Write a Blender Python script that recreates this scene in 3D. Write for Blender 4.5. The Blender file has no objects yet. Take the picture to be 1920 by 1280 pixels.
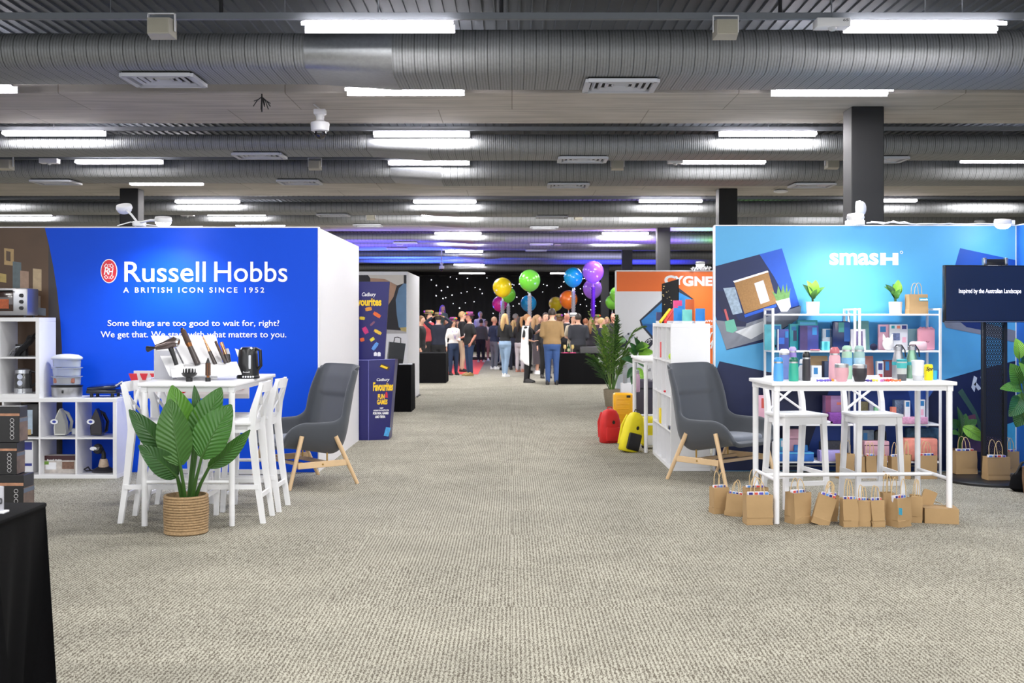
import bpy, bmesh, math, random
from mathutils import Vector, Matrix, Euler

# ------------------------------------------------------------------ camera, world, light, exposure
SC = bpy.context.scene
COL = SC.collection
FPX, HY, CXP, CAMH = 2133.0, 597.0, 960.0, 1.52
cam_d = bpy.data.cameras.new('camera')
cam = bpy.data.objects.new('camera', cam_d)
COL.objects.link(cam)
cam.location = (0, 0, CAMH)
cam.rotation_euler = (math.pi / 2, 0, 0)
cam_d.sensor_width = 36.0
cam_d.lens = 36.0 * FPX / 1920.0
cam_d.shift_y = -(640.0 - HY) / 1920.0
cam_d.clip_end = 200
cam_d.dof.use_dof = True
cam_d.dof.focus_distance = 9.6
cam_d.dof.aperture_fstop = 5.6
SC.camera = cam
world = bpy.data.worlds.new('hall_air')
SC.world = world
world.use_nodes = True
world.node_tree.nodes['Background'].inputs[0].default_value = (0.93, 0.96, 1.0, 1)
world.node_tree.nodes['Background'].inputs[1].default_value = 1.6
SC.view_settings.view_transform = 'Standard'
SC.view_settings.look = 'None'
SC.view_settings.gamma = 1.0
SC.view_settings.use_curve_mapping = False
SC.view_settings.exposure = 0.44
TUBE = 44.0          # emission of the batten tubes


def lamp(kind, name, loc, energy, color=(1, 1, 1), aim=None, **kw):
    d = bpy.data.lights.new(name, kind)
    d.energy = energy
    d.color = color
    for k, v in kw.items():
        setattr(d, k, v)
    o = bpy.data.objects.new(name, d)
    COL.objects.link(o)
    o.location = loc
    if aim is not None:
        o.rotation_euler = (Vector(aim) - Vector(loc)).to_track_quat('-Z', 'Y').to_euler()
    return o


# the battens of the hall that hang in front of the picture and over its sides
for _y in (6.3, 3.6, 0.8, -2.2):
    for _x in (-5.9, -1.07, 3.3, 7.8):
        lamp('AREA', 'batten_lamp', (_x, _y, 3.86), 62, (1, .985, .97), (_x, _y, 0), shape='RECTANGLE', size=1.2, size_y=.16)
# and the battens that the stands and ducts hide from here
for _y in (12.5, 17.0, 22.5, 28.0, 33.5, 39.0, 45.0):
    for _x in (-10.5, 9.5):
        lamp('AREA', 'batten_lamp', (_x, _y, 3.86), 75, (1, .985, .97), (_x, _y, 0), shape='RECTANGLE', size=1.2, size_y=.16)
    if _y > 20:
        for _x in (-5.9, -1.2, 3.2):
            lamp('AREA', 'batten_lamp', (_x, _y + 1, 3.8), 120, (1, .985, .97), (_x, _y + 1, 0), shape='RECTANGLE', size=1.2, size_y=.16)
# unseen fill spots added behind the two rear booths to brighten the crowd
for _x in (-2.6, 2.4):
    lamp('SPOT', 'crowd_fill', (_x, 22.2, 2.2), 700, (1, .97, .94), (_x * -.1, 36, 1.9), spot_size=1.5, spot_blend=.8, shadow_soft_size=.3)
# coloured uplights that stand behind the stands and wash the far beams
lamp('SPOT', 'blue_uplight', (-4.2, 43.0, .3), 5200, (.05, .12, 1), (-3.4, 41.5, 4), spot_size=2.0, spot_blend=.8)
lamp('SPOT', 'blue_uplight', (-4.8, 33.0, .3), 1500, (.16, .1, 1), (-3.6, 33.5, 4), spot_size=1.9, spot_blend=.8)
lamp('SPOT', 'violet_uplight', (4.6, 29.9, .3), 1500, (.3, .14, 1), (3.0, 30.4, 4), spot_size=1.6, spot_blend=.8)
lamp('SPOT', 'green_uplight', (6.2, 29.5, .3), 900, (.25, 1, .1), (6.0, 30.0, 4), spot_size=1.1, spot_blend=.6)
lamp('SPOT', 'blue_uplight', (4.6, 42.0, .3), 2600, (.04, .05, 1), (4.4, 43.5, 4), spot_size=1.5, spot_blend=.7)
lamp('SPOT', 'white_uplight', (3.6, 37.6, .3), 900, (.62, .6, 1), (3.4, 38.8, 4), spot_size=1.2, spot_blend=.7)


# ------------------------------------------------------------------ helpers
def P(px, py, Y):
    return Vector(((px - CXP) / FPX * Y, Y, CAMH - (py - HY) / FPX * Y))


def PX(px, Y):
    return (px - CXP) / FPX * Y


def PZ(py, Y):
    return CAMH - (py - HY) / FPX * Y


def lin(c):
    return tuple((v / 255 / 12.92) if v / 255 <= .04045 else ((v / 255 + .055) / 1.055) ** 2.4 for v in c)


_M = {}


def M(name, rgb, rough=.5, metal=0.0, noise=.05, nscale=14.0, bump=0.0, bscale=180.0, emit=0.0, trans=0.0, coat=0.0, sheen=0.0, alpha=1.0, spec=.5):
    if name in _M:
        return _M[name]
    m = bpy.data.materials.new(name)
    m.use_nodes = True
    nt = m.node_tree
    b = nt.nodes['Principled BSDF']
    c = lin(rgb)
    b.inputs['Base Color'].default_value = (*c, 1)
    b.inputs['Roughness'].default_value = rough
    b.inputs['Metallic'].default_value = metal
    b.inputs['Specular IOR Level'].default_value = spec
    b.inputs['Transmission Weight'].default_value = trans
    b.inputs['Coat Weight'].default_value = coat
    b.inputs['Alpha'].default_value = alpha
    if sheen:
        b.inputs['Sheen Weight'].default_value = sheen
        b.inputs['Sheen Roughness'].default_value = .6
    if emit:
        b.inputs['Emission Color'].default_value = (*c, 1)
        b.inputs['Emission Strength'].default_value = emit
    if noise or bump:
        tc = nt.nodes.new('ShaderNodeTexCoord')
    if noise:
        n = nt.nodes.new('ShaderNodeTexNoise')
        n.inputs['Scale'].default_value = nscale
        n.inputs['Detail'].default_value = 3
        nt.links.new(tc.outputs['Object'], n.inputs['Vector'])
        mx = nt.nodes.new('ShaderNodeMix')
        mx.data_type = 'RGBA'
        mx.inputs[6].default_value = (*[v * (1 - noise) for v in c], 1)
        mx.inputs[7].default_value = (*[min(1, v * (1 + noise)) for v in c], 1)
        nt.links.new(n.outputs['Fac'], mx.inputs[0])
        nt.links.new(mx.outputs[2], b.inputs['Base Color'])
    if bump:
        n2 = nt.nodes.new('ShaderNodeTexNoise')
        n2.inputs['Scale'].default_value = bscale
        n2.inputs['Detail'].default_value = 2
        nt.links.new(tc.outputs['Object'], n2.inputs['Vector'])
        bp = nt.nodes.new('ShaderNodeBump')
        bp.inputs['Strength'].default_value = bump
        bp.inputs['Distance'].default_value = .004
        nt.links.new(n2.outputs['Fac'], bp.inputs['Height'])
        nt.links.new(bp.outputs['Normal'], b.inputs['Normal'])
    _M[name] = m
    return m


def LM(name, rgb, rough=.36):
    """leaf: veins run out from the midrib"""
    if name in _M:
        return _M[name]
    m = M(name, rgb, rough, noise=.2, nscale=7)
    nt = m.node_tree
    b = nt.nodes['Principled BSDF']
    src = b.inputs['Base Color'].links[0].from_socket
    uv = nt.nodes.new('ShaderNodeUVMap')
    sp = nt.nodes.new('ShaderNodeSeparateXYZ')
    nt.links.new(uv.outputs[0], sp.inputs[0])

    def mt(op, x, y=None):
        n = nt.nodes.new('ShaderNodeMath')
        n.operation = op
        for i, v in enumerate((x, y)):
            if v is None:
                continue
            if isinstance(v, (int, float)):
                n.inputs[i].default_value = v
            else:
                nt.links.new(v, n.inputs[i])
        return n.outputs[0]
    ab = mt('ABSOLUTE', mt('SUBTRACT', sp.outputs[0], .5))
    ph = mt('SUBTRACT', sp.outputs[1], mt('MULTIPLY', mt('POWER', ab, .8), .42))
    w = mt('SINE', mt('MULTIPLY', ph, 78))
    vein = mt('GREATER_THAN', w, .93)
    mx = nt.nodes.new('ShaderNodeMix')
    mx.data_type = 'RGBA'
    nt.links.new(mt('MULTIPLY', vein, .45), mx.inputs[0])
    nt.links.new(src, mx.inputs[6])
    c = lin(rgb)
    mx.inputs[7].default_value = (c[0] * .45, c[1] * .5, c[2] * .5, 1)
    nt.links.new(mx.outputs[2], b.inputs['Base Color'])
    bp = nt.nodes.new('ShaderNodeBump')
    bp.inputs['Strength'].default_value = .5
    bp.inputs['Distance'].default_value = .006
    nt.links.new(w, bp.inputs['Height'])
    nt.links.new(bp.outputs[0], b.inputs['Normal'])
    return m


def node(nt, t, **kw):
    n = nt.nodes.new(t)
    for k, v in kw.items():
        if k.startswith('i_'):
            n.inputs[k[2:].replace('_', ' ')].default_value = v
        else:
            setattr(n, k, v)
    return n


def frame_of(d):
    d = d.normalized()
    a = Vector((0, 0, 1)) if abs(d.z) < .9 else Vector((1, 0, 0))
    u = d.cross(a).normalized()
    return u, d.cross(u).normalized()


class MB:
    def __init__(s):
        s.bm = bmesh.new()
        s.mi = 0

    def face(s, vs):
        try:
            f = s.bm.faces.new(vs)
            f.material_index = s.mi
            return f
        except ValueError:
            return None

    def box(s, c, d, rot=None, bev=0.0, seg=2):
        r = bmesh.ops.create_cube(s.bm, size=1)
        vs = r['verts']
        m = Matrix.Translation(c)
        if rot is not None:
            m = m @ Euler(rot).to_matrix().to_4x4()
        m = m @ Matrix.Diagonal((d[0], d[1], d[2], 1))
        bmesh.ops.transform(s.bm, matrix=m, verts=vs)
        for f in {f for v in vs for f in v.link_faces}:
            f.material_index = s.mi
        if bev:
            bmesh.ops.bevel(s.bm, geom=list({e for v in vs for e in v.link_edges}), offset=bev, segments=seg, affect='EDGES', profile=.5)
        return s

    def loft(s, rings, cap=True, closed=True):
        vr = [[s.bm.verts.new(p) for p in r] for r in rings]
        n = len(vr[0])
        for a, b in zip(vr, vr[1:]):
            for i in range(n if closed else n - 1):
                j = (i + 1) % n
                s.face((a[i], a[j], b[j], b[i]))
        if cap:
            s.face(list(reversed(vr[0])))
            s.face(vr[-1])
        return s

    def tube(s, pts, rad, seg=8, cap=True, flat=1.0):
        pts = [Vector(p) for p in pts]
        if not isinstance(rad, (list, tuple)):
            rad = [rad] * len(pts)
        rings = []
        u = None
        for i, p in enumerate(pts):
            d = (pts[min(i + 1, len(pts) - 1)] - pts[max(i - 1, 0)])
            if d.length < 1e-9:
                d = Vector((0, 0, 1))
            d.normalize()
            if u is None:
                u, w = frame_of(d)
            else:
                u = (u - d * u.dot(d))
                if u.length < 1e-6:
                    u, w = frame_of(d)
                u.normalize()
            w = d.cross(u)
            rings.append([p + (u * math.cos(2 * math.pi * k / seg) + w * math.sin(2 * math.pi * k / seg) * flat) * rad[i] for k in range(seg)])
        return s.loft(rings, cap)

    def cyl(s, p0, p1, r0, r1=None, seg=12):
        return s.tube([p0, p1], [r0, r0 if r1 is None else r1], seg)

    def lathe(s, prof, seg=16, c=(0, 0, 0), cap=True, sx=1.0, sy=1.0):
        c = Vector(c)
        return s.loft([[c + Vector((r * sx * math.cos(2 * math.pi * k / seg), r * sy * math.sin(2 * math.pi * k / seg), z)) for k in range(seg)] for r, z in prof], cap)

    def ball(s, c, r, seg=14, rings=9):
        if not isinstance(r, (tuple, list)):
            r = (r, r, r)
        c = Vector(c)
        rr = []
        for i in range(rings + 1):
            a = -math.pi / 2 + math.pi * i / rings
            q = max(.02, math.cos(a))
            rr.append([c + Vector((r[0] * q * math.cos(2 * math.pi * k / seg), r[1] * q * math.sin(2 * math.pi * k / seg), r[2] * math.sin(a))) for k in range(seg)])
        return s.loft(rr)

    def prism(s, poly, y0, y1):
        """polygon in the x-z plane, extruded from y0 (front) to y1 (back)"""
        a = [s.bm.verts.new((x, y0, z)) for x, z in poly]
        b = [s.bm.verts.new((x, y1, z)) for x, z in poly]
        n = len(poly)
        s.face(a)
        s.face(list(reversed(b)))
        for i in range(n):
            j = (i + 1) % n
            s.face((a[j], a[i], b[i], b[j]))
        return s

    def grid(s, fn, nu, nv, uv=False):
        v = [[s.bm.verts.new(fn(i / nu, j / nv)) for i in range(nu + 1)] for j in range(nv + 1)]
        for j in range(nv):
            for i in range(nu):
                f = s.face((v[j][i], v[j][i + 1], v[j + 1][i + 1], v[j + 1][i]))
                if uv and f:
                    ul = s.bm.loops.layers.uv.verify()
                    for lp, (a, c) in zip(f.loops, ((i, j), (i + 1, j), (i + 1, j + 1), (i, j + 1))):
                        lp[ul].uv = (a / nu, c / nv)
        return s

    def solid(s, t):
        bmesh.ops.recalc_face_normals(s.bm, faces=s.bm.faces)
        bmesh.ops.solidify(s.bm, geom=list(s.bm.faces), thickness=t)
        return s

    def xf(s, m):
        bmesh.ops.transform(s.bm, matrix=m, verts=s.bm.verts)
        return s

    def build(s, name, mats, parent=None, smooth=40, remesh=0.0, fix=True, loc=None):
        if fix:
            bmesh.ops.recalc_face_normals(s.bm, faces=s.bm.faces)
        me = bpy.data.meshes.new(name)
        s.bm.to_mesh(me)
        s.bm.free()
        for m in (mats if isinstance(mats, (list, tuple)) else [mats]):
            me.materials.append(m)
        o = bpy.data.objects.new(name, me)
        COL.objects.link(o)
        if remesh:
            md = o.modifiers.new('r', 'REMESH')
            md.mode = 'VOXEL'
            md.voxel_size = remesh
            md2 = o.modifiers.new('s', 'SMOOTH')
            md2.factor = .5
            md2.iterations = 4
            dg = bpy.context.evaluated_depsgraph_get()
            me2 = bpy.data.meshes.new_from_object(o.evaluated_get(dg))
            o.modifiers.clear()
            o.data = me2
            bpy.data.meshes.remove(me)
            me = me2
            me.name = name
            smooth = 180
        if smooth:
            me.polygons.foreach_set('use_smooth', [True] * len(me.polygons))
            if smooth < 180:
                me.set_sharp_from_angle(angle=math.radians(smooth))
        if parent is not None:
            o.parent = parent
        if loc is not None:
            o.location = loc
        return o


USED = {}


def thing(name, label, cat, loc=(0, 0, 0), rz=0.0, group=None):
    o = bpy.data.objects.new(name, None)
    o.empty_display_size = .1
    COL.objects.link(o)
    o.location = loc
    o.rotation_euler = (0, 0, rz)
    o['label'] = label
    o['category'] = cat
    if group:
        o['group'] = group
    return o


def tag(o, label, cat, group=None):
    o['label'] = label
    o['category'] = cat
    if group:
        o['group'] = group
    return o


def struct(o):
    o['kind'] = 'structure'
    return o


def dup(root, loc, rz=0.0, label=None, group=None):
    r = root.copy()
    COL.objects.link(r)
    r.location = loc
    r.rotation_euler = (0, 0, rz)
    if label:
        r['label'] = label
    if group:
        r['group'] = group
    for ch in list(root.children):
        c = ch.copy()
        COL.objects.link(c)
        c.parent = r
        for g in ch.children:
            d = g.copy()
            COL.objects.link(d)
            d.parent = c
    return r


def text(s, x0, x1, z0, z1, y, mat, parent=None, name='lettering', bold=0.0, mx=None, shear=0.0, space=1.0, ext=.002):
    """lettering in the x-z plane at depth y, its ink fitted to the box x0..x1, z0..z1 (z1 None keeps the face's own proportions)"""
    cu = bpy.data.curves.new('t', 'FONT')
    cu.body = s
    cu.offset = bold
    cu.space_character = space
    cu.shear = shear
    cu.resolution_u = 4
    o = bpy.data.objects.new('t', cu)
    COL.objects.link(o)
    me = o.to_mesh()
    vs = [v.co.copy() for v in me.vertices]
    fs = [tuple(p.vertices) for p in me.polygons]
    o.to_mesh_clear()
    bpy.data.objects.remove(o)
    bpy.data.curves.remove(cu)
    ax, bx = min(v.x for v in vs), max(v.x for v in vs)
    ay, by = min(v.y for v in vs), max(v.y for v in vs)
    sx = (x1 - x0) / (bx - ax)
    sz = sx if z1 is None else (z1 - z0) / (by - ay)
    m2 = bpy.data.meshes.new(name)
    m2.from_pydata([(x0 + (v.x - ax) * sx, y, z0 + (v.y - ay) * sz) for v in vs], [], fs)
    bm = bmesh.new()
    bm.from_mesh(m2)
    bmesh.ops.recalc_face_normals(bm, faces=bm.faces)
    ex = bmesh.ops.extrude_face_region(bm, geom=list(bm.faces))
    bmesh.ops.translate(bm, vec=(0, -ext, 0), verts=[e for e in ex['geom'] if isinstance(e, bmesh.types.BMVert)])
    bmesh.ops.recalc_face_normals(bm, faces=bm.faces)
    if mx is not None:
        bmesh.ops.transform(bm, matrix=mx, verts=bm.verts)
    bm.to_mesh(m2)
    bm.free()
    m2.materials.append(mat)
    ob = bpy.data.objects.new(name, m2)
    COL.objects.link(ob)
    if parent is not None:
        ob.parent = parent
    return ob


def poly_px(pts, Y, t, name, mat, parent=None, org=(0, 0, 0)):
    """a printed patch: outline given where the photograph shows it, lying on a surface at depth Y"""
    b = MB()
    b.prism([(PX(x, Y) - org[0], PZ(y, Y) - org[2]) for x, y in pts], Y - t - org[1], Y - org[1])
    return b.build(name, mat, parent, smooth=0)


def pbox(name, label, cat, x0, x1, ytop, Y, z0, depth, mat, rz=0.0, bev=.004, decals=(), group=None, part='body', tilt=0.0):
    """a packed thing standing on z0 with its front at depth Y"""
    X0, X1 = PX(x0, Y), PX(x1, Y)
    w, h = X1 - X0, PZ(ytop, Y) - z0
    r = thing(name, label, cat, ((X0 + X1) / 2, Y + depth / 2, z0), rz, group)
    if tilt:
        r.rotation_euler = (tilt, 0, rz)
    MB().box((0, 0, h / 2), (w, depth, h), bev=bev).build(part, mat, r)
    for k, (u0, v0, u1, v1, m, nm) in enumerate(decals):
        MB().box(((u0 + u1) / 2 * w - w / 2, -depth / 2 - .0006 * (k + 1), (v0 + v1) / 2 * h), ((u1 - u0) * w, .0012 * (k + 1), (v1 - v0) * h)).build(nm, m, r, smooth=0)
    return r


def bottle(name, label, cat, loc, parts, group=None, seg=20, rz=0):
    """lathed vessel: parts = [(part name, profile, material), ...]"""
    r = thing(name, label, cat, loc, rz, group)
    for nm, prof, m in parts:
        MB().lathe(prof, seg).build(nm, m, r)
    return r


def leaf(parent, a, tip, width, roll=0.0, sag=.12, mat=None, name='leaf', fold=.12, nu=6, nv=10, face=(0, -1, 0), stem=None, smat=None, srad=.006, ruffle=.0):
    """a leaf blade from a to tip, its upper side turned towards `face`, with its stalk as a sub-part"""
    a, tip = Vector(a), Vector(tip)
    ax = tip - a
    L = ax.length
    d = ax.normalized()
    n = Vector(face)
    n = (n - d * n.dot(d)).normalized()
    w = d.cross(n)
    n2 = n * math.cos(roll) + w * math.sin(roll)
    w2 = d.cross(n2)

    def fn(u, v):
        q = (u - .5) * 2
        wd = width / 2 * (math.sin(math.pi * min(1, v * .97 + .02) ** .8) ** .75)
        p = a + d * (L * v) + n2 * (sag * L * (math.sin(math.pi * v) - .4 * v * v)) + w2 * (q * wd)
        p += n2 * (abs(q) ** 1.4 * wd * fold * 2.2)
        p += n2 * (math.sin(v * 24 + q * 2) * ruffle * abs(q) * width)
        return p
    o = MB().grid(fn, nu, nv, uv=True).build(name, mat, parent, smooth=180)
    if stem is not None:
        s0 = Vector(stem)
        mid = s0.lerp(a, .5) + Vector((0, 0, .02))
        MB().tube([s0, mid, a] + [a + d * (L * q) + n2 * (sag * L * (math.sin(math.pi * q) - .4 * q * q) - .001) for q in (.25, .5, .75, .92)], [srad * 1.5, srad * 1.1, srad, srad * .6, srad * .42, srad * .3, srad * .15], 6).build('stalk', smat or mat, o)
    return o


WHITE = M('white_lacquer', (236, 236, 238), .38, noise=.015)
WHITEM = M('white_matt_panel', (232, 232, 236), .55, noise=.015)
BLACK = M('black_plastic', (24, 24, 27), .35, noise=.1)
BLACKM = M('black_cloth', (10, 10, 12), .9, noise=.2, nscale=60, bump=.25, bscale=400, spec=.12)
CHROME = M('chrome', (205, 207, 212), .18, metal=1, noise=.03)
STEEL = M('brushed_steel', (168, 168, 172), .35, metal=.9, noise=.06)
BRONZE = M('bronze_metal', (150, 98, 58), .3, metal=.85, noise=.06)
LETTER = M('white_print', (246, 246, 248), .5, noise=0)
# ------------------------------------------------------------------ the hall
def carpet_mat():
    m = bpy.data.materials.new('ribbed_carpet')
    m.use_nodes = True
    nt = m.node_tree
    L = nt.links.new
    b = nt.nodes['Principled BSDF']
    b.inputs['Roughness'].default_value = .95
    b.inputs['Specular IOR Level'].default_value = .15
    tc = node(nt, 'ShaderNodeTexCoord')
    mp = node(nt, 'ShaderNodeMapping')
    mp.inputs['Scale'].default_value = (1, .35, 1)
    L(tc.outputs['Object'], mp.inputs['Vector'])
    # each carpet tile is shifted a little, so the ribs break at its edges
    tl = node(nt, 'ShaderNodeVectorMath', operation='SCALE')
    tl.inputs['Scale'].default_value = 1.0
    L(tc.outputs['Object'], tl.inputs[0])
    fl = node(nt, 'ShaderNodeVectorMath', operation='FLOOR')
    L(tl.outputs[0], fl.inputs[0])
    wn = node(nt, 'ShaderNodeTexWhiteNoise', noise_dimensions='3D')
    L(fl.outputs[0], wn.inputs['Vector'])
    ad = node(nt, 'ShaderNodeVectorMath', operation='ADD')
    L(mp.outputs[0], ad.inputs[0])
    L(wn.outputs['Color'], ad.inputs[1])
    wv = node(nt, 'ShaderNodeTexWave', wave_type='BANDS', bands_direction='X')
    wv.inputs['Scale'].default_value = 15.5
    wv.inputs['Distortion'].default_value = 6.0
    wv.inputs['Detail'].default_value = 1.0
    wv.inputs['Detail Scale'].default_value = 12.0
    L(ad.outputs[0], wv.inputs['Vector'])
    n1 = node(nt, 'ShaderNodeTexNoise')
    n1.inputs['Scale'].default_value = 110
    mp1 = node(nt, 'ShaderNodeMapping')
    mp1.inputs['Scale'].default_value = (1, .09, 1)
    L(tc.outputs['Object'], mp1.inputs['Vector'])
    L(mp1.outputs[0], n1.inputs['Vector'])
    n2 = node(nt, 'ShaderNodeTexNoise')
    n2.inputs['Scale'].default_value = 1.7
    n2.inputs['Detail'].default_value = 4
    L(tc.outputs['Object'], n2.inputs['Vector'])
    r1 = node(nt, 'ShaderNodeMapRange')
    r1.inputs['From Min'].default_value = .12
    r1.inputs['From Max'].default_value = .62
    L(wv.outputs['Fac'], r1.inputs['Value'])
    m0 = node(nt, 'ShaderNodeMix', data_type='RGBA')
    m0.inputs[6].default_value = (*lin((88, 81, 70)), 1)
    m0.inputs[7].default_value = (*lin((172, 169, 155)), 1)
    L(r1.outputs[0], m0.inputs[0])
    m1 = node(nt, 'ShaderNodeMix', data_type='RGBA', blend_type='MULTIPLY')
    m1.inputs[0].default_value = 1
    L(m0.outputs[2], m1.inputs[6])
    r2 = node(nt, 'ShaderNodeMapRange')
    r2.inputs['To Min'].default_value = .84
    r2.inputs['To Max'].default_value = 1.12
    L(n1.outputs['Fac'], r2.inputs['Value'])
    L(r2.outputs[0], m1.inputs[7])
    m2 = node(nt, 'ShaderNodeMix', data_type='RGBA', blend_type='MULTIPLY')
    m2.inputs[0].default_value = 1
    r3 = node(nt, 'ShaderNodeMapRange')
    r3.inputs['From Min'].default_value = .3
    r3.inputs['From Max'].default_value = .7
    r3.inputs['To Min'].default_value = .86
    r3.inputs['To Max'].default_value = 1.08
    L(n2.outputs['Fac'], r3.inputs['Value'])
    L(m1.outputs[2], m2.inputs[6])
    L(r3.outputs[0], m2.inputs[7])
    m3 = node(nt, 'ShaderNodeMix', data_type='RGBA', blend_type='MULTIPLY')
    m3.inputs[0].default_value = 1
    r4 = node(nt, 'ShaderNodeMapRange')
    r4.inputs['To Min'].default_value = .95
    r4.inputs['To Max'].default_value = 1.04
    L(wn.outputs['Value'], r4.inputs['Value'])
    L(m2.outputs[2], m3.inputs[6])
    L(r4.outputs[0], m3.inputs[7])
    L(m3.outputs[2], b.inputs['Base Color'])
    bp = node(nt, 'ShaderNodeBump')
    bp.inputs['Strength'].default_value = .35
    bp.inputs['Distance'].default_value = .004
    L(wv.outputs['Fac'], bp.inputs['Height'])
    L(bp.outputs[0], b.inputs['Normal'])
    return m


struct(MB().box((0, 28, -.05), (46, 66, .1)).build('floor', carpet_mat(), smooth=0))
WALLD = M('dark_hall_wall', (52, 48, 50), .8, noise=.1)
struct(MB().box((0, 60.1, 2.3), (46, .2, 4.8)).build('wall_back', WALLD, smooth=0))
struct(MB().box((-23.1, 28, 2.3), (.2, 66, 4.8)).build('wall_left', WALLD, smooth=0))
struct(MB().box((23.1, 28, 2.3), (.2, 66, 4.8)).build('wall_right', M('dark_red_wall', (70, 34, 38), .8), smooth=0))

# profiled steel deck of the ceiling: ribs run away from the viewer
DECK = M('galvanised_deck', (84, 90, 98), .6, metal=.3, noise=.12, nscale=3)
b = MB()
prof = []
x = -22.0
while x < 22:
    prof += [(x, 4.44), (x + .1, 4.44), (x + .103, 4.418), (x + .117, 4.418)]
    x += .12
ys = [-5, 12, 31, 60]
rows = [[b.bm.verts.new((px_, y_, z_)) for px_, z_ in prof] for y_ in ys]
for r0, r1 in zip(rows, rows[1:]):
    for i in range(len(prof) - 1):
        b.face((r0[i], r0[i + 1], r1[i + 1], r1[i]))
struct(b.build('ceiling', DECK, smooth=0, fix=False))
struct(MB().box((0, 27.5, 4.56), (46, 65, .1)).build('ceiling_slab', M('dark_slab', (60, 60, 62), .9), smooth=0))


def concrete():
    m = M('board_marked_concrete', (184, 178, 171), .85, noise=.16, nscale=1.6, bump=.25, bscale=30)
    nt = m.node_tree
    b = nt.nodes['Principled BSDF']
    src = b.inputs['Base Color'].links[0].from_socket
    tc = node(nt, 'ShaderNodeTexCoord')
    br = node(nt, 'ShaderNodeTexBrick')
    br.offset = .35
    br.inputs['Color1'].default_value = (1, 1, 1, 1)
    br.inputs['Color2'].default_value = (.9, .9, .9, 1)
    br.inputs['Mortar'].default_value = (.55, .53, .5, 1)
    br.inputs['Scale'].default_value = 1
    br.inputs['Mortar Size'].default_value = .006
    br.inputs['Brick Width'].default_value = 2.4
    br.inputs['Row Height'].default_value = 1.22
    nt.links.new(tc.outputs['Object'], br.inputs['Vector'])
    mp = node(nt, 'ShaderNodeMapping')
    mp.inputs['Scale'].default_value = (.5, 5, 1)
    nt.links.new(tc.outputs['Object'], mp.inputs['Vector'])
    n = node(nt, 'ShaderNodeTexNoise')
    n.inputs['Scale'].default_value = 2.2
    n.inputs['Detail'].default_value = 6
    nt.links.new(mp.outputs[0], n.inputs['Vector'])
    r = node(nt, 'ShaderNodeMapRange')
    r.inputs['From Min'].default_value = .3
    r.inputs['From Max'].default_value = .7
    r.inputs['To Min'].default_value = .8
    r.inputs['To Max'].default_value = 1.12
    nt.links.new(n.outputs['Fac'], r.inputs['Value'])
    a = node(nt, 'ShaderNodeMix', data_type='RGBA', blend_type='MULTIPLY')
    a.inputs[0].default_value = 1
    nt.links.new(src, a.inputs[6])
    nt.links.new(br.outputs['Color'], a.inputs[7])
    a2 = node(nt, 'ShaderNodeMix', data_type='RGBA', blend_type='MULTIPLY')
    a2.inputs[0].default_value = 1
    nt.links.new(a.outputs[2], a2.inputs[6])
    nt.links.new(r.outputs[0], a2.inputs[7])
    nt.links.new(a2.outputs[2], b.inputs['Base Color'])
    return m


CONC = concrete()
BEAMS = [(12.03, 13.9), (20.1, 22.1), (29.2, 31.0), (38.4, 39.7), (47.6, 48.9), (56.5, 57.8)]
for k, (y0, y1) in enumerate(BEAMS):
    bo = MB().box((0, 0, 0), (45, y1 - y0, .66), bev=.02).build('ceiling_beam', CONC, smooth=0, loc=(0, (y0 + y1) / 2, 4.23))
    struct(bo)
COLM = M('charcoal_column', (22, 22, 25), .6, noise=.08, bump=.05)
cols = [(1597, 1658, 12.76), (236, 264, 20.8, ), (1350, 1383, 20.8), (1233, 1257, 29.7), (1162, 1186, 38.3), (1128, 1142, 47.9)]
for x0, x1, Y in [(c[0], c[1], c[2]) for c in cols]:
    w = .365 if Y < 15 else .34
    X = PX(x1, Y) - w / 2 if x1 > 960 else PX(224, Y) + w / 2
    struct(MB().box((X, Y + .17, 1.95), (w, .34, 3.9), bev=.012).build('column', COLM, smooth=0))


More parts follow.
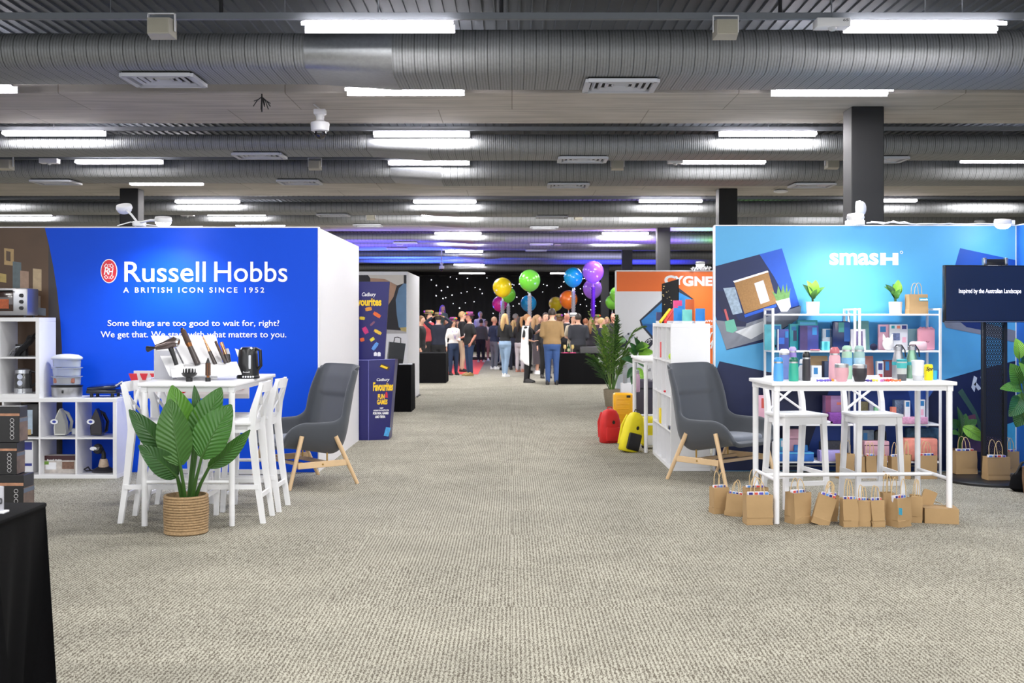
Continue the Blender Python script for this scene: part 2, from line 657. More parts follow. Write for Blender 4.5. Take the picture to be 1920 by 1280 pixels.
def duct_mat(name, rgb):
    m = bpy.data.materials.new(name)
    m.use_nodes = True
    nt = m.node_tree
    L = nt.links.new
    b = nt.nodes['Principled BSDF']
    b.inputs['Metallic'].default_value = .5
    b.inputs['Roughness'].default_value = .6
    tc = node(nt, 'ShaderNodeTexCoord')
    n = node(nt, 'ShaderNodeTexNoise')
    n.inputs['Scale'].default_value = 38
    n.inputs['Detail'].default_value = 4
    L(tc.outputs['Object'], n.inputs['Vector'])
    w = node(nt, 'ShaderNodeTexWave', wave_type='BANDS', bands_direction='X')
    w.inputs['Scale'].default_value = 2 * math.pi / (20 * .104)
    L(tc.outputs['Object'], w.inputs['Vector'])
    w2 = node(nt, 'ShaderNodeTexWave', wave_type='BANDS', bands_direction='X')
    w2.inputs['Scale'].default_value = 2 * math.pi / (20 * .026)
    L(tc.outputs['Object'], w2.inputs['Vector'])
    s = node(nt, 'ShaderNodeMapRange')
    s.inputs['From Min'].default_value = .0
    s.inputs['From Max'].default_value = .035
    L(w.outputs['Fac'], s.inputs['Value'])
    mx = node(nt, 'ShaderNodeMix', data_type='RGBA')
    c = lin(rgb)
    mx.inputs[6].default_value = (*[v * .82 for v in c], 1)
    mx.inputs[7].default_value = (*[v * 1.15 for v in c], 1)
    L(n.outputs['Fac'], mx.inputs[0])
    m2 = node(nt, 'ShaderNodeMix', data_type='RGBA', blend_type='MULTIPLY')
    m2.inputs[0].default_value = 1
    L(mx.outputs[2], m2.inputs[6])
    r = node(nt, 'ShaderNodeMapRange')
    r.inputs['To Min'].default_value = .5
    L(s.outputs[0], r.inputs['Value'])
    L(r.outputs[0], m2.inputs[7])
    m3 = node(nt, 'ShaderNodeMix', data_type='RGBA', blend_type='MULTIPLY')
    m3.inputs[0].default_value = 1
    r3 = node(nt, 'ShaderNodeMapRange')
    r3.inputs['From Max'].default_value = .4
    r3.inputs['To Min'].default_value = .72
    r3.inputs['To Max'].default_value = 1.06
    L(w2.outputs['Fac'], r3.inputs['Value'])
    L(m2.outputs[2], m3.inputs[6])
    L(r3.outputs[0], m3.inputs[7])
    L(m3.outputs[2], b.inputs['Base Color'])
    ad = node(nt, 'ShaderNodeMath', operation='MULTIPLY_ADD')
    L(w2.outputs['Fac'], ad.inputs[0])
    ad.inputs[1].default_value = .6
    L(s.outputs[0], ad.inputs[2])
    bp = node(nt, 'ShaderNodeBump')
    bp.inputs['Strength'].default_value = .55
    bp.inputs['Distance'].default_value = .004
    L(ad.outputs[0], bp.inputs['Height'])
    L(bp.outputs[0], b.inputs['Normal'])
    return m


DUCT = duct_mat('spiral_seam_galvanised', (142, 144, 146))
DUCTP = M('plain_galvanised', (150, 152, 155), .4, metal=.8, noise=.2, nscale=30)
VENT = M('grey_grille_metal', (188, 190, 198), .5, noise=.03)
DARK = M('vent_shade', (14, 14, 15), .8, noise=0)


def oval(X, flat, r, zb, y0, sy=0.0):
    pts = []
    for k in range(9):
        a = -math.pi / 2 - math.pi * k / 8
        pts.append((X, y0 + r * math.cos(a), zb + r + r * math.sin(a)))
    for k in range(9):
        a = math.pi / 2 - math.pi * k / 8
        pts.append((X, y0 + flat + r * math.cos(a), zb + r + r * math.sin(a)))
    return [Vector(p) for p in pts]


def vent(parent, X, Y, Z, w=.62, d=.5):
    o = MB()
    for sx, sy, lx, ly in ((0, -d / 2, w, .05), (0, d / 2, w, .05), (-w / 2, 0, .05, d), (w / 2, 0, .05, d)):
        o.box((sx, sy, 0), (lx, ly, .03))
    for k in range(1, 5):
        q = k / 5.0
        for s in (-1, 1):
            o.box((s * w / 2 * (1 - q), 0, .012), (.028, d * (1 - q), .02), rot=(0, s * .6, 0))
            o.box((0, s * d / 2 * (1 - q), .012), (w * (1 - q), .028, .02), rot=(-s * .6, 0, 0))
    g = o.build('vent_grille', VENT, parent, smooth=0, loc=(X, Y, Z))
    MB().box((0, 0, .028), (w, d, .012)).build('vent_shade_plate', DARK, g, smooth=0)  # dark plate painted as the shade inside the open vent


# (front of the flat underside, flat width, radius left, underside left, radius right, underside right, vents)
DUCTS = [
    (9.87, .63, .155, 3.68, .195, 3.63, (308, 1163), 'nearest large galvanised oval duct across the top of the view'),
    (14.65, .55, .105, 3.68, .13, 3.63, (487, 1092, 1650), 'second oval duct from the front, just behind the first concrete beam'),
    (17.5, .63, .155, 3.68, .19, 3.63, (105, 562, 1065, 1522), 'third oval duct from the front, before the second concrete beam'),
    (23.0, .55, .11, 3.66, .14, 3.62, (625, 1035), 'fourth oval duct from the front, just behind the second concrete beam'),
    (25.8, .60, .14, 3.68, .18, 3.63, (690, 1020), 'fifth oval duct from the front, before the third concrete beam'),
    (31.5, .55, .11, 3.66, .14, 3.62, (760, 1015), 'sixth oval duct from the front, just behind the third concrete beam'),
    (34.5, .60, .14, 3.68, .18, 3.63, (745, 1005), 'seventh oval duct from the front, above the party crowd'),
    (40.0, .55, .12, 3.66, .14, 3.62, (), 'eighth oval duct from the front, lit blue on the left'),
    (43.8, .60, .14, 3.68, .18, 3.63, (), 'second last oval duct before the starry black curtain'),
    (49.8, .55, .12, 3.66, .14, 3.62, (), 'last oval duct, right in front of the starry black curtain'),
]
for k, (y0, fl, r1, z1, r2, z2, vs, lb) in enumerate(DUCTS):
    t = thing('air_duct', lb, 'duct', (0, y0, 3.6), 0, 'galvanised oval ceiling ducts')
    xa, xb = -1.85, -1.08
    if k == 0:
        xa, xb = PX(573, 9.8), PX(737, 9.8)
    o3 = Vector((0, y0, 3.6))
    sh = lambda ring: [p - o3 for p in ring]
    e = min(19.5, .7 + y0 * .50)
    MB().loft([sh(oval(-e - 3, fl, r1, z1, y0)), sh(oval(xa, fl, r1, z1, y0))]).build('seamed_duct', DUCT, t)
    MB().loft([sh(oval(xa, fl, r1 + .006, z1 - .006, y0)), sh(oval(xa + .05, fl, r1 + .004, z1 - .004, y0)), sh(oval(xb - .05, fl, r2 + .004, z2 - .004, y0)), sh(oval(xb, fl, r2 + .006, z2 - .006, y0))]).build('reducer', DUCTP, t)
    MB().loft([sh(oval(xb, fl, r2, z2, y0)), sh(oval(e + 3, fl, r2, z2, y0))]).build('seamed_duct', DUCT, t)
    for vx in vs:
        vent(t, PX(vx, y0 + fl / 2), fl / 2, (z1 if PX(vx, y0) < xa else z2) - 3.6 - .03, .6 if k else .6, fl * .75)

# rails the battens hang from
GALV = M('galvanised_rail', (120, 124, 130), .4, metal=.7)
for Y, lb in ((9.04, 'long galvanised rail over the nearest duct carrying the front battens'), (14.42, 'galvanised rail behind the first concrete beam'),
              (17.05, 'galvanised rail in front of the third duct'), (22.7, 'galvanised rail behind the second concrete beam'), (25.46, 'galvanised rail in front of the fifth duct')):
    t = thing('support_rail', lb, 'rail', (0, Y, 3.9), 0, 'ceiling support rails')
    MB().box((0, .04, .03), (Y * 1.1 + 4, .05, .05)).build('channel', GALV, t, smooth=0)
    hx = (204, 412, 532, 940, 1235, 1465, 1808) if Y < 10 else (100, 560, 770, 1200, 1460, 1700)
    for h in hx:
        MB().cyl((PX(h, Y), .04, .05), (PX(h, Y), .04, .56), .016 if h in (412, 940, 1465) else .005, seg=8).build('hanger', BLACK if h in (412, 940, 1465) else GALV, t)

# batten lights
LT = M('white_lit_tube', (255, 250, 255), .5, noise=0, emit=TUBE)
HOUSE = M('batten_housing', (120, 120, 124), .6)
LIGHTS = [(567, 849, 45), (1594, 1883, 45), (-215, 18, 163), (648, 868, 168), (1454, 1672, 169), (3, 192, 248), (700, 879, 250), (1352, 1532, 249), (140, 301, 302),
          (728, 879, 304), (1280, 1436, 302), (1806, 1962, 300), (243, 378, 343), (328, 447, 377), (775, 892, 377), (1200, 1317, 376), (1606, 1720, 375), (388, 496, 401),
          (790, 893, 401), (1172, 1278, 400), (1496, 1600, 399), (-12, 94, 401), (441, 533, 421), (815, 902, 437), (1130, 1216, 437), (823, 902, 451), (1113, 1193, 451),
          (835, 905, 471), (1086, 1160, 472), (841, 898, 482), (851, 908, 496), (634, 692, 491), (861, 909, 512), (1032, 1080, 512), (1320, 1388, 472), (646, 704, 503)]
order = {}
row = {}
for x0, x1, y in LIGHTS:
    row.setdefault(round(y / 5), []).append(x0)
ROWN = ['nearest', 'second', 'third', 'fourth', 'fifth', 'sixth', 'seventh', 'eighth', 'ninth', 'tenth', 'eleventh', 'twelfth', 'thirteenth', 'fourteenth', 'fifteenth', 'sixteenth', 'seventeenth']
cn = {'left': 0, 'middle': 0, 'right': 0, 'far right': 0}
for x0, x1, y in sorted(LIGHTS, key=lambda q: q[2]):
    Y = 2.34 * FPX / (HY - y)
    c = (x0 + x1) / 2
    X = PX(c, Y)
    lane = 'left' if X < -3.4 else 'middle' if X < 1 else 'right' if X < 6.5 else 'far right'
    t = thing('batten_light', 'twin tube white batten light, %s from the front in the %s lane' % (ROWN[cn[lane]], lane), 'light', (X, Y, 3.86), 0, 'white ceiling batten lights')
    cn[lane] += 1
    Lh = (x1 - x0) / FPX * Y / 2
    MB().box((0, .045, .028), (Lh * 2 + .02, .05, .016), bev=.004, seg=1).build('housing', HOUSE, t)
    MB().box((0, .165 if Y < 13 else .108, .002), (Lh * 2 + .02, .006, .07)).build('light_shield', HOUSE, t, smooth=0)  # unseen plate added to keep the tube's light off the duct
    for yy in ((-.04, .13) if Y < 13 else (.045,)):
        if Y < 13:
            MB().cyl((-Lh, yy, -.005), (Lh, yy, -.005), .015, seg=8).build('tube', LT, t)
        else:
            MB().box((0, yy, -.008), (Lh * 2, .11, .035), bev=.01, seg=1).build('tube', LT, t)
    if Y < 36:
        lg = lamp('AREA', 'batten_lamp', (0, .045, -.034), 36, (1, .985, .97), shape='RECTANGLE', size=Lh * 2, size_y=.1)
        lg.parent = t
    MB().cyl((0, .045, .06), (0, .045, .57), .006, seg=6).build('hanger', GALV, t)

# box loudspeakers on the ceiling
CREAM = M('cream_speaker_plastic', (176, 172, 160), .55)
CGR = M('speaker_grille', (168, 164, 150), .7, bump=.6, bscale=300)
SPK = [(309, 58, 50, 9.0, 'cream box speaker on a bracket at upper left over the nearest duct'), (1357, 60, 47, 9.0, 'cream box speaker on a bracket at upper right over the nearest duct'),
       (15, 310, 28, 16.9, 'cream box speaker at the far left edge of the third duct'), (592, 311, 25, 16.9, 'cream box speaker on the third duct left of the middle lights'),
       (1157, 311, 25, 16.9, 'cream box speaker on the third duct right of the middle'), (1557, 309, 26, 16.9, 'cream box speaker on the third duct just left of the near dark column'),
       (696, 407, 17, 25.2, 'small distant speaker box left of the middle battens, above the white wall'), (1084, 407, 17, 25.2, 'small distant speaker box above the green balloon'),
       (750, 456, 13, 33, 'tiny distant speaker box above the white booth with the photo print'), (1045, 456, 13, 33, 'tiny distant speaker box on the seventh duct above the orange balloon')]
for px_, py_, w_, Y, lb in SPK:
    W = w_ / FPX * Y
    t = thing('ceiling_speaker', lb, 'speaker', (PX(px_, Y), Y - .1, PZ(py_, Y)), 0, 'ceiling box speakers')
    k = W / .21
    b = MB()
    b.loft([[Vector((sx * .085 * k, -.07 * k, sz * .062 * k)) for sx, sz in ((-1, -1), (1, -1), (1, 1), (-1, 1))], [Vector((sx * .1 * k, .08 * k, sz * .075 * k)) for sx, sz in ((-1, -1), (1, -1), (1, 1), (-1, 1))]])
    b.build('cabinet', CREAM, t, smooth=0)
    MB().box((0, -.072 * k, 0), (.15 * k, .006, .105 * k), bev=.002).build('grille', CGR, t, smooth=0)
    b = MB()
    for s in (-1, 1):
        b.box((s * .104 * k, .02 * k, .045 * k), (.008 * k, .03 * k, .14 * k))
    b.box((0, .02 * k, .112 * k), (.215 * k, .03 * k, .008 * k))
    b.build('bracket', WHITEM, t, smooth=0)

# emergency lights
for k, (x0, x1, y, Y, lb) in enumerate([(1528, 1590, 45, 9.0, 'white emergency light with a clear lens beside the upper right batten'), (76, 110, 302, 16.9, 'white emergency light beside the left batten on the third duct'),
                                        (1252, 1280, 302, 16.9, 'white emergency light beside the right batten on the third duct'), (340, 364, 402, 25.2, 'small white emergency light beside the left arm spotlight'),
                                        (1148, 1172, 401, 25.2, 'small white emergency light beside the distant right batten'), (1672, 1697, 399, 25.2, 'small emergency light just right of the near dark column')]):
    W = (x1 - x0) / FPX * Y
    t = thing('emergency_light', lb, 'light', (PX((x0 + x1) / 2, Y), Y, PZ(y, Y)), 0, 'emergency lights')
    MB().box((0, 0, 0), (W, .14, .07), bev=.006).build('housing', WHITEM, t)
    MB().ball((0, -.02, -.035), (.036, .036, .03), 10, 6).build('lens', M('clear_lens', (235, 238, 240), .1, trans=.6, noise=0), t)
    MB().cyl((0, 0, .03), (0, 0, 3.86 + .6 - PZ(y, Y)), .006, seg=6).build('hanger', GALV, t)
    if k == 0:
        text('65', PX(1576, Y) - PX(1559, Y), PX(1586, Y) - PX(1559, Y), .005, .022, -.0705, BLACK, t)

# dome cameras
for k, (px_, yt, yb, Y, lb) in enumerate([(600, 205, 261, 12.6, 'white dome security camera hanging under the first concrete beam'), (828, 492, 508, 38.8, 'tiny distant dome camera above the black curtain at left')]):
    s = (yb - yt) / FPX * Y / .33
    t = thing('dome_camera', lb, 'camera', (PX(px_, Y), Y, PZ(yt, Y)), 0)
    MB().box((0, 0, -.03 * s), (.13 * s, .1 * s, .06 * s), bev=.01).build('mount', WHITEM, t)
    MB().lathe([(.055 * s, -.06 * s), (.045 * s, -.08 * s), (.042 * s, -.12 * s), (.07 * s, -.135 * s), (.1 * s, -.145 * s), (.105 * s, -.16 * s), (.098 * s, -.235 * s), (.08 * s, -.245 * s)], 24).build('camera_housing', WHITEM, t)
    MB().lathe([(.066 * s, -.24 * s), (.066 * s, -.275 * s), (.05 * s, -.31 * s), (.025 * s, -.328 * s), (.005 * s, -.333 * s)], 20).build('smoked_dome', M('smoked_dome', (38, 36, 40), .06, coat=.5, noise=0), t)
    if k == 0:
        MB().tube([(-.19, .1, .35), (-.19, .1, .16), (-.02, .02, .02), (0, 0, 0)], .009, 8).build('conduit', WHITEM, t)
    else:
        MB().cyl((0, 0, 0), (0, 0, 3.9 - PZ(yt, Y)), .02, seg=6).build('conduit', WHITEM, t)

# round detectors and a bundle of cable ties
for px_, py_, Y, r_, lb in [(1464, 367, 21.0, .13, 'flat round white detector under the second concrete beam left of the near column'), (1837, 412, 24, .11, 'round pale ceiling detector at far right above the light blue wall'), (1635, 196, 13.0, .11, 'round detector on the first beam in front of the near dark column')]:
    Z = 3.9 if py_ != 412 else PZ(py_, Y)
    o = MB().lathe([(r_ * .6, 0), (r_, -.02), (r_, -.045), (r_ * .5, -.06)], 20).build('smoke_detector', WHITEM)
    o.location = (PX(px_, Y), Y, Z)
    if py_ == 412:
        MB().cyl((0, 0, 0), (0, 0, 4.43 - Z), .01, seg=6).build('hanger', GALV, o)
    tag(o, lb, 'detector')
b = MB()
rr = random.Random(3)
for k in range(9):
    a = rr.uniform(0, 6.28)
    b.tube([(0, 0, 0), (.05 * math.cos(a), .05 * math.sin(a), -.02 - rr.random() * .03), (.09 * math.cos(a), .09 * math.sin(a), -.05 - rr.random() * .08)], .005, 5)
b.cyl((0, 0, .05), (0, 0, -.16), .008, seg=6)
o = b.build('cable_tie_bundle', BLACK)
o.location = (PX(491, 12.06), 12.06, 3.87)
tag(o, 'black bundle of cable ties dangling from the front edge of the first beam', 'cable tie')
# ------------------------------------------------------------------ blue stand on the left
YB = 11.26
XW = -1.911
HW = 2.417
BLUE = M('royal_blue_print', (0, 74, 212), .5, noise=.02, spec=.22)
t = thing('display_wall', 'royal blue exhibition wall with white company name, left of the aisle', 'display wall', (-4.0, YB, 0))
ox, oy = 4.0, -YB
MB().box((ox + (-7.2 + XW) / 2, .03, HW / 2), (7.2 + XW, .06, HW)).build('blue_panel', BLUE, t, smooth=0)
b = MB()
b.box((ox + (-7.2 + XW) / 2, .03, HW + .006), (7.2 + XW, .075, .012))
b.box((ox + XW - .004, .03, HW / 2), (.012, .075, HW))
b.build('white_edge_trim', WHITE, t, smooth=0)
o3 = (-4.0, YB, 0)


def wall_patch(pts, tk, name, mat):
    return poly_px(pts, YB, tk, name, mat, t, o3)


curve = [(84, 427), (92, 460), (100, 500), (107, 545), (113, 600), (116, 650), (117, 720), (117, 884)]
wall_patch([(-420, 427)] + [(84, 427)] + curve[1:] + [(-420, 884)], .001, 'charcoal_print_border', M('charcoal_print', (56, 50, 52), .5, noise=.05))
PHB = M('brown_photo_print', (84, 62, 44), .5, noise=.45, nscale=2.2)
wall_patch([(-420, 427), (84, 427), (87, 440), (91, 460), (91, 884), (-420, 884)], .002, 'photo_print', PHB)
for i, (x0, y0, x1, y1, c) in enumerate([(8, 465, 26, 498, (168, 140, 96)), (24, 490, 40, 560, (92, 104, 108)), (38, 507, 54, 545, (160, 132, 112)), (62, 503, 78, 545, (178, 156, 124)), (0, 512, 12, 530, (170, 148, 88)),
                                         (62, 553, 76, 578, (128, 116, 108)), (70, 576, 86, 592, (112, 118, 128)), (30, 545, 50, 588, (100, 86, 72)), (12, 470, 20, 490, (84, 66, 52))]):
    wall_patch([(x0, y0), (x1, y0 + 2), (x1, y1), (x0, y1 - 2)], .003 + i * .0002, 'photo_print_patch', M('photo_patch_%d' % i, c, .5, noise=.3, nscale=20))


def wtext(s, x0, x1, yt, yb, Y, par, org, mat=LETTER, name='lettering', **kw):
    return text(s, PX(x0, Y) - org[0], PX(x1, Y) - org[0], PZ(yb, Y) - org[2], PZ(yt, Y) - org[2], Y - .0035 - org[1], mat, par, name, **kw)


wtext('Russell', 233.5, 386, 490.5, 528.5, YB, t, o3, bold=.006)
wtext('Hobbs', 402, 539, 490.5, 528.5, YB, t, o3, bold=.006)
wtext('A BRITISH ICON SINCE 1952', 231.5, 495.5, 538.5, 548.5, YB, t, o3, bold=.012, space=1.45)
wtext('Some things are too good to wait for, right?', 202, 524, 600, 614.5, YB, t, o3, bold=.006)
wtext('We get that. We start with what matters to you.', 189, 537, 621, 636, YB, t, o3, bold=.006)


def ell(cx, cy, rx, ry, n=28):
    return [(cx + rx * math.cos(2 * math.pi * k / n), cy + ry * math.sin(2 * math.pi * k / n)) for k in range(n)]


wall_patch(ell(204.5, 508, 15.6, 22.6), .003, 'emblem_rim', LETTER)
RED = M('signal_red_print', (214, 40, 58), .5, noise=0)
wall_patch(ell(204.5, 508, 14.2, 21), .0045, 'emblem', RED)
text('R', PX(195, YB) + 4, PX(205, YB) + 4, PZ(515, YB), PZ(501, YB), -.005, LETTER, t, 'emblem_lettering', bold=.01, shear=.2)
text('H', PX(203.5, YB) + 4, PX(213, YB) + 4, PZ(515.5, YB), PZ(502.5, YB), -.005, LETTER, t, 'emblem_lettering', bold=.01, shear=.2)
b = MB()
for cy, s in ((495, 1), (499.5, -1), (518.5, 1), (522.5, -1)):
    for q in (-1, 1):
        b.tube([(PX(204.5 + q * (1 + 8 * k / 6), YB) + 4, -.005, PZ(cy + s * 1.8 * math.sin(k * 1.5) + (1 if cy < 508 else -1) * k * .35, YB)) for k in range(7)], .0035, 5)
b.build('emblem_scrolls', LETTER, t)

t = thing('partition_wall', 'plain white side wall of the blue stand, running back along the aisle', 'display wall', (XW, (YB + 14.2) / 2, 0))
MB().box((-.03, .03, 2.417 / 2), (.06, 2.87, 2.417)).build('white_panel', WHITEM, t, smooth=0)


# arm spotlights clipped to the top of stands
def arm_light(label, base, head, aim, power, lit=True, spot=1.35, reach=None):
    base, head = Vector(base), Vector(head)
    t = thing('arm_spotlight', label, 'spotlight', base, 0, 'clip-on arm spotlights')
    h = head - base
    MB().box((0, .02, .02), (.09, .1, .05), bev=.008).build('clamp', WHITE, t)
    MB().tube([(0, .0, .03), h * .45 + Vector((0, 0, .03)), h], .011, 8).build('arm', WHITE, t)
    d = (Vector(aim) - head).normalized()
    m = Matrix.Translation(h) @ d.to_track_quat('-Z', 'Y').to_matrix().to_4x4()
    MB().lathe([(.03, .035), (.075, .03), (.082, .0), (.078, -.012)], 20).xf(m).build('lamp_head', WHITE, t)
    MB().lathe([(.072, -.0125), (.07, -.03), (.055, -.048), (.03, -.058), (.006, -.061)], 20).xf(m).build('lamp_lens', M('lit_lens', (240, 246, 255), .3, noise=0, emit=45) if lit else M('unlit_lens', (225, 228, 235), .3, noise=0), t)
    if lit:
        lamp('SPOT', 'arm_spotlight_beam', head + d * .075, power, (.93, .96, 1), aim, spot_size=spot, spot_blend=.9, shadow_soft_size=.06)
    return t


z0 = HW + .012
a = arm_light('lit white arm spotlight above the company name on the blue wall', P(262, 423, 11.25), P(306, 413, 10.72), (-3.45, 11.2, .3), 75, spot=2.4)
a2 = arm_light('unlit white arm spotlight tilted up at left on top of the blue wall', P(258, 423, 11.29), P(233, 390, 11.6), (-3.95, 12.2, 1.2), 0, lit=False)
b = MB()
b.tube([P(220, 423, 11.28), P(245, 416, 11.27), P(268, 420, 11.27), P(300, 424, 11.27), P(340, 425, 11.28), P(380, 424.5, 11.28)], .006, 6)
o = b.build('lamp_cable', WHITE)
tag(o, 'white cable lying along the top edge of the blue wall', 'cable')


# white cube shelves
def cube_shelf(label, x0, y0, z0, nx, nz, depth=.39, name='cube_shelf', cell=.3525, back=False, group='white cube shelves', rz=0, open_dir=-1):
    w, h = nx * cell + .06, nz * cell + .06
    t = thing(name, label, 'shelf', (x0 + w / 2, y0 + depth / 2, z0), rz, group)
    for s in (-1, 1):
        MB().box((s * (w / 2 - .019), 0, h / 2), (.038, depth, h - .076), bev=.002, seg=1).build('side_panel', WHITE, t)
    MB().box((0, 0, h - .019), (w, depth, .038), bev=.002, seg=1).build('top_panel', WHITE, t)
    MB().box((0, 0, .019), (w, depth, .038), bev=.002, seg=1).build('bottom_panel', WHITE, t)
    iw, ih = w - .076, h - .076
    for i in range(1, nx):
        MB().box((-iw / 2 + iw * i / nx, 0, h / 2), (.016, depth - .006, ih)).build('divider', WHITE, t, smooth=0)
    for j in range(1, nz):
        MB().box((0, 0, .038 + ih * j / nz), (iw, depth - .004, .016)).build('shelf_board', WHITE, t, smooth=0)
    if back:
        MB().box((0, depth / 2 - .004, h / 2), (iw, .006, ih)).build('back_panel', WHITE, t, smooth=0)
    return t


X0L = PX(219, 10.80) - (4 * .3525 + .06)
cube_shelf('long low white cube shelf with two rows of cells against the blue wall', X0L, 10.80, 0, 4, 2)
zS = 2 * .3525 + .06
X0U = PX(74, 10.80) - (2 * .3525 + .06)
cube_shelf('white cube shelf of four cells stacked on the low cube shelf at far left', X0U, 10.80, zS, 2, 2)
zU = 2 * zS
YS = 10.86
zc1 = .3805 + .008      # floor of the upper row of the low unit
zc0 = .038


# --- appliances on the shelves
def cell_x(px):
    return PX(px, YS + .1)


# toaster oven
Xa, Xb = PX(-40, 10.9), PX(54, 10.9)
t = thing('toaster_oven', 'silver toaster oven with three knobs on top of the stacked cube shelf', 'oven', ((Xa + Xb) / 2, 11.0, zU))
w = Xb - Xa
MB().box((0, 0, .15), (w, .26, .26), bev=.012).build('body', STEEL, t)
MB().box((-.05, -.132, .155), (w - .17, .012, .19), bev=.004).build('glass_door', M('oven_glass', (54, 34, 30), .12, coat=.6, noise=.3), t)
MB().box((-.05, -.139, .13), (w - .25, .003, .09)).build('food_print', M('roast_print', (176, 84, 40), .5, noise=.6, nscale=40), t, smooth=0)
MB().cyl((-w / 2 + .02, -.155, .255), (w / 2 - .13, -.155, .255), .009).build('door_handle', BLACK, t)
for z in (.09, .15, .21):
    k = MB()
    k.cyl((w / 2 - .055, -.13, z), (w / 2 - .055, -.155, z), .019, .017, 14)
    k.box((w / 2 - .055, -.157, z), (.006, .006, .03))
    k.build('knob', BLACK, t)
for sx in (-1, 1):
    for sy in (-1, 1):
        MB().cyl((sx * (w / 2 - .04), sy * .1, 0), (sx * (w / 2 - .04), sy * .1, .025), .014).build('foot', BLACK, t)

# hand mixer with whisks in the upper cell
t = thing('hand_mixer', 'black hand mixer with wire whisks in the upper cell of the stacked shelf', 'mixer', (cell_x(52), 10.98, zS + .3805 + .008))
MB().loft([[Vector((-.11 + .16 * q + .02 * math.cos(a), .05 * math.sin(a), .03 + .15 * q + .055 * math.cos(a))) for a in [k * math.pi / 6 for k in range(12)]] for q in (0, .35, .7, 1)]).build('motor_body', BLACK, t)
MB().tube([(-.05, 0, .06), (.0, 0, .19), (.08, 0, .2), (.1, 0, .14)], .016, 8).build('grip', BLACK, t)
b = MB()
for k in range(4):
    a = k * math.pi / 4
    b.tube([(-.06, -.05, .10), (-.1, -.05 + .025 * math.cos(a), .07 + .025 * math.sin(a)), (-.15, -.05 + .03 * math.cos(a), .03 + .02 * math.sin(a)), (-.165, -.05, .012)], .0025, 5)
b.build('whisk', CHROME, t)
MB().box((-.09, .06, .06), (.1, .07, .12), bev=.004).build('carton', BLACK, t)

# glass kettle
t = thing('glass_kettle', 'glass and steel kettle with round stickers in a cell of the stacked shelf', 'kettle', (cell_x(43), 10.97, zS + .038))
MB().lathe([(.085, 0), (.085, .045), (.08, .05)], 24).build('steel_base', CHROME, t)
MB().lathe([(.078, .05), (.078, .17), (.072, .19)], 24).build('glass_jug', M('dark_kettle_glass', (58, 58, 60), .08, coat=.6, noise=.2), t)
MB().lathe([(.074, .19), (.074, .225), (.05, .235)], 24).build('steel_lid', CHROME, t)
MB().tube([(.07, 0, .21), (.12, 0, .2), (.125, 0, .1), (.08, 0, .06)], .012, 8).build('handle', BLACK, t)
for z, s in ((.16, 1), (.1, 1)):
    MB().lathe([(.026, 0), (.026, .002)], 16).xf(Matrix.Translation((0, -.079, z)) @ Matrix.Rotation(math.pi / 2, 4, 'X')).build('sticker', M('blue_white_sticker', (205, 212, 235), .5, noise=.25, nscale=120), t)

# food steamer
t = thing('food_steamer', 'three-tier food steamer with clear bowls on the low cube shelf', 'steamer', (PX(125.5, 10.98), 10.98, zS))
MB().lathe([(.14, 0), (.146, .02), (.146, .095), (.138, .1)], 28, sy=.72).build('steel_base', STEEL, t)
MB().lathe([(.15, .1), (.152, .112), (.12, .115)], 28, sy=.72).build('base_rim', BLACK, t)
MB().box((0, -.107, .055), (.018, .012, .03), bev=.004).build('dial', BLACK, t)
CLR = M('clear_steamer_plastic', (216, 224, 234), .15, trans=.55, noise=0)
for z in (.12, .205, .29):
    MB().lathe([(.128, z), (.134, z + .07), (.15, z + .072), (.15, z + .08), (.12, z + .08)], 28, sy=.72).build('steam_bowl', CLR, t)
MB().lathe([(.15, .372), (.145, .385), (.11, .405), (.03, .415)], 28, sy=.72).build('lid', M('milky_lid', (232, 235, 240), .3, trans=.25, noise=0), t)
MB().box((0, -.03, .16), (.2, .1, .05), bev=.01).build('food_insert', M('food_print', (150, 96, 82), .6, noise=.7, nscale=45), t)

# sandwich press
t = thing('sandwich_press', 'flat black sandwich press with raised handle on the low cube shelf', 'grill', (PX(197, 10.98), 10.98, zS))
MB().box((0, 0, .055), (.29, .23, .035), bev=.012).build('lower_plate', M('graphite_metal', (58, 60, 66), .3, metal=.6), t)
MB().box((0, 0, .098), (.28, .23, .035), rot=(.06, -.08, 0), bev=.012).build('upper_plate', M('navy_gloss', (22, 30, 56), .12, coat=.5), t)
MB().tube([(.12, -.1, .1), (.19, -.08, .15), (.2, .06, .155), (.13, .1, .11)], .011, 8).build('handle', CHROME, t)
for sx in (-1, 1):
    for sy in (-1, 1):
        MB().cyl((sx * .1, sy * .08, 0), (sx * .1, sy * .08, .04), .016).build('foot', BLACK, t)
MB().tube([(.13, .05, .03), (.19, .0, .012), (.22, -.04, .01), (.19, -.06, .01)], .007, 6).build('plug_lead', WHITE, t)


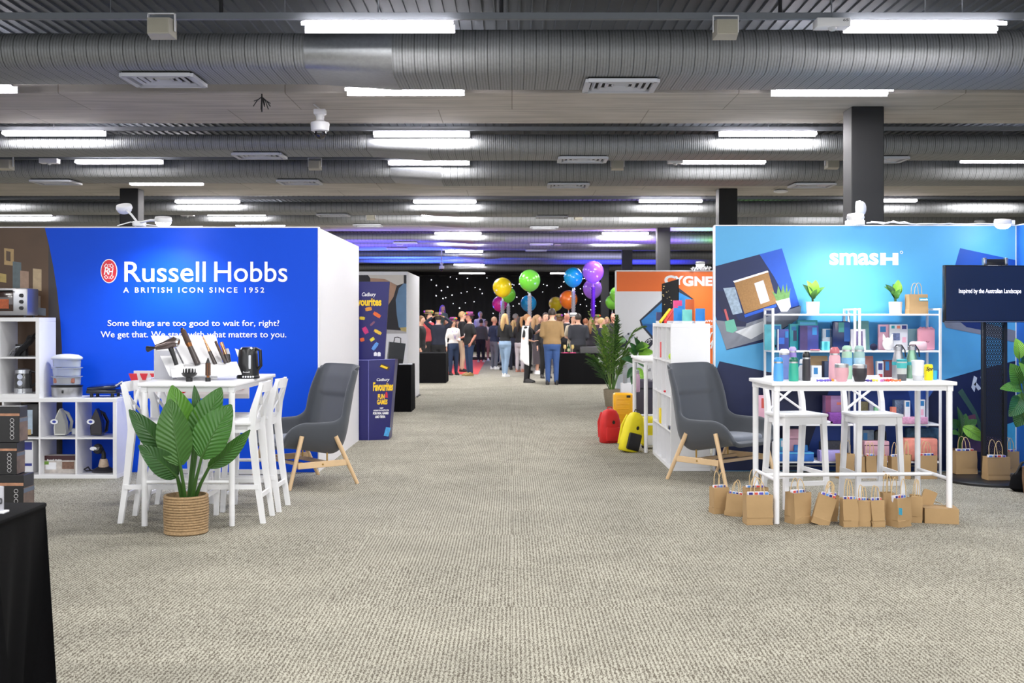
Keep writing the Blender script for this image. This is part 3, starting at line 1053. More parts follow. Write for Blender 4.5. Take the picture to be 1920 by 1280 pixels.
def iron(label, px_, ypx, body, sole, tagm):
    t = thing('steam_iron', label, 'iron', (PX(px_, 10.96), 10.98, zc1 + .012), 0, 'upright irons')
    # standing on its heel: sole plate faces left-front
    out = [(-.055, 0), (-.06, .07), (-.045, .17), (-.01, .245), (.0, .255), (.025, .2), (.05, .12), (.055, .04), (.05, 0)]
    MB().prism(out, -.055, .02).build('sole_housing', body, t)
    MB().prism([(x * .86 + .004, z * .9 + .014) for x, z in out], -.06, -.055).build('sole_plate', sole, t)
    MB().tube([(.02, .0, .01), (.05, .075, .03), (.06, .085, .12), (.03, .06, .2), (.0, .02, .22)], [.018, .017, .016, .018, .02], 8).build('handle', body, t)
    MB().lathe([(.034, 0), (.034, .003)], 18, sx=1.1, sy=.75).xf(Matrix.Translation((-.05, -.065, .13)) @ Matrix.Rotation(math.pi / 2, 4, 'X')).build('swing_tag', tagm, t)
    MB().lathe([(.018, 0), (.018, .004)], 14, sy=.7).xf(Matrix.Translation((-.05, -.066, .13)) @ Matrix.Rotation(math.pi / 2, 4, 'X')).build('tag_print', M('tag_blue', (40, 60, 160), .5, noise=.3, nscale=90), t)
    return t


TAGW = M('white_card', (238, 240, 246), .6, noise=0)
iron('white steam iron standing on its heel in the low cube shelf', 115, 0, M('ivory_plastic', (206, 206, 200), .35), M('grey_sole', (150, 150, 148), .3, metal=.4), TAGW)
iron('black steam iron standing on its heel in the right cell of the low cube shelf', 183, 0, M('black_gloss', (30, 30, 36), .15, coat=.4), M('dark_sole', (62, 60, 66), .25, metal=.6), TAGW)
t = thing('iron_jug', 'small clear jug lying beside the white steam iron', 'jug', (PX(141, 10.98), 10.98, zc1 + .012))
MB().lathe([(.022, 0), (.032, .005), (.032, .05), (.026, .06)], 16).build('jug', M('frosted_plastic', (206, 210, 216), .25, trans=.3), t)
MB().tube([(.03, 0, .045), (.05, 0, .04), (.05, 0, .015), (.032, 0, .01)], .005, 6).build('handle', WHITE, t)

# hand mixer carton with the maker's name
PK = M('food_photo_print', (196, 188, 182), .5, noise=.45, nscale=28)
MARO = M('maroon_print', (62, 24, 32), .5)
t = pbox('appliance_carton', 'hand mixer carton with white bowl photo in the lower middle cell', 'box', 79, 142, 854, 10.9, zc0, .12, PK,
         decals=[(0, .74, 1, 1, MARO, 'dark_banner'), (.1, .22, .42, .62, M('bowl_print', (232, 232, 236), .5, noise=.1), 'bowl_print'), (.06, .5, .2, .68, M('herb_print', (110, 150, 60), .6, noise=.4, nscale=60), 'herb_print'), (.6, .25, .95, .65, M('cake_print', (128, 96, 80), .6, noise=.5, nscale=50), 'cake_print')])
w = t.children[0].dimensions
text('Russell Hobbs', -.11, .03, .118, .138, -.0655, LETTER, t, 'lettering', bold=.01)
# garment steamer
t = thing('garment_steamer', 'black handheld garment steamer with an oval head in the lower right cell', 'steamer', (PX(193, 10.96), 10.98, zc0))
MB().lathe([(.11, 0), (.115, .02), (.06, .05), (.04, .06)], 20, sy=.7).build('stand', M('dark_stand', (40, 38, 44), .4), t)
MB().lathe([(.045, .05), (.05, .06), (.036, .12), (.03, .13)], 18).build('water_tank', M('pale_tank', (196, 172, 150), .3, noise=.4, nscale=50), t)
MB().tube([(0, 0, .12), (0, 0, .18), (-.03, 0, .22)], [.024, .02, .03], 10).build('neck', BLACK, t)
MB().lathe([(.02, -.03), (.045, -.02), (.05, .02), (.03, .05)], 16).xf(Matrix.Translation((-.045, -.02, .225)) @ Matrix.Rotation(1.2, 4, 'X')).build('steam_head', BLACK, t)
MB().lathe([(.03, 0), (.03, .003)], 18, sx=1.1, sy=.62).xf(Matrix.Translation((-.075, -.07, .235)) @ Matrix.Rotation(math.pi / 2, 4, 'X')).build('swing_tag', TAGW, t)
MB().tube([(-.08, -.03, .02), (-.15, -.05, .02), (-.18, -.02, .03), (-.15, .0, .05), (-.12, -.03, .025)], .008, 6).build('cord', BLACK, t)
# cartons in the left cells
DK = M('black_carton', (28, 26, 28), .4, noise=.2)
pbox('appliance_carton', 'tall black carton with a kettle photo in the upper cell behind the box stack', 'box', 40, 71, 757, 10.92, zc1, .2, DK, decals=[(.12, .08, .68, .82, M('pale_blue_print', (172, 190, 208), .5, noise=.25, nscale=25), 'photo_print'), (.2, .05, .6, .22, M('gold_print', (188, 160, 110), .5, noise=.4, nscale=40), 'gold_print')])
pbox('appliance_carton', 'white carton with blue bands in the lower cell behind the box stack', 'box', 40, 62, 826, 10.92, zc0, .2, WHITEM, decals=[(.1, .72, .9, .96, M('navy_print', (46, 54, 140), .5), 'blue_band'), (.1, .22, .9, .3, M('navy_print', (46, 54, 140), .5), 'blue_band')])

# ---- stack of black appliance boxes in front
def black_carton(label, xr, xs, yt, yb, Y, skew):
    zt, zb = PZ(yt, Y), max(0, PZ(yb, Y))
    X1 = PX(xr, Y)
    w, d, h = .44, .13 + .04 * (xs > 55), zt - zb - .002
    t = thing('appliance_carton', label, 'box', (X1 - w / 2, Y + d / 2, zb), skew, 'black appliance cartons in a stack')
    MB().box((0, 0, h / 2), (w, d, h), bev=.003, seg=1).build('carton', M('black_gloss_carton', (20, 19, 22), .3, coat=.2, noise=.2), t, smooth=0)
    MB().box((0, -d / 2 - .0006, h * .78), (w, .0012, h * .07)).build('colour_band', M('fruit_band_print', (166, 120, 92), .5, noise=.7, nscale=22), t, smooth=0)
    b = MB()
    for k in range(5):
        b.lathe([(.014, 0), (.014, .0015)], 14).xf(Matrix.Identity(4))
    b.bm.clear()
    for k in range(5):
        c = Vector((w / 2 - .05, -d / 2 - .001, h * (.14 + .12 * k)))
        b.tube([c + Vector((.013 * math.cos(a), 0, .013 * math.sin(a))) for a in [i * math.pi / 5 for i in range(11)]], .0016, 4)
    b.build('round_icons', M('pale_icon_print', (190, 188, 190), .5, noise=0), t)
    MB().box((w / 2 + .0006, 0, h * .36), (.0012, d, h * .66)).build('food_photo', M('food_photo_side', (104, 88, 80), .45, noise=.85, nscale=16), t, smooth=0)
    MB().box((w / 2 + .0012, 0, h * .62), (.0018, d, h * .1)).build('blue_grey_band', M('slate_print', (92, 102, 118), .45, noise=.3, nscale=20), t, smooth=0)
    return t


black_carton('top black appliance carton of the stack at far left', 36.5, 50, 762, 829, 7.7, .0)
black_carton('middle black appliance carton, under the top one of the far left stack', 31, 47, 829, 890, 7.7, .01)
black_carton('larger black appliance carton third from the top of the far left stack', 44, 62, 890, 969, 7.68, .0)
black_carton('bottom black appliance carton of the far left stack, mostly behind the black table', 40, 60, 970, 1023, 7.68, .0)

# ---- black cloth table in the left foreground
t = thing('cloth_covered_table', 'black cloth covered table in the left foreground corner', 'table', (-2.9, 4.52, 0))
W2, D2 = .95, .235


def skirt(u, v):
    # u runs round the outline, v from the rim to the floor
    per = [(W2, D2), (W2, -D2), (-W2, -D2), (-W2, D2)]
    L = [2 * D2, 2 * W2, 2 * D2, 2 * W2]
    s = u * sum(L)
    for k in range(4):
        if s <= L[k] + 1e-9:
            p, q = Vector(per[k]), Vector(per[(k + 1) % 4])
            c = p.lerp(q, s / L[k])
            n = ((q - p).normalized().yx)
            n = Vector((-(q - p).normalized().y, (q - p).normalized().x)) * 1
            break
        s -= L[k]
    e = Vector((c.x / W2, c.y / D2))
    corner = min(1, max(0, (abs(e.x) + abs(e.y) - 1.55) / .45))
    out = c.normalized() if corner > .2 else -n
    rip = math.sin(u * 150) * .018 * v + .5 * math.sin(u * 61 + 1) * .02 * v
    q = c - n * (rip + .05 * v) + c.normalized() * (.055 * v * corner)
    return Vector((q.x, q.y, .75 - .75 * v - (.006 if v == 0 else 0)))


b = MB()
b.grid(skirt, 220, 12)
b.build('table_skirt', BLACKM, t, smooth=180)
MB().box((0, 0, .742), (2 * W2 + .012, 2 * D2 + .012, .02), bev=.008).build('cloth_top', BLACKM, t)
t = thing('sign_holder', 'small clear acrylic sign holder on the black foreground table', 'sign', (PX(2, 4.5), 4.5, .752))
MB().box((-.015, 0, .055), (.05, .012, .1), bev=.003).build('acrylic_holder', M('clear_acrylic', (222, 222, 230), .1, trans=.5, noise=0), t)
MB().box((-.015, 0, .004), (.075, .05, .008), bev=.002).build('foot_plate', WHITE, t)
text('0', -.004, .008, .035, .06, -.0065, BLACK, t, bold=.02)
# ------------------------------------------------------------------ furniture
def make_table(name, label, loc, L, W, H, rz=0.0, group=None):
    """bar table, long side along local x"""
    t = thing(name, label, 'table', loc, rz, group)
    MB().box((0, 0, H - .014), (L, W, .028), bev=.006).build('tabletop', WHITE, t)
    lx, ly = L / 2 - .045, W / 2 - .04
    b = MB()
    for s in (-1, 1):
        b.box((0, s * ly, H - .047), (2 * lx, .02, .04))
        b.box((s * lx, 0, H - .047), (.02, 2 * ly, .04))
    b.build('apron', WHITE, t, smooth=0)
    for sx in (-1, 1):
        for sy in (-1, 1):
            b = MB()
            b.box((sx * lx, sy * ly, H - .05), (.046, .046, .046), bev=.006)
            b.cyl((sx * lx, sy * ly, 0), (sx * lx, sy * ly, H - .06), .0215, .023, 14)
            b.build('leg', WHITE, t)
        MB().cyl((sx * lx, -ly, .32), (sx * lx, ly, .32), .014, seg=10).build('end_stretcher', WHITE, t)
    MB().cyl((-lx, 0, .32), (lx, 0, .32), .015, seg=10).build('centre_stretcher', WHITE, t)
    return t


def make_stool(name, label, loc, rz, group):
    """cross-back bar stool that faces local -y"""
    t = thing(name, label, 'bar stool', loc, rz, group)
    MB().box((0, -.015, .742), (.385, .36, .026), bev=.009).build('seat', WHITE, t)
    b = MB()
    b.box((0, -.165, .70), (.33, .018, .058))
    b.box((0, .15, .70), (.3, .018, .058))
    for s in (-1, 1):
        b.box((s * .155, 0, .70), (.018, .32, .058))
    b.build('seat_rail', WHITE, t, smooth=0)

    def post(pts, name):
        b = MB()
        b.loft([[Vector((x + a * w / 2, y + c * d / 2, z)) for a, c in ((-1, -1), (1, -1), (1, 1), (-1, 1))] for x, y, z, w, d in pts])
        return b.build(name, WHITE, t, smooth=0)
    for s in (-1, 1):
        post([(s * .185, -.19, 0, .034, .034), (s * .162, -.16, .73, .042, .042)], 'front_leg')
        post([(s * .165, .25, 0, .034, .036), (s * .158, .2, .35, .036, .046), (s * .158, .165, .70, .038, .056), (s * .158, .18, .84, .036, .05), (s * .155, .235, 1.03, .034, .03)], 'back_post')
        MB().box((s * .175, .02, .27), (.016, .40, .034)).build('side_stretcher', WHITE, t, smooth=0)
        MB().tube([(s * .15, .172, .765), (-s * .148, .224, .975)], .0145, 6, flat=.7).build('cross_bar', WHITE, t)
    MB().box((0, -.18, .2), (.34, .018, .036)).build('foot_rail', WHITE, t, smooth=0)
    MB().box((0, .225, .2), (.31, .016, .034)).build('rear_stretcher', WHITE, t, smooth=0)
    b = MB()
    b.loft([[Vector((x, y0 + .02 * (1 - (x / .16) ** 2) + dy, z)) for dy, z in ((-.012, .97), (.012, .97), (.016, 1.045), (-.008, 1.045))] for x in (-.16, -.08, 0, .08, .16) for y0 in (.226,)])
    b.build('top_rail', WHITE, t, smooth=0)
    return t


FELT = M('grey_felt', (66, 70, 77), .95, noise=.16, nscale=300, bump=.25, bscale=500, sheen=.25)
FELTD = M('light_grey_cushion', (112, 117, 126), .95, noise=.12, nscale=300, bump=.2, bscale=500, sheen=.2)
BIRCH = M('birch_wood', (222, 190, 148), .45, noise=.1, nscale=9)


def make_armchair(label, loc, rz):
    """high-back shell armchair that faces local -y"""
    t = thing('armchair', label, 'armchair', loc, rz, 'grey high-back armchairs')
    # centre line of the shell: (y, z, half width, side rise, lift dir y, lift dir z)
    prof = [(-.37, .36, .30, -.01, .05), (-.32, .375, .325, .01, .155), (-.2, .36, .335, .0, .225), (-.05, .335, .34, 0, .25), (.1, .305, .345, .0, .283), (.19, .295, .345, -.035, .308),
            (.25, .335, .345, -.055, .292), (.285, .44, .342, -.068, .222), (.315, .58, .338, -.088, .142), (.345, .73, .335, -.1, .072), (.372, .85, .33, -.1, .04), (.398, .96, .325, -.09, .015), (.42, 1.05, .315, -.08, .005), (.432, 1.092, .305, -.065, -.002)]
    n = len(prof) - 1

    def fn(u, v):
        f = v * n
        i = min(n - 1, int(f))
        q = f - i
        k4 = [prof[max(0, min(n, i + d))] for d in (-1, 0, 1, 2)]
        p = [.5 * (2 * b_ + (c - a) * q + (2 * a - 5 * b_ + 4 * c - e) * q * q + (3 * b_ - a - 3 * c + e) * q ** 3) for a, b_, c, e in zip(*k4)]
        s = (u - .5) * 2
        w = abs(s)
        x = (1 if s > 0 else -1) * p[2] * (w / .74 if w < .74 else 1 + .10 * math.sin((w - .74) / .26 * math.pi / 2)) * (.96)
        r = max(0, (w - .5) / .5) ** 1.6
        y, z = p[0] + p[3] * r, p[1] + p[4] * r
        if p[1] > .80 and w < .72:          # pillow swell above the seam
            y -= .022 * min(1, (p[1] - .80) / .02) * (1 - (w / .72) ** 6) * (1 if p[1] < .97 else max(0, 1 - (p[1] - .97) / .1))
        if v > .93:
            z -= .03 * w ** 6
        return Vector((x, y, z))
    b = MB()
    b.grid(fn, 24, 60)
    o = b.build('upholstered_shell', FELT, t, smooth=180)
    md = o.modifiers.new('thick', 'SOLIDIFY')
    md.thickness = .042
    md.offset = 0
    md = o.modifiers.new('round', 'SUBSURF')
    md.levels = 1
    md.render_levels = 1
    MB().loft([[Vector((x * .25 * k, -.12 + y * .21 * k, z)) for x, y in [(math.copysign(abs(math.cos(a)) ** .45, math.cos(a)), math.copysign(abs(math.sin(a)) ** .45, math.sin(a))) for a in [2 * math.pi * j / 28 for j in range(28)]]] for k, z in ((.97, .38), (1, .395), (1, .425), (.95, .438), (.6, .445))]).build('seat_cushion', FELTD, t, smooth=60)
    for s in (-1, 1):
        MB().tube([(s * .362, -.2, .47), (s * .375, -.33, 0)], [.021, .017], 12).build('leg', BIRCH, t)
        MB().tube([(s * .362, .14, .45), (s * .375, .36, 0)], [.021, .017], 12).build('leg', BIRCH, t)
        MB().box((s * .368, .0, .205), (.024, .49, .055), rot=(0.0, 0, 0), bev=.003, seg=1).build('side_rail', BIRCH, t)
        MB().cyl((s * .383, 0, .205), (s * .36, 0, .205), .009, seg=8).build('bolt', M('brass_bolt', (196, 160, 92), .3, metal=.8), t)
        MB().cyl((s * .24, .12, .19), (s * .24, .12, .30), .008, seg=8).build('brass_pin', M('brass_bolt', (196, 160, 92), .3, metal=.8), t)
    b = MB()
    for y in (-.12, .12):
        b.box((0, y, .195), (.72, .05, .028))
    b.build('cross_rail', BIRCH, t, smooth=0)
    return t


make_armchair('grey high-back armchair in front of the blue wall end, left of the aisle', (-1.94, 10.56, 0), math.radians(-52))
make_armchair('grey high-back armchair beside the white cube shelf, right of the aisle', (1.99, 10.76, 0), math.radians(42))

# ---- left table (short end to the viewer) and its stools
TL = make_table('bar_table', 'white bar table with hair tools and kettle on it, left of the aisle', (-2.375, 9.0, 0), 1.40, .72, 1.05, math.pi / 2, 'white bar tables')
make_stool('bar_stool', 'white cross-back stool nearest the viewer on the right side of the left table', (-2.10, 8.62, 0), math.radians(-90), 'white cross-back bar stools')
make_stool('bar_stool', 'white cross-back stool next to the grey armchair at the left table', (-2.08, 9.12, 0), math.radians(-91), 'white cross-back bar stools')
make_stool('bar_stool', 'white cross-back stool nearest the viewer on the left side of the left table', (-2.66, 8.62, 0), math.radians(90), 'white cross-back bar stools')
make_stool('bar_stool', 'white cross-back stool farther back on the left side of the left table', (-2.65, 9.16, 0), math.radians(92), 'white cross-back bar stools')

# white sign board with big red letters standing behind the table
t = thing('sign_board', 'white sign board with big red shapes standing behind the left table', 'sign', (PX(360, 9.92), 9.92, 0))
zt, zb = PZ(695, 9.92), PZ(747, 9.92)
x0, x1 = PX(250, 9.92) - t.location.x, PX(466, 9.92) - t.location.x
MB().box(((x0 + x1) / 2, .02, (zt + zb) / 2), (x1 - x0, .03, zt - zb), bev=.003, seg=1).build('board', M('warm_white_board', (226, 218, 218), .6), t)
for pts in ([(241, 700), (256, 700), (259, 716), (247, 716)], [(262, 700), (277, 700), (273, 712), (267, 712)], [(281, 700), (293, 700), (287, 712)], [(443, 728), (459, 727), (456, 730), (446, 731)]):
    MB().prism([(PX(x, 9.92) - t.location.x, PZ(y, 9.92)) for x, y in pts], -.002, .006).build('red_letter_shape', RED, t, smooth=0)
MB().tube([(PX(323, 9.92) - t.location.x + .013 * k, 0.004, PZ(733 + 4 * math.sin(k / 9 * math.pi), 9.92)) for k in range(10)], .009, 6).build('red_letter_shape', RED, t)
for s in (-.35, .35):
    MB().box((s, .02, zb / 2), (.03, .03, zb)).build('stand_leg', WHITE, t, smooth=0)
    MB().box((s, .02, .012), (.05, .22, .024)).build('stand_foot', WHITE, t, smooth=0)

# ---- things on the left table (top at 1.05)
ZT = 1.05
YD = 8.75


def T(px_, py_, Y):
    return P(px_, py_, Y)


t = thing('display_stand', 'white slanted display stand for hair tools on the left table', 'stand', (PX(330, 8.8), 8.8, ZT))
tx = t.location.x
PANEL = M('white_acrylic', (240, 240, 242), .25, noise=0)
bt = [(338, 680), (344, 680), (371, 680), (397, 680)]


def slab(pts, yf, yb_, name, dz=.006):
    # four corners (px,py) with front depth for the lower pair and back depth for the upper pair
    c = [P(pts[0][0], pts[0][1], yf), P(pts[1][0], pts[1][1], yf), P(pts[2][0], pts[2][1], yb_), P(pts[3][0], pts[3][1], yb_)]
    c = [v - t.location for v in c]
    n = (c[1] - c[0]).cross(c[3] - c[0]).normalized() * dz
    b = MB()
    b.loft([[v - n for v in c], [v + n for v in c]])
    return b.build(name, PANEL, t, smooth=0)


slab([(318, 705), (352, 700), (315, 630), (283, 630)], 8.72, 9.05, 'slanted_panel')
slab([(346, 683), (377, 682), (348, 629), (320, 630)], 8.86, 9.05, 'slanted_panel')
slab([(373, 682), (402, 682), (378, 629), (354, 629)], 8.86, 9.05, 'slanted_panel')
slab([(400, 682), (418, 681), (405, 629), (381, 629)], 8.86, 9.05, 'slanted_panel')
slab([(322, 706), (453, 701), (444, 679), (318, 684)], 8.62, 8.86, 'front_ledge')
b = MB()
b.box((0, .2, .12), (.5, .01, .24))
b.build('back_support', PANEL, t, smooth=0, loc=(PX(345, 8.95) - tx, 0, 0))
t2 = thing('acrylic_riser', 'clear acrylic riser holding the hair dryer on the left table', 'stand', (PX(310, 8.88), 8.88, ZT))
MB().box((0, 0, .11), (.17, .006, .22), bev=.001, seg=1).build('upright_sheet', M('clear_acrylic', (222, 222, 230), .1, trans=.5, noise=0), t2)
MB().box((0, -.04, .003), (.17, .09, .006)).build('foot_sheet', M('clear_acrylic', (222, 222, 230), .1, trans=.5, noise=0), t2)

# hair dryer
YH = 8.7
t = thing('hair_dryer', 'gunmetal hair dryer with black nozzle on the display stand', 'hair dryer', P(322, 646, YH))
GUN = M('gunmetal_gloss', (104, 92, 90), .2, metal=.6, noise=.05)
q = lambda x, y: P(x, y, YH) - t.location
MB().tube([q(292, 651), q(300, 649), q(315, 645), q(326, 641), q(334, 643)], [.02, .026, .036, .042, .03], 16).build('barrel', GUN, t)
MB().tube([q(292, 651), q(288, 652), q(277, 654)], [.016, .02, .05], 12, flat=.5).build('nozzle', BLACK, t)
MB().tube([q(320, 652), q(326, 668), q(331, 684)], [.02, .017, .016], 10).build('handle', BLACK, t)
MB().tube([q(331, 642), q(335, 643)], [.034, .03], 16).build('rear_grille', CHROME, t)


def stick(name, label, pts, Y, parts):
    p0, p1 = P(*pts[0], Y), P(*pts[1], Y - .05)
    t = thing(name, label, 'hair tool', p1)
    for nm, a, c, r0, r1, m in parts:
        A, C = (p0.lerp(p1, a) - p1), (p0.lerp(p1, c) - p1)
        MB().tube([A, C], [r0, r1], 14).build(nm, m, t)
    return t


BRIST = M('brown_bristles', (74, 52, 40), .7, noise=.4, nscale=120, bump=.8, bscale=220)
stick('hot_air_brush', 'bronze hot air brush leaning up on the display stand', [(341, 615), (371, 683)], 8.86, [('tip', 0, .06, .012, .016, BLACK), ('brush_barrel', .06, .42, .021, .024, BRIST), ('copper_core', .05, .4, .018, .018, BRONZE), ('bronze_collar', .42, .52, .024, .02, BRONZE), ('grip', .52, 1, .021, .024, M('dark_grip', (62, 54, 52), .35))])
stick('curling_wand', 'slim copper curling wand on the display stand', [(380, 630), (404, 683)], 8.88, [('copper_barrel', 0, .55, .004, .012, M('copper', (206, 150, 110), .25, metal=.8)), ('grip', .55, 1, .014, .016, M('dark_grip', (62, 54, 52), .35))])
stick('hair_straightener', 'dark bronze hair straightener at the right of the display stand', [(404, 640), (423, 680)], 8.86, [('plate_arm', 0, .5, .01, .012, M('dark_bronze', (84, 64, 54), .3, metal=.5)), ('grip', .5, 1, .013, .014, M('dark_grip', (62, 54, 52), .35))])
stick('hair_straightener', 'pale copper hair straightener beside the dark bronze one', [(415, 642), (428, 680)], 8.9, [('plate_arm', 0, .6, .014, .014, M('copper', (206, 150, 110), .25, metal=.8)), ('grip', .6, 1, .015, .015, M('dark_grip', (62, 54, 52), .35))])
stick('curling_tong', 'black curling tong with a clear cap next to the kettle', [(426, 654), (430, 682)], 8.95, [('cap', 0, .4, .012, .018, M('frosted_plastic', (206, 210, 216), .25, trans=.3)), ('grip', .4, 1, .016, .016, BLACK)])
# diffuser
p = P(355, 713, 8.5)
t = thing('diffuser_nozzle', 'black hair dryer diffuser with fingers at the front of the left table', 'hair tool', (p.x, 8.5, ZT))
MB().lathe([(.024, 0), (.026, .03), (.05, .045), (.058, .062), (.05, .066)], 20).build('bowl', BLACK, t)
b = MB()
for k in range(10):
    a = k * .628
    b.cyl((.044 * math.cos(a), .044 * math.sin(a), .06), (.044 * math.cos(a), .044 * math.sin(a), .095), .006, .003, 6)
for k in range(4):
    a = k * 1.57
    b.cyl((.02 * math.cos(a), .02 * math.sin(a), .06), (.02 * math.cos(a), .02 * math.sin(a), .098), .006, .003, 6)
b.build('fingers', BLACK, t)
# upright brush attachment
p = P(390, 711, 8.5)
t = thing('brush_attachment', 'small round brush attachment standing upright on the left table', 'hair tool', (p.x, 8.5, ZT))
MB().cyl((0, 0, 0), (0, 0, .03), .02, .019, 14).build('socket', BLACK, t)
MB().cyl((0, 0, .03), (0, 0, .045), .012, .012, 12).build('copper_neck', BRONZE, t)
MB().cyl((0, 0, .045), (0, 0, .14), .02, .019, 16).build('brush_barrel', BRIST, t)
MB().cyl((0, 0, .05), (0, 0, .135), .0205, .0195, 6).build('copper_core', BRONZE, t)
MB().cyl((0, 0, .14), (0, 0, .175), .016, .004, 12).build('tip', BLACK, t)
# kettle
p = P(458, 698, 8.82)
t = thing('electric_kettle', 'black electric kettle with water window on the left table', 'kettle', (p.x, 8.95, ZT))
MB().lathe([(.088, 0), (.09, .012), (.086, .022)], 26).build('power_base', BLACK, t)
MB().lathe([(.084, .022), (.084, .035), (.08, .09), (.074, .18), (.07, .225), (.066, .232)], 26).build('jug', M('black_kettle', (32, 32, 34), .3), t)
MB().lathe([(.066, .23), (.055, .245), (.02, .25)], 22).build('lid', CHROME, t)
MB().prism([(-.068, .225), (-.1, .235), (-.075, .165)], -.02, .02).build('spout', CHROME, t)
MB().tube([(.06, -.01, .235), (.1, -.02, .22), (.105, -.02, .1), (.078, -.01, .07)], .013, 8).build('handle', BLACK, t)
MB().box((.028, -.07, .13), (.02, .02, .11), rot=(.06, 0, .35), bev=.006).build('water_window', M('pale_window', (206, 208, 214), .2), t)
text('Russell', -.02, .03, .048, .058, -.0815, LETTER, t, bold=.01)
b = MB()
for k in range(5):
    a = -math.pi / 2 + (k - 1) * .22
    b.ball((.087 * math.cos(a), .087 * math.sin(a), .016), .008, 8, 5)
b.build('buttons', TAGW, t)
t = thing('table_card', 'small pale card standing behind the kettle on the left table', 'card', (PX(475, 9.05), 9.05, ZT))
MB().box((0, 0, .06), (.07, .012, .12), bev=.002, seg=1).build('card', M('pink_grey_card', (214, 204, 206), .6), t)
MB().box((0, .02, .003), (.07, .05, .006)).build('foot', PANEL, t, smooth=0)

# ---- big leaf plant in a woven basket
YP = 8.08
t = thing('potted_plant', 'large broad-leaf plant in a woven basket in front of the left table', 'plant', (PX(349, YP), YP, 0))
BASK = M('seagrass_weave', (166, 138, 102), .85, noise=.5, nscale=70, bump=1.0, bscale=160)
b = MB()
prof = [(.145, 0), (.155, .01)]
for k in range(14):
    z = .012 + k * .0185
    prof += [(.157 - abs(k - 8) * .0006, z + .004), (.1585 - abs(k - 8) * .0006, z + .010), (.157 - abs(k - 8) * .0006, z + .015), (.147, z + .0185)]
prof += [(.15, .272), (.138, .272), (.136, .2)]
b.lathe(prof, 36)
b.build('woven_basket', BASK, t, smooth=48)
MB().lathe([(.136, .21), (.02, .215)], 20).build('soil', M('dark_soil', (48, 38, 30), .95, noise=.4, nscale=60), t)
GR1 = LM('leaf_green', (58, 108, 36))
GR2 = LM('leaf_bright_green', (80, 132, 36))
GR3 = LM('leaf_dark_green', (46, 86, 36))
STG = M('stalk_green', (58, 96, 36), .5)
root = t.location.copy()


def pl(base, tip, width, yb_, yt, roll, m, sag=.1, face=(0, -1, .15)):
    a, c = P(*base, yb_) - root, P(*tip, yt) - root
    leaf(t, a, c, width / FPX * YP, roll, sag, m, face=face, stem=(a.x * .25, .02 + (yb_ - YP) * .2, .2), smat=STG, srad=.011, nu=8, nv=14, ruffle=.012)


pl((368, 800), (365, 722), 20, 8.18, 8.2, .5, GR3)
pl((362, 845), (322, 722), 60, 8.14, 8.16, .1, GR2, .06)
pl((370, 838), (414, 726), 62, 8.12, 8.16, -.15, GR1, .06)
pl((322, 858), (242, 768), 44, 8.1, 8.0, -.9, GR3, .1, (0.2, -.5, 1))
pl((338, 872), (318, 748), 66, 7.94, 7.95, .05, LM('leaf_mid_green', (62, 104, 42)), .05)
pl((378, 858), (433, 758), 70, 7.93, 7.95, -.1, GR1, .06)
pl((332, 893), (261, 835), 46, 8.0, 7.85, .3, GR3, .12)
pl((392, 876), (469, 807), 34, 8.0, 7.95, .55, GR1, .08)
# ------------------------------------------------------------------ light blue stand on the right
YR = 11.33
X0R, X1R, HR = 2.018, 5.02, 2.44
t = thing('display_wall', 'sky blue exhibition wall with white logo and tilted photo prints, right of the aisle', 'display wall', (3.5, YR, 0))
o3 = (3.5, YR, 0)
SKY = M('sky_blue_print', (84, 166, 216), .5, noise=.02)
NAVY = M('navy_print_square', (14, 27, 70), .5, noise=.06)
MIDB = M('mid_blue_print', (36, 72, 156), .5, noise=.04)
MB().box(((X0R + X1R) / 2 - 3.5, .03, HR / 2), (X1R - X0R, .06, HR)).build('sky_panel', SKY, t, smooth=0)
b = MB()
b.box(((X0R + X1R) / 2 - 3.5, .03, HR + .006), (X1R - X0R, .075, .012))
for x in (X0R, X1R):
    b.box((x - 3.5, .03, HR / 2), (.014, .075, HR))
b.build('white_edge_trim', WHITE, t, smooth=0)
rp = lambda pts, tk, nm, m: poly_px(pts, YR, tk, nm, m, t, o3)
# lower half is printed a deeper blue
rp([(1437, 697), (1560, 716), (1765, 713), (1904, 676), (1904, 882), (1437, 882)], .0008, 'lower_blue_print', MIDB)
rp([(1349, 677), (1440, 697), (1560, 716), (1500, 882), (1341, 882), (1341, 700)], .0014, 'navy_square', NAVY)
rp([(1755, 882), (1730, 760), (1765, 713), (1843, 691), (1904, 676), (1904, 882)], .0014, 'navy_square', NAVY)
rp([(1765, 690), (1740, 755), (1790, 790), (1776, 850), (1730, 850), (1700, 720)], .0011, 'blue_wedge_print', M('wedge_blue_print', (64, 112, 200), .5))
# upper left tilted photo print
rp([(1341, 499), (1466, 465.5), (1501, 579), (1496, 598), (1437, 640), (1362, 656), (1341, 590)], .002, 'photo_print', M('navy_photo_print', (18, 34, 80), .5, noise=.12, nscale=4))
rp([(1424, 476.8), (1466, 465.5), (1499, 572), (1482, 577), (1452, 520)], .0023, 'photo_blue_wall', M('photo_bright_blue', (30, 86, 196), .5, noise=.1))
rp([(1341, 600), (1400, 606), (1502, 573), (1501, 585), (1494, 600), (1436, 634), (1362, 655), (1350, 620)], .0026, 'photo_desk', M('photo_desk', (124, 128, 140), .5, noise=.25, nscale=9))
rp([(1376, 528), (1440, 508), (1457, 568), (1396, 588)], .003, 'photo_cork_board', M('photo_cork', (160, 120, 74), .7, noise=.3, nscale=60))
rp([(1374, 527), (1439, 507), (1441, 510), (1377, 530)], .0034, 'photo_board_frame', LETTER)
rp([(1414, 531), (1431, 525), (1443, 564), (1426, 570)], .0034, 'photo_notepad', M('photo_paper', (214, 218, 230), .5, noise=.06))
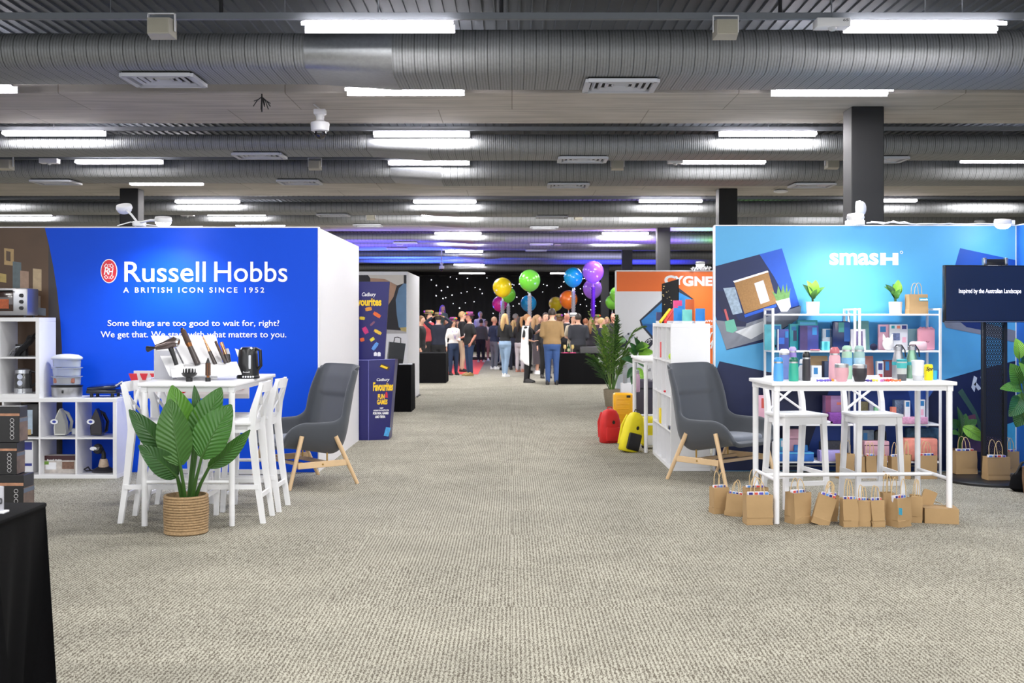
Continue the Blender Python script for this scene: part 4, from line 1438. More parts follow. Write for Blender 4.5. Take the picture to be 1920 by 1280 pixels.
rp([(1395, 590), (1455, 570), (1456, 575), (1397, 595)], .0034, 'photo_blue_edge', M('photo_bright_blue', (30, 86, 196), .5, noise=.1))
rp([(1356, 540), (1378, 538), (1392, 586), (1374, 590)], .0034, 'photo_books', M('photo_books', (150, 168, 186), .5, noise=.6, nscale=34))
rp([(1341, 545), (1356, 545), (1385, 600), (1400, 604), (1398, 612), (1372, 612), (1352, 580)], .0032, 'photo_book_stand', M('photo_book_stand', (24, 30, 66), .5))
rp([(1454, 564), (1480, 557), (1483, 575), (1476, 584), (1464, 584)], .0038, 'photo_white_pot', M('photo_pot', (226, 226, 232), .5, noise=.06))
rp([(1447, 545), (1456, 552), (1459, 535), (1464, 550), (1468, 533), (1472, 550), (1475, 530), (1477, 548), (1482, 540), (1480, 558), (1456, 564)], .0042, 'photo_grass', M('photo_grass', (104, 150, 84), .5, noise=.4, nscale=40))
rp([(1359, 602), (1376, 598), (1382, 618), (1374, 624), (1362, 621)], .0036, 'photo_mint_cup', M('photo_mint', (104, 178, 156), .5, noise=.12))
rp([(1357, 580), (1361, 579), (1367, 600), (1363, 601)], .0038, 'photo_pen', M('photo_pen', (196, 92, 96), .5))
rp([(1378, 622), (1430, 602), (1436, 620), (1408, 636)], .0036, 'photo_sheet', M('photo_sheet', (204, 206, 210), .5, noise=.05))
# right tilted print
rp([(1800, 465), (1904, 487.5), (1904, 600), (1800, 596), (1790, 500)], .002, 'navy_square', M('deep_blue_square', (12, 72, 164), .5, noise=.05))
rp([(1769, 604), (1843, 604), (1904, 620), (1904, 642), (1843, 628), (1774, 614)], .0026, 'photo_desk', M('photo_desk', (124, 128, 140), .5, noise=.25, nscale=9))
rp([(1801, 604), (1843, 604), (1843, 619), (1812, 613)], .003, 'photo_navy_tray', M('photo_navy_tray', (24, 44, 100), .5, noise=.1))
# printed flower and products at the lower right
rp([(1796, 735), (1804, 728), (1830, 770), (1842, 800), (1838, 812), (1826, 780)], .002, 'photo_leaf', M('photo_leaf', (58, 92, 78), .5, noise=.3))
for pts in ([(1821, 726), (1827, 735), (1832, 708), (1826, 704)], [(1826, 720), (1834, 732), (1840, 728), (1830, 716)], [(1838, 706), (1843, 706), (1843, 716), (1840, 716)]):
    rp(pts, .0026, 'photo_petal', M('photo_petal', (204, 214, 226), .5, noise=.1))
rp([(1812, 780), (1828, 776), (1832, 795), (1816, 800)], .0026, 'photo_case', M('photo_case', (120, 70, 90), .5, noise=.3))
rp([(1800, 820), (1843, 815), (1904, 830), (1904, 850), (1800, 845)], .0024, 'photo_fabric', M('photo_fabric', (96, 70, 104), .5, noise=.4, nscale=14))
rp([(1888, 795), (1904, 790), (1904, 840), (1888, 845)], .0026, 'photo_cyan_box', M('photo_cyan', (60, 158, 206), .5, noise=.15))
b_ = lambda s, x0, x1, y0, y1, **k: wtext(s, x0, x1, y0, y1, YR, t, o3, **k)
b_('smas', 1555, 1647, 474, 497, bold=.03)
b_('H', 1650, 1684, 474, 497, bold=.06)
b = MB()
b.tube([(PX(1690, YR) - 3.5 + .012 * math.cos(k * math.pi / 6), -.005, PZ(473, YR) + .012 * math.sin(k * math.pi / 6)) for k in range(13)], .004, 5)
b.build('registered_mark', LETTER, t)

t = thing('partition_wall', 'mid blue return wall at the right edge of the sky blue stand', 'display wall', (X1R, YR - 1.5, 0))
MB().box((.03, 0, HR / 2), (.06, 2.98, HR)).build('blue_panel', M('return_blue_print', (40, 110, 205), .5, noise=.03), t, smooth=0)
MB().box((.03, 0, HR + .006), (.07, 2.98, .012)).build('white_edge_trim', WHITE, t, smooth=0)

arm_light('lit white arm spotlight on top of the sky blue wall above the white logo', P(1612, 421, 11.3), P(1604, 408, 10.62), (3.4, 11.22, .3), 62, spot=2.5)
t = arm_light('unlit white arm spotlight turned sideways above the white logo', P(1596, 421, 11.36), P(1612, 391, 11.2), (4.6, 10.6, 2.6), 0, lit=False)
arm_light('lit white arm spotlight at the right end of the sky blue wall', P(1893, 421, 11.3), P(1880, 417, 10.9), (4.72, 11.25, .3), 9, spot=2.3)
b = MB()
rr = random.Random(5)
pts = []
for k in range(26):
    x = 1625 + k * 10.4
    pts.append(P(x, 421 - rr.uniform(0, 5) * (1 if k < 9 or k > 20 else .4), 11.3 + rr.uniform(-.01, .03)))
for p in pts:
    p.z = max(p.z, HR + .02)
b.tube(pts, .008, 6)
b.tube([p + Vector((.05, .02, rr.uniform(-.004, .02))) for p in pts[:8]], .007, 6)
o = b.build('lamp_cable', WHITE)
tag(o, 'white cable tangle lying along the top of the sky blue wall', 'cable')

# ---- white wire racks against the wall
ZSH = [.147, .505, .86, 1.212, 1.566]


def rack(label, x0, x1, yf=10.934, yb_=11.28):
    t = thing('shelf_rack', label, 'shelf', ((x0 + x1) / 2, (yf + yb_) / 2, 0), 0, 'white metal shelf racks')
    w, d = x1 - x0, yb_ - yf
    for sx in (-1, 1):
        for sy in (-1, 1):
            MB().box((sx * w / 2, sy * d / 2, .81), (.022, .022, 1.62), bev=.002, seg=1).build('upright', WHITE, t)
        b = MB()
        for z in (1.61, .03):
            b.box((sx * w / 2, 0, z), (.02, d, .02))
        b.build('end_bar', WHITE, t, smooth=0)
    for z in ZSH:
        MB().box((0, 0, z - .009), (w + .01, d - .02, .018), bev=.002, seg=1).build('shelf_board', WHITE, t)
    b = MB()
    for z in (.06,):
        b.cyl((-w / 2, d / 2, z), (w / 2, d / 2, z), .006, seg=6)
    b.build('back_wire', WHITE, t)
    return t


rack('white metal shelf rack at the left of the sky blue wall', 2.507, 3.294)
rack('white metal shelf rack right of the other one, beside the television', 3.34, 4.116)

# ---- products on the racks
C = lambda n, c, **k: M(n, c, k.pop('r', .45), **k)
TEAL = C('teal_print', (40, 150, 160), noise=.2)
AQUA = C('aqua_gloss', (96, 190, 206), noise=.2)
CYANP = C('cyan_print', (84, 176, 214), noise=.25)
INDIGO = C('indigo_print', (52, 60, 130), noise=.3)
LILAC = C('lilac_print', (176, 160, 214), noise=.2)
PINK = C('pale_pink', (222, 170, 190), noise=.12)
BLUSH = C('blush_fabric', (206, 160, 172), r=.8, noise=.15)
CORAL = C('coral_print', (226, 132, 112), r=.7, noise=.25, nscale=9)
MINT = C('mint_plastic', (164, 206, 180), noise=.06)
CARD = C('kraft_card', (176, 148, 112), r=.8, noise=.12)
TAGB = C('blue_label', (40, 120, 180), noise=.1)
NAVG = C('navy_gloss_case', (16, 36, 84), r=.2)
LAB = (.3, .55, .7, .8, TAGB, 'label')


def rk(label, x0, x1, yt, lv, m, cat='stationery pack', nm='stationery_pack', Y=10.78, dp=.09, dec=(), tilt=0, grp=None, bev=.004):
    return pbox(nm, label, cat, x0, x1, yt, Y + .2, ZSH[lv] + .0015, dp, m, decals=dec, tilt=tilt, group=grp, bev=bev)


# top shelf: plants and bag
POTW = C('white_ribbed_pot', (226, 226, 228), r=.5)


def small_plant(label, px_, Y, z, pr, ph, leaves, mats, pot=POTW):
    t = thing('potted_plant', label, 'plant', (PX(px_, Y), Y, z), 0, 'small potted plants')
    b = MB()
    pf = [(pr * .86, 0)]
    for k in range(9):
        pf += [(pr * (.88 + .012 * k), ph * (k + .3) / 9), (pr * (.865 + .012 * k), ph * (k + .95) / 9)]
    pf += [(pr, ph), (pr * .9, ph), (pr * .86, ph * .85)]
    b.lathe(pf, 24)
    b.build('pot', pot, t, smooth=60)
    MB().lathe([(pr * .86, ph * .86), (.01, ph * .88)], 14).build('soil', M('dark_soil', (48, 38, 30), .95, noise=.4, nscale=60), t)
    for k, (ax, az, ay, bx, bz, by, w, m) in enumerate(leaves):
        leaf(t, (ax, ay, ph + az), (bx, by, ph + bz), w, .15 * (k % 3 - 1), .12, mats[m], face=(-.2 * (1 if bx > 0 else -1), -.7, .6), stem=(ax * .3, ay * .3, ph * .8), smat=STG, srad=.004, nu=6, nv=8)
    return t


LG = [LM('plant_yellow_green', (128, 184, 62)), LM('plant_mid_green', (78, 132, 56)), LM('plant_deep_green', (44, 92, 46))]
lv = [(-.01, .04, 0, -.10, .17, -.02, .075, 2), (-.005, .05, -.01, -.045, .21, .03, .085, 0), (.01, .05, 0, .035, .215, .02, .09, 0), (.01, .04, 0, .115, .15, -.02, .06, 1), (.0, .03, -.02, .02, .12, -.07, .06, 1), (-.01, .05, .02, .0, .18, .06, .07, 2)]
small_plant('small green plant in a white ribbed pot on the left rack', 1524, 11.12, ZSH[4], .068, .118, lv, LG)
small_plant('small bright green plant in a pale pot beside the paper bag on the right rack', 1679, 11.12, ZSH[4], .066, .118, [(a, b_c, c, -d if k % 2 else d, e, f, g, h) for k, (a, b_c, c, d, e, f, g, h) in enumerate(lv)], LG)


# paper bags
KRAFT = M('kraft_paper', (172, 141, 99), .8, noise=.07, nscale=12, bump=.12, bscale=40)
KRAFTD = M('kraft_paper_inside', (150, 116, 76), .85, noise=.07)
CORDK = M('twisted_paper_cord', (206, 178, 132), .8)


def make_bag(label, loc, w, h, d, rz=0.0, tilt=(0, 0), handles=True, group='kraft paper gift bags', logo=False, seed=0, hh=.1, name='paper_bag'):
    rr = random.Random(seed)
    t = thing(name, label, 'bag', loc, rz, group)
    t.rotation_euler = (tilt[0], tilt[1], rz)
    j = lambda s: rr.uniform(-s, s)
    b = MB()
    rings = []
    for k, z in enumerate((0, .02, h * .22, h * .24, h * .6, h * .97, h)):
        q = z / h
        g = d * .10 * q           # gusset pulled in
        f = d / 2 * (1 - .12 * q)
        w2 = w / 2 * (1 + .0 * q)
        jj = .0 if k == 0 else .004
        rings.append([Vector((-w2 + j(jj), -f + j(jj), z)), Vector((0, -f - .004 * math.sin(q * 3.14) + j(jj), z)), Vector((w2 + j(jj), -f + j(jj), z)), Vector((w2 - g, j(jj), z)),
                      Vector((w2 + j(jj), f + j(jj), z)), Vector((0, f, z)), Vector((-w2 + j(jj), f + j(jj), z)), Vector((-w2 + g, j(jj), z))])
    inner = [[Vector((p.x * .965, p.y * .94, p.z)) for p in r] for r in reversed(rings[2:])]
    b.loft(rings + inner)
    b.build('paper_body', KRAFT, t, smooth=25)
    MB().prism([(-w / 2 + .004, h * .225), (w / 2 - .004, h * .225), (w * .28, h * .02), (-w * .28, h * .02)], -d / 2 * .985 - .001, -d / 2 * .985).build('folded_base', KRAFT, t, smooth=0)
    if handles:
        for s in (-1, 1):
            y = s * d * .38
            lean = rr.uniform(-.02, .03)
            MB().tube([(-w * .2, y, h - .03), (-w * .2, y, h), (-w * .17, y + lean * .6, h + hh * .6), (-w * .08, y + lean, h + hh * .93), (0, y + lean, h + hh), (w * .08, y + lean, h + hh * .93), (w * .17, y + lean * .6, h + hh * .6), (w * .2, y, h), (w * .2, y, h - .03)], .0032, 6).build('handle', CORDK, t)
    if logo:
        MB().box((w * .28, -d / 2 * .94 - .002, h * .74), (w * .5, .002, h * .16)).build('blue_sticker', C('sticker_blue', (70, 170, 206), noise=.05), t, smooth=0)
        text('smash', w * .08, w * .48, h * .69, h * .79, -d / 2 * .94 - .0035, LETTER, t, bold=.05, ext=.0005)
    return t


zt = ZSH[4]
make_bag('kraft paper bag with blue logo sticker standing on top of the right rack', (PX(1719, 11.08), 11.09, zt), .195, .19, .09, rz=.12, logo=True, seed=2, hh=.11)

# second shelf, left rack (level 3)
rk('pale aqua folder at the left end of the upper shelf on the left rack', 1434, 1465, 608, 3, AQUA, 'folder', 'folder', 10.88, .03, [(.62, .1, .78, .2, BLACK, 'dot'), (.55, .8, .95, .95, TAGB, 'label')])
rk('white box with a blue print in front of the aqua folder', 1458, 1479, 617, 3, INDIGO, 'stationery pack', 'stationery_pack', 10.76, .06, [(0, 0, .08, 1, LETTER, 'white_edge'), (.68, .6, .95, .9, TAGB, 'label'), (.1, .3, .6, .6, C('cobalt', (40, 96, 190)), 'blue_print')])
rk('teal carton standing behind the blue box on the left rack', 1481, 1497, 607, 3, TEAL, 'stationery pack', 'stationery_pack', 10.86, .06, [(.2, .75, .7, .9, TAGB, 'label'), (.4, .35, .8, .75, NAVG, 'dark_print')])
rk('large teal lunch box pack on the upper left rack shelf', 1496, 1533, 600, 3, TEAL, 'stationery pack', 'stationery_pack', 10.9, .08, [(.1, .85, .9, .94, CYANP, 'pale_band')])
rk('clear pack with dark indigo drink bottles beside the teal lunch box pack', 1500, 1535, 610, 3, INDIGO, 'stationery pack', 'stationery_pack', 10.8, .06, [(.66, .62, .9, .92, TAGB, 'label'), (.0, 0, .4, .98, C('plum_dark', (58, 44, 92), noise=.3, nscale=20), 'dark_print')])
rk('small aqua pump bottle pack on the upper shelf of the left rack', 1541, 1556, 640, 3, AQUA, 'stationery pack', 'stationery_pack', 10.8, .06, [(.3, 0, .7, .98, TEAL, 'teal_band')])
rk('clear upright bottle behind the aqua pack on the left rack', 1542, 1557, 616, 3, C('pale_clear', (196, 206, 220), noise=.3, nscale=40), 'bottle', 'drink_bottle', 10.92, .05, [(.45, .6, .95, .95, TAGB, 'label')])
rk('dark navy bag with teal pocket at the right end of the upper left rack shelf', 1561, 1594, 602, 3, NAVG, 'bag', 'cooler_bag', 10.84, .1, [(.34, .62, .86, .96, C('teal_pocket', (60, 140, 136)), 'pocket'), (.66, .3, 1, .96, C('blue_side', (26, 80, 150)), 'blue_side')], bev=.02)
rk('small row of coloured pens lying on the upper shelf of the left rack', 1520, 1538, 654.5, 3, C('multi_pen', (200, 110, 130), noise=.8, nscale=90), 'pen set', 'pen_set', 10.73, .03)
# second shelf, right rack
rk('mint paper pad leaning behind the left post of the right rack', 1603, 1631, 601, 3, C('mint_pad', (120, 172, 168), noise=.15), 'folder', 'folder', 10.98, .012, tilt=-.12)
rk('white triangular desk frame on the upper shelf of the right rack', 1596, 1624, 617, 3, C('white_frame', (226, 224, 230)), 'frame', 'desk_frame', 10.82, .05, [(.18, .05, .8, .9, C('plum_pattern', (112, 98, 140), noise=.5, nscale=50), 'patterned_inset')], tilt=-.1)
o = MB().ball((0, 0, .034), .034, 16, 10).build('round_puff', C('navy_felt', (14, 16, 50), r=.9))
o.location = (PX(1638, 10.99), 10.99, ZSH[3])
tag(o, 'dark navy round puff ball on the upper shelf of the right rack', 'ball')
rk('pink pencil case pack behind the white sheet of stickers', 1647, 1678, 608, 3, PINK, 'stationery pack', 'stationery_pack', 10.92, .03, [(.1, .7, .45, .92, TAGB, 'label')])
rk('white sticker pack with small blue designs on the right rack', 1668, 1702, 608, 3, C('white_pack', (216, 220, 226), noise=.1), 'stationery pack', 'stationery_pack', 10.88, .03, [(.1, .84, .28, .95, TEAL, 'sticker'), (.4, .84, .58, .95, CORAL, 'sticker'), (.68, .82, .92, .96, INDIGO, 'sticker'), (.12, .38, .56, .66, C('blue_scribble', (96, 110, 150), noise=.8, nscale=70), 'scribble'), (.7, .3, .9, .5, PINK, 'sticker')])
t = thing('plush_case', 'small white plush case with pointed ears in front of the pink pack', 'pouch', (PX(1665, 11.01), 11.01, ZSH[3]))
FUR = C('white_plush', (226, 224, 222), r=.95, bump=.4, bscale=300)
MB().ball((0, 0, .062), (.055, .035, .062), 18, 10).build('body', FUR, t)
for s in (-1, 1):
    MB().cyl((s * .032, 0, .1), (s * .045, 0, .16), .02, .003, 10).build('ear', FUR, t)
rk('grey green notebook behind the pink fluffy notebook', 1702, 1728, 616, 3, C('sage_cover', (130, 170, 178)), 'notebook', 'notebook', 10.98, .015)
t = rk('pink fluffy notebook with wavy top on the right rack', 1721, 1754, 615, 3, C('pink_plush', (226, 160, 176), r=.95, bump=.5, bscale=260), 'notebook', 'notebook', 10.86, .04, bev=.016)
b = MB()
for x in (-.05, -.02, .02, .05):
    b.ball((x, 0, .205), (.022, .018, .022), 10, 6)
b.build('wavy_top', C('pink_plush', (226, 160, 176), r=.95, bump=.5, bscale=260), t)
b = MB()
b.tube([(-.024, -.022, .085), (-.012, -.022, .075), (0, -.022, .085), (.012, -.022, .075), (.024, -.022, .085)], .0025, 5)
b.build('stitched_mouth', C('mouth_brown', (90, 50, 66)), t)
rk('soft pink cushion pouch lying on the upper shelf of the right rack', 1708, 1740, 640, 3, C('soft_pink', (236, 200, 208), r=.9), 'pouch', 'soft_pouch', 10.74, .07, bev=.025)
# third shelf (level 2) seen above the table top
rk('wide brown card display on the middle shelf of the left rack', 1516, 1552, 667, 2, CARD, 'stationery pack', 'stationery_pack', 10.95, .02)
rk('white boxed set with blue label on the middle shelf of the left rack', 1522, 1541, 685, 2, C('white_pack', (216, 220, 226), noise=.1), 'stationery pack', 'stationery_pack', 10.78, .06, [(.2, .6, .6, .9, TAGB, 'label')])
rk('dark blue book standing on the middle shelf of the left rack', 1546, 1556, 677, 2, C('book_blue', (40, 60, 96), noise=.3), 'book', 'book', 10.8, .1)
rk('orange and violet folder leaning on the middle shelf of the right rack', 1622, 1640, 667, 2, C('sunset_print', (190, 130, 120), noise=.5, nscale=8), 'folder', 'folder', 10.9, .015, tilt=-.15)
rk('white carton with a red print on the middle shelf of the right rack', 1645, 1657, 677, 2, C('white_pack', (216, 220, 226), noise=.1), 'stationery pack', 'stationery_pack', 10.8, .06, [(.15, .66, .8, .92, INDIGO, 'label'), (.2, .1, .8, .5, C('red_print', (190, 60, 70), noise=.4), 'red_print')])
rk('dark maroon carton beside the white one on the middle shelf of the right rack', 1658, 1676, 675, 2, C('maroon_pack', (110, 56, 62), noise=.4, nscale=30), 'stationery pack', 'stationery_pack', 10.82, .06, [(.12, .62, .5, .95, TAGB, 'label')])
# level 1 shelf
rk('pale pink wallet card at the left end of the left rack lower shelf', 1422, 1436, 741, 1, PINK, 'stationery pack', 'stationery_pack', 10.78, .05, [(.4, .55, .8, .9, C('red_dot', (196, 80, 70)), 'red_dot')])
rk('mauve storage box behind the purple woven basket', 1548, 1583, 742, 1, C('mauve_card', (170, 130, 180), noise=.1), 'box', 'storage_box', 10.92, .12, [(0, 0, .28, 1, C('rose_side', (150, 80, 120)), 'rose_side'), (.6, .66, .95, .76, CORAL, 'coral_mark')])
t = rk('purple woven basket on the lower shelf of the left rack', 1556, 1590, 774, 1, M('purple_weave', (120, 62, 146), .8, noise=.5, nscale=60, bump=.8, bscale=90), 'basket', 'woven_basket', 10.74, .12, bev=.006)
rk('rolled pink striped towel on the lower shelf of the left rack', 1534, 1552, 776, 1, C('striped_roll', (196, 140, 150), r=.9, noise=.4, nscale=50), 'towel', 'rolled_towel', 10.76, .1, bev=.02)
rk('stack of thin white notebooks on the lower shelf of the left rack', 1530, 1562, 789, 1, C('paper_white', (226, 226, 230)), 'notebook', 'notebook', 10.74, .12)
rk('dark leafy print pouch on the lower shelf of the right rack', 1614, 1628, 753, 1, C('leafy_print', (92, 84, 50), noise=.7, nscale=70), 'pouch', 'soft_pouch', 10.8, .06)
rk('tall grey tube carton beside the leafy pouch', 1630, 1638, 753, 1, C('grey_tube', (150, 152, 170)), 'stationery pack', 'stationery_pack', 10.84, .05)
rk('small mint jar on the lower shelf of the right rack', 1640, 1650, 763, 1, C('mint_jar', (130, 196, 150)), 'jar', 'jar', 10.82, .06, bev=.012)
rk('coral card box on the lower shelf of the right rack', 1672, 1681, 763, 1, CORAL, 'box', 'storage_box', 10.8, .06)
rk('blue speckled box file on the lower shelf of the right rack', 1678, 1700, 750, 1, C('speckle_blue', (108, 128, 160), noise=.9, nscale=90), 'box', 'storage_box', 10.9, .08)
rk('white slim carton with blue label beside the speckled box file', 1697, 1707, 751, 1, C('white_pack', (216, 220, 226), noise=.1), 'stationery pack', 'stationery_pack', 10.78, .04, [(.15, .74, .8, .95, TAGB, 'label')])
rk('white slim carton with blue label near the right post of the right rack', 1723, 1735, 749, 1, C('white_pack', (216, 220, 226), noise=.1), 'stationery pack', 'stationery_pack', 10.78, .04, [(.15, .74, .8, .95, TAGB, 'label'), (.3, .35, .7, .6, PINK, 'pink_print')])
rk('flat pile of striped notebooks on the lower shelf of the right rack', 1693, 1740, 782, 1, C('striped_books', (206, 150, 180), noise=.5, nscale=60), 'notebook', 'notebook', 10.73, .12)
# bottom shelf (level 0)
rk('blue patterned tray at the left of the bottom shelf of the left rack', 1461, 1526, 848, 0, C('ocean_print', (34, 96, 176), r=.5, noise=.5, nscale=14), 'storage box', 'storage_box', 10.73, .13, [(0, .86, 1, 1, CYANP, 'pale_rim')])
rk('pink zip pouch with a dark zip standing behind the blue tray', 1478, 1510, 804, 0, BLUSH, 'pouch', 'soft_pouch', 10.9, .05, [(0, .66, 1, .68, MARO, 'zip')])
rk('small carton with blue label behind the blue tray at the left', 1462, 1474, 822, 0, CYANP, 'stationery pack', 'stationery_pack', 10.92, .06, [(.2, .6, .8, .9, LETTER, 'label')])
rk('blue lunch pouch with white marks leaning on the pink pouch', 1489, 1515, 834, 0, C('lunch_blue', (30, 110, 176), noise=.3, nscale=30), 'pouch', 'soft_pouch', 10.87, .03, bev=.008)
rk('lilac marbled tray on the bottom shelf of the left rack', 1538, 1584, 845, 0, C('marble_lilac', (166, 156, 216), noise=.25, nscale=12), 'storage box', 'storage_box', 10.73, .12)
rk('black zip pencil case with doodles on top of the lilac tray', 1537, 1584, 826, 0, C('doodle_black', (48, 50, 58), r=.6, noise=.9, nscale=50), 'pencil case', 'pencil_case', 10.87, .05, bev=.02)
rk('clear print zip bag on the bottom shelf of the right rack', 1618, 1639, 806, 0, C('clear_print', (120, 140, 156), noise=.5, nscale=40), 'pouch', 'soft_pouch', 10.94, .05, [(.05, .4, .4, .9, TAGB, 'label')])
rk('black round lunch bag on the bottom shelf of the right rack', 1640, 1664, 806, 0, C('black_bag', (28, 34, 36), noise=.7, nscale=30), 'bag', 'cooler_bag', 10.92, .06, bev=.03)
rk('pink cooler bag with a zip line on the bottom shelf of the right rack', 1621, 1668, 827, 0, BLUSH, 'bag', 'cooler_bag', 10.76, .13, [(0, .78, 1, .81, MARO, 'zip')], bev=.012)
rk('coral wavy print cooler bag on the bottom shelf of the right rack', 1696, 1759, 822, 0, M('coral_wave', (222, 140, 124), .7, noise=.35, nscale=16), 'bag', 'cooler_bag', 10.74, .13, bev=.018)
rk('blue floral print cooler bag behind the coral one', 1700, 1762, 802, 0, C('floral_navy', (50, 84, 110), r=.7, noise=.9, nscale=34), 'bag', 'cooler_bag', 10.94, .08, bev=.016)

# ---- right table, stools and the things on it
RT = make_table('bar_table', 'white bar table covered with drink bottles, right of the aisle', (2.60, 8.76, 0), 1.40, .66, 1.05, math.radians(3), 'white bar tables')
make_stool('bar_stool', 'white cross-back stool at the left behind the right table', (2.31, 9.28, 0), math.radians(14), 'white cross-back bar stools')
make_stool('bar_stool', 'white cross-back stool at the right behind the right table', (2.93, 9.28, 0), math.radians(4), 'white cross-back bar stools')
YT = 8.62
STB = M('steel_band', (196, 196, 198), .3, metal=.8)


def bprof(r, h, neck=.8, sh=.82):
    return [(r * .92, 0), (r, .008), (r * 1.0, h * .3), (r * .98, h * sh * .7), (r * .96, h * sh), (r * neck, h * sh + (h - h * sh) * .7), (r * neck, h)]


def tb(label, px_, py_, Y, r, h, body, lid, cat='drink bottle', neck=.84, sh=.8, band=True, cap_h=.045, spout=False, name='drink_bottle', extra=()):
    parts = [('body', bprof(r, h, neck, sh), body)]
    if band:
        parts.append(('steel_band', [(r * neck * 1.03, h), (r * neck * 1.03, h + .012)], STB))
    parts.append(('lid', [(r * neck, h + .01), (r * neck * 1.04, h + .014), (r * neck * .98, h + cap_h * .7), (r * neck * .6, h + cap_h)], lid))
    parts += list(extra)
    return bottle(name, label, cat, (PX(px_, Y), Y, 1.05), parts, 'drink bottles and cups on the right table', 22)


WTR = C('white_cap', (230, 232, 238), r=.3)
t = tb('bright blue drink bottle at the front left corner of the right table', 1459.5, 705, 8.55, .037, .135, C('azure_plastic', (84, 164, 230), r=.35), C('azure_lid', (60, 150, 226), r=.3), neck=.9, sh=.75)
tb('green drink bottle second from the left at the front of the right table', 1488, 705, 8.55, .037, .135, C('jade_plastic', (52, 168, 142), r=.35), C('dark_jade', (26, 104, 84), r=.3), neck=.9, sh=.75)
tb('tall violet blue bottle behind the bright blue one', 1470.5, 702, 8.82, .042, .19, C('periwinkle', (112, 132, 196), r=.35), WTR, neck=.9)
tb('violet lidded bottle behind the green one', 1486, 702, 8.9, .032, .205, C('violet_plastic', (146, 130, 196), r=.35), LILAC, neck=.9)
tb('slim white bottle between the green and black bottles', 1503, 703, 8.72, .026, .115, C('white_bottle', (222, 222, 228), r=.3), WTR, neck=.6, band=False)
tb('tall black insulated bottle on the right table', 1512, 703, 8.6, .031, .165, M('charcoal_coat', (52, 50, 56), .5), BLACK, neck=.92, sh=.9, cap_h=.055)
tb('tall pink insulated bottle in the middle of the right table', 1565, 702, 8.8, .045, .19, C('powder_pink', (220, 168, 178), r=.45), C('rose_lid', (190, 108, 116), r=.2), neck=.82, sh=.9, cap_h=.06)
tb('tall sage bottle with a blue picture band on the right table', 1588, 702, 8.86, .041, .215, C('sage_coat', (164, 204, 180), r=.45), MINT, neck=.88, sh=.92, extra=[('picture_band', [(.0415, .105), (.0415, .165)], C('sky_band', (120, 180, 220), noise=.35, nscale=18))])
tb('tall grey green bottle with a mountain picture band behind the black cup', 1611, 702, 8.86, .044, .215, C('grey_sage_coat', (150, 182, 178), r=.45), C('grey_sage_coat', (150, 182, 178), r=.45), neck=.8, sh=.92, extra=[('picture_band', [(.0445, .09), (.0445, .165)], C('sky_band2', (170, 200, 220), noise=.5, nscale=22))])


def cup(label, px_, Y, r, h, body, lidm=STB):
    return bottle('insulated_cup', label, 'cup', (PX(px_, Y), Y, 1.05), [('body', [(r * .62, 0), (r * .72, .006), (r * .96, h * .45), (r * 1.0, h * .8), (r * .95, h)], body), ('lid', [(r * .97, h), (r * .98, h + .024), (r * .8, h + .028), (r * .78, h + .02)], lidm)], 'drink bottles and cups on the right table', 24)


cup('short pink insulated cup with steel lid on the right table', 1578, 8.5, .052, .105, C('powder_pink', (220, 168, 178), r=.45))
cup('short black insulated cup with steel lid on the right table', 1612, 8.5, .053, .1, M('charcoal_coat', (52, 50, 56), .5))
for lb, px_, Y, m in (('steel flask with swing handle left of the other at the back of the right table', 1684, 8.95, STEEL), ('green tinted steel flask with a carry strap at the back of the right table', 1710, 8.95, M('green_steel', (130, 170, 146), .25, metal=.7))):
    t = bottle('steel_flask', lb, 'flask', (PX(px_, Y), Y, 1.05), [('body', [(.045, 0), (.046, .01), (.046, .14), (.03, .21), (.028, .225)], m), ('teal_band', [(.047, .105), (.047, .13)], TEAL), ('lid', [(.034, .222), (.034, .25), (.02, .256)], STEEL)], 'drink bottles and cups on the right table')
    MB().tube([(-.03, 0, .24), (-.02, -.02, .262), (.02, -.02, .262), (.05, -.01, .22), (.058, 0, .17)], .005, 6).build('carry_handle', BLACK, t)
bottle('insulated_cup', 'clear tumbler with grey base and turquoise sleeve on the right table', 'cup', (PX(1691, 8.62), 8.62, 1.05), [('grey_base', [(.03, 0), (.032, .004), (.035, .05)], C('slate_plastic', (84, 86, 92))), ('clear_wall', [(.0352, .05), (.038, .145)], M('clear_tumbler', (186, 192, 190), .15, noise=.15)), ('sleeve', [(.0375, .095), (.0395, .135)], C('turquoise_label', (70, 176, 176))), ('lid', [(.04, .145), (.04, .158), (.03, .164)], TEAL)], 'drink bottles and cups on the right table')
bottle('insulated_cup', 'white tumbler with pale grey base near the right end of the right table', 'cup', (PX(1721, 8.62), 8.62, 1.05), [('grey_base', [(.034, 0), (.036, .004), (.04, .04)], C('pale_grey_plastic', (196, 198, 202))), ('white_wall', [(.0402, .04), (.046, .14)], C('white_tumbler', (226, 228, 232), r=.3)), ('lid', [(.048, .14), (.048, .152), (.03, .156)], WTR)], 'drink bottles and cups on the right table')
t = thing('drink_can', 'yellow drink can with black lettering at the right end of the right table', 'can', (PX(1741, 8.66), 8.66, 1.05))
MB().lathe([(.028, 0), (.033, .01), (.033, .105), (.03, .118), (.026, .122)], 22).build('can', C('lemon_yellow', (246, 226, 20), r=.35, noise=.02), t)
text('Spr', -.03, .025, .066, .105, -.034, BLACK, t, bold=.02, shear=.25)
bottle('shot_glass', 'small cyan cup at the right end of the table behind the yellow can', 'cup', (PX(1752, 8.76), 8.76, 1.05), [('cup', [(.018, 0), (.024, .07), (.022, .07), (.017, .004)], C('cyan_glass', (60, 176, 214), r=.15))])
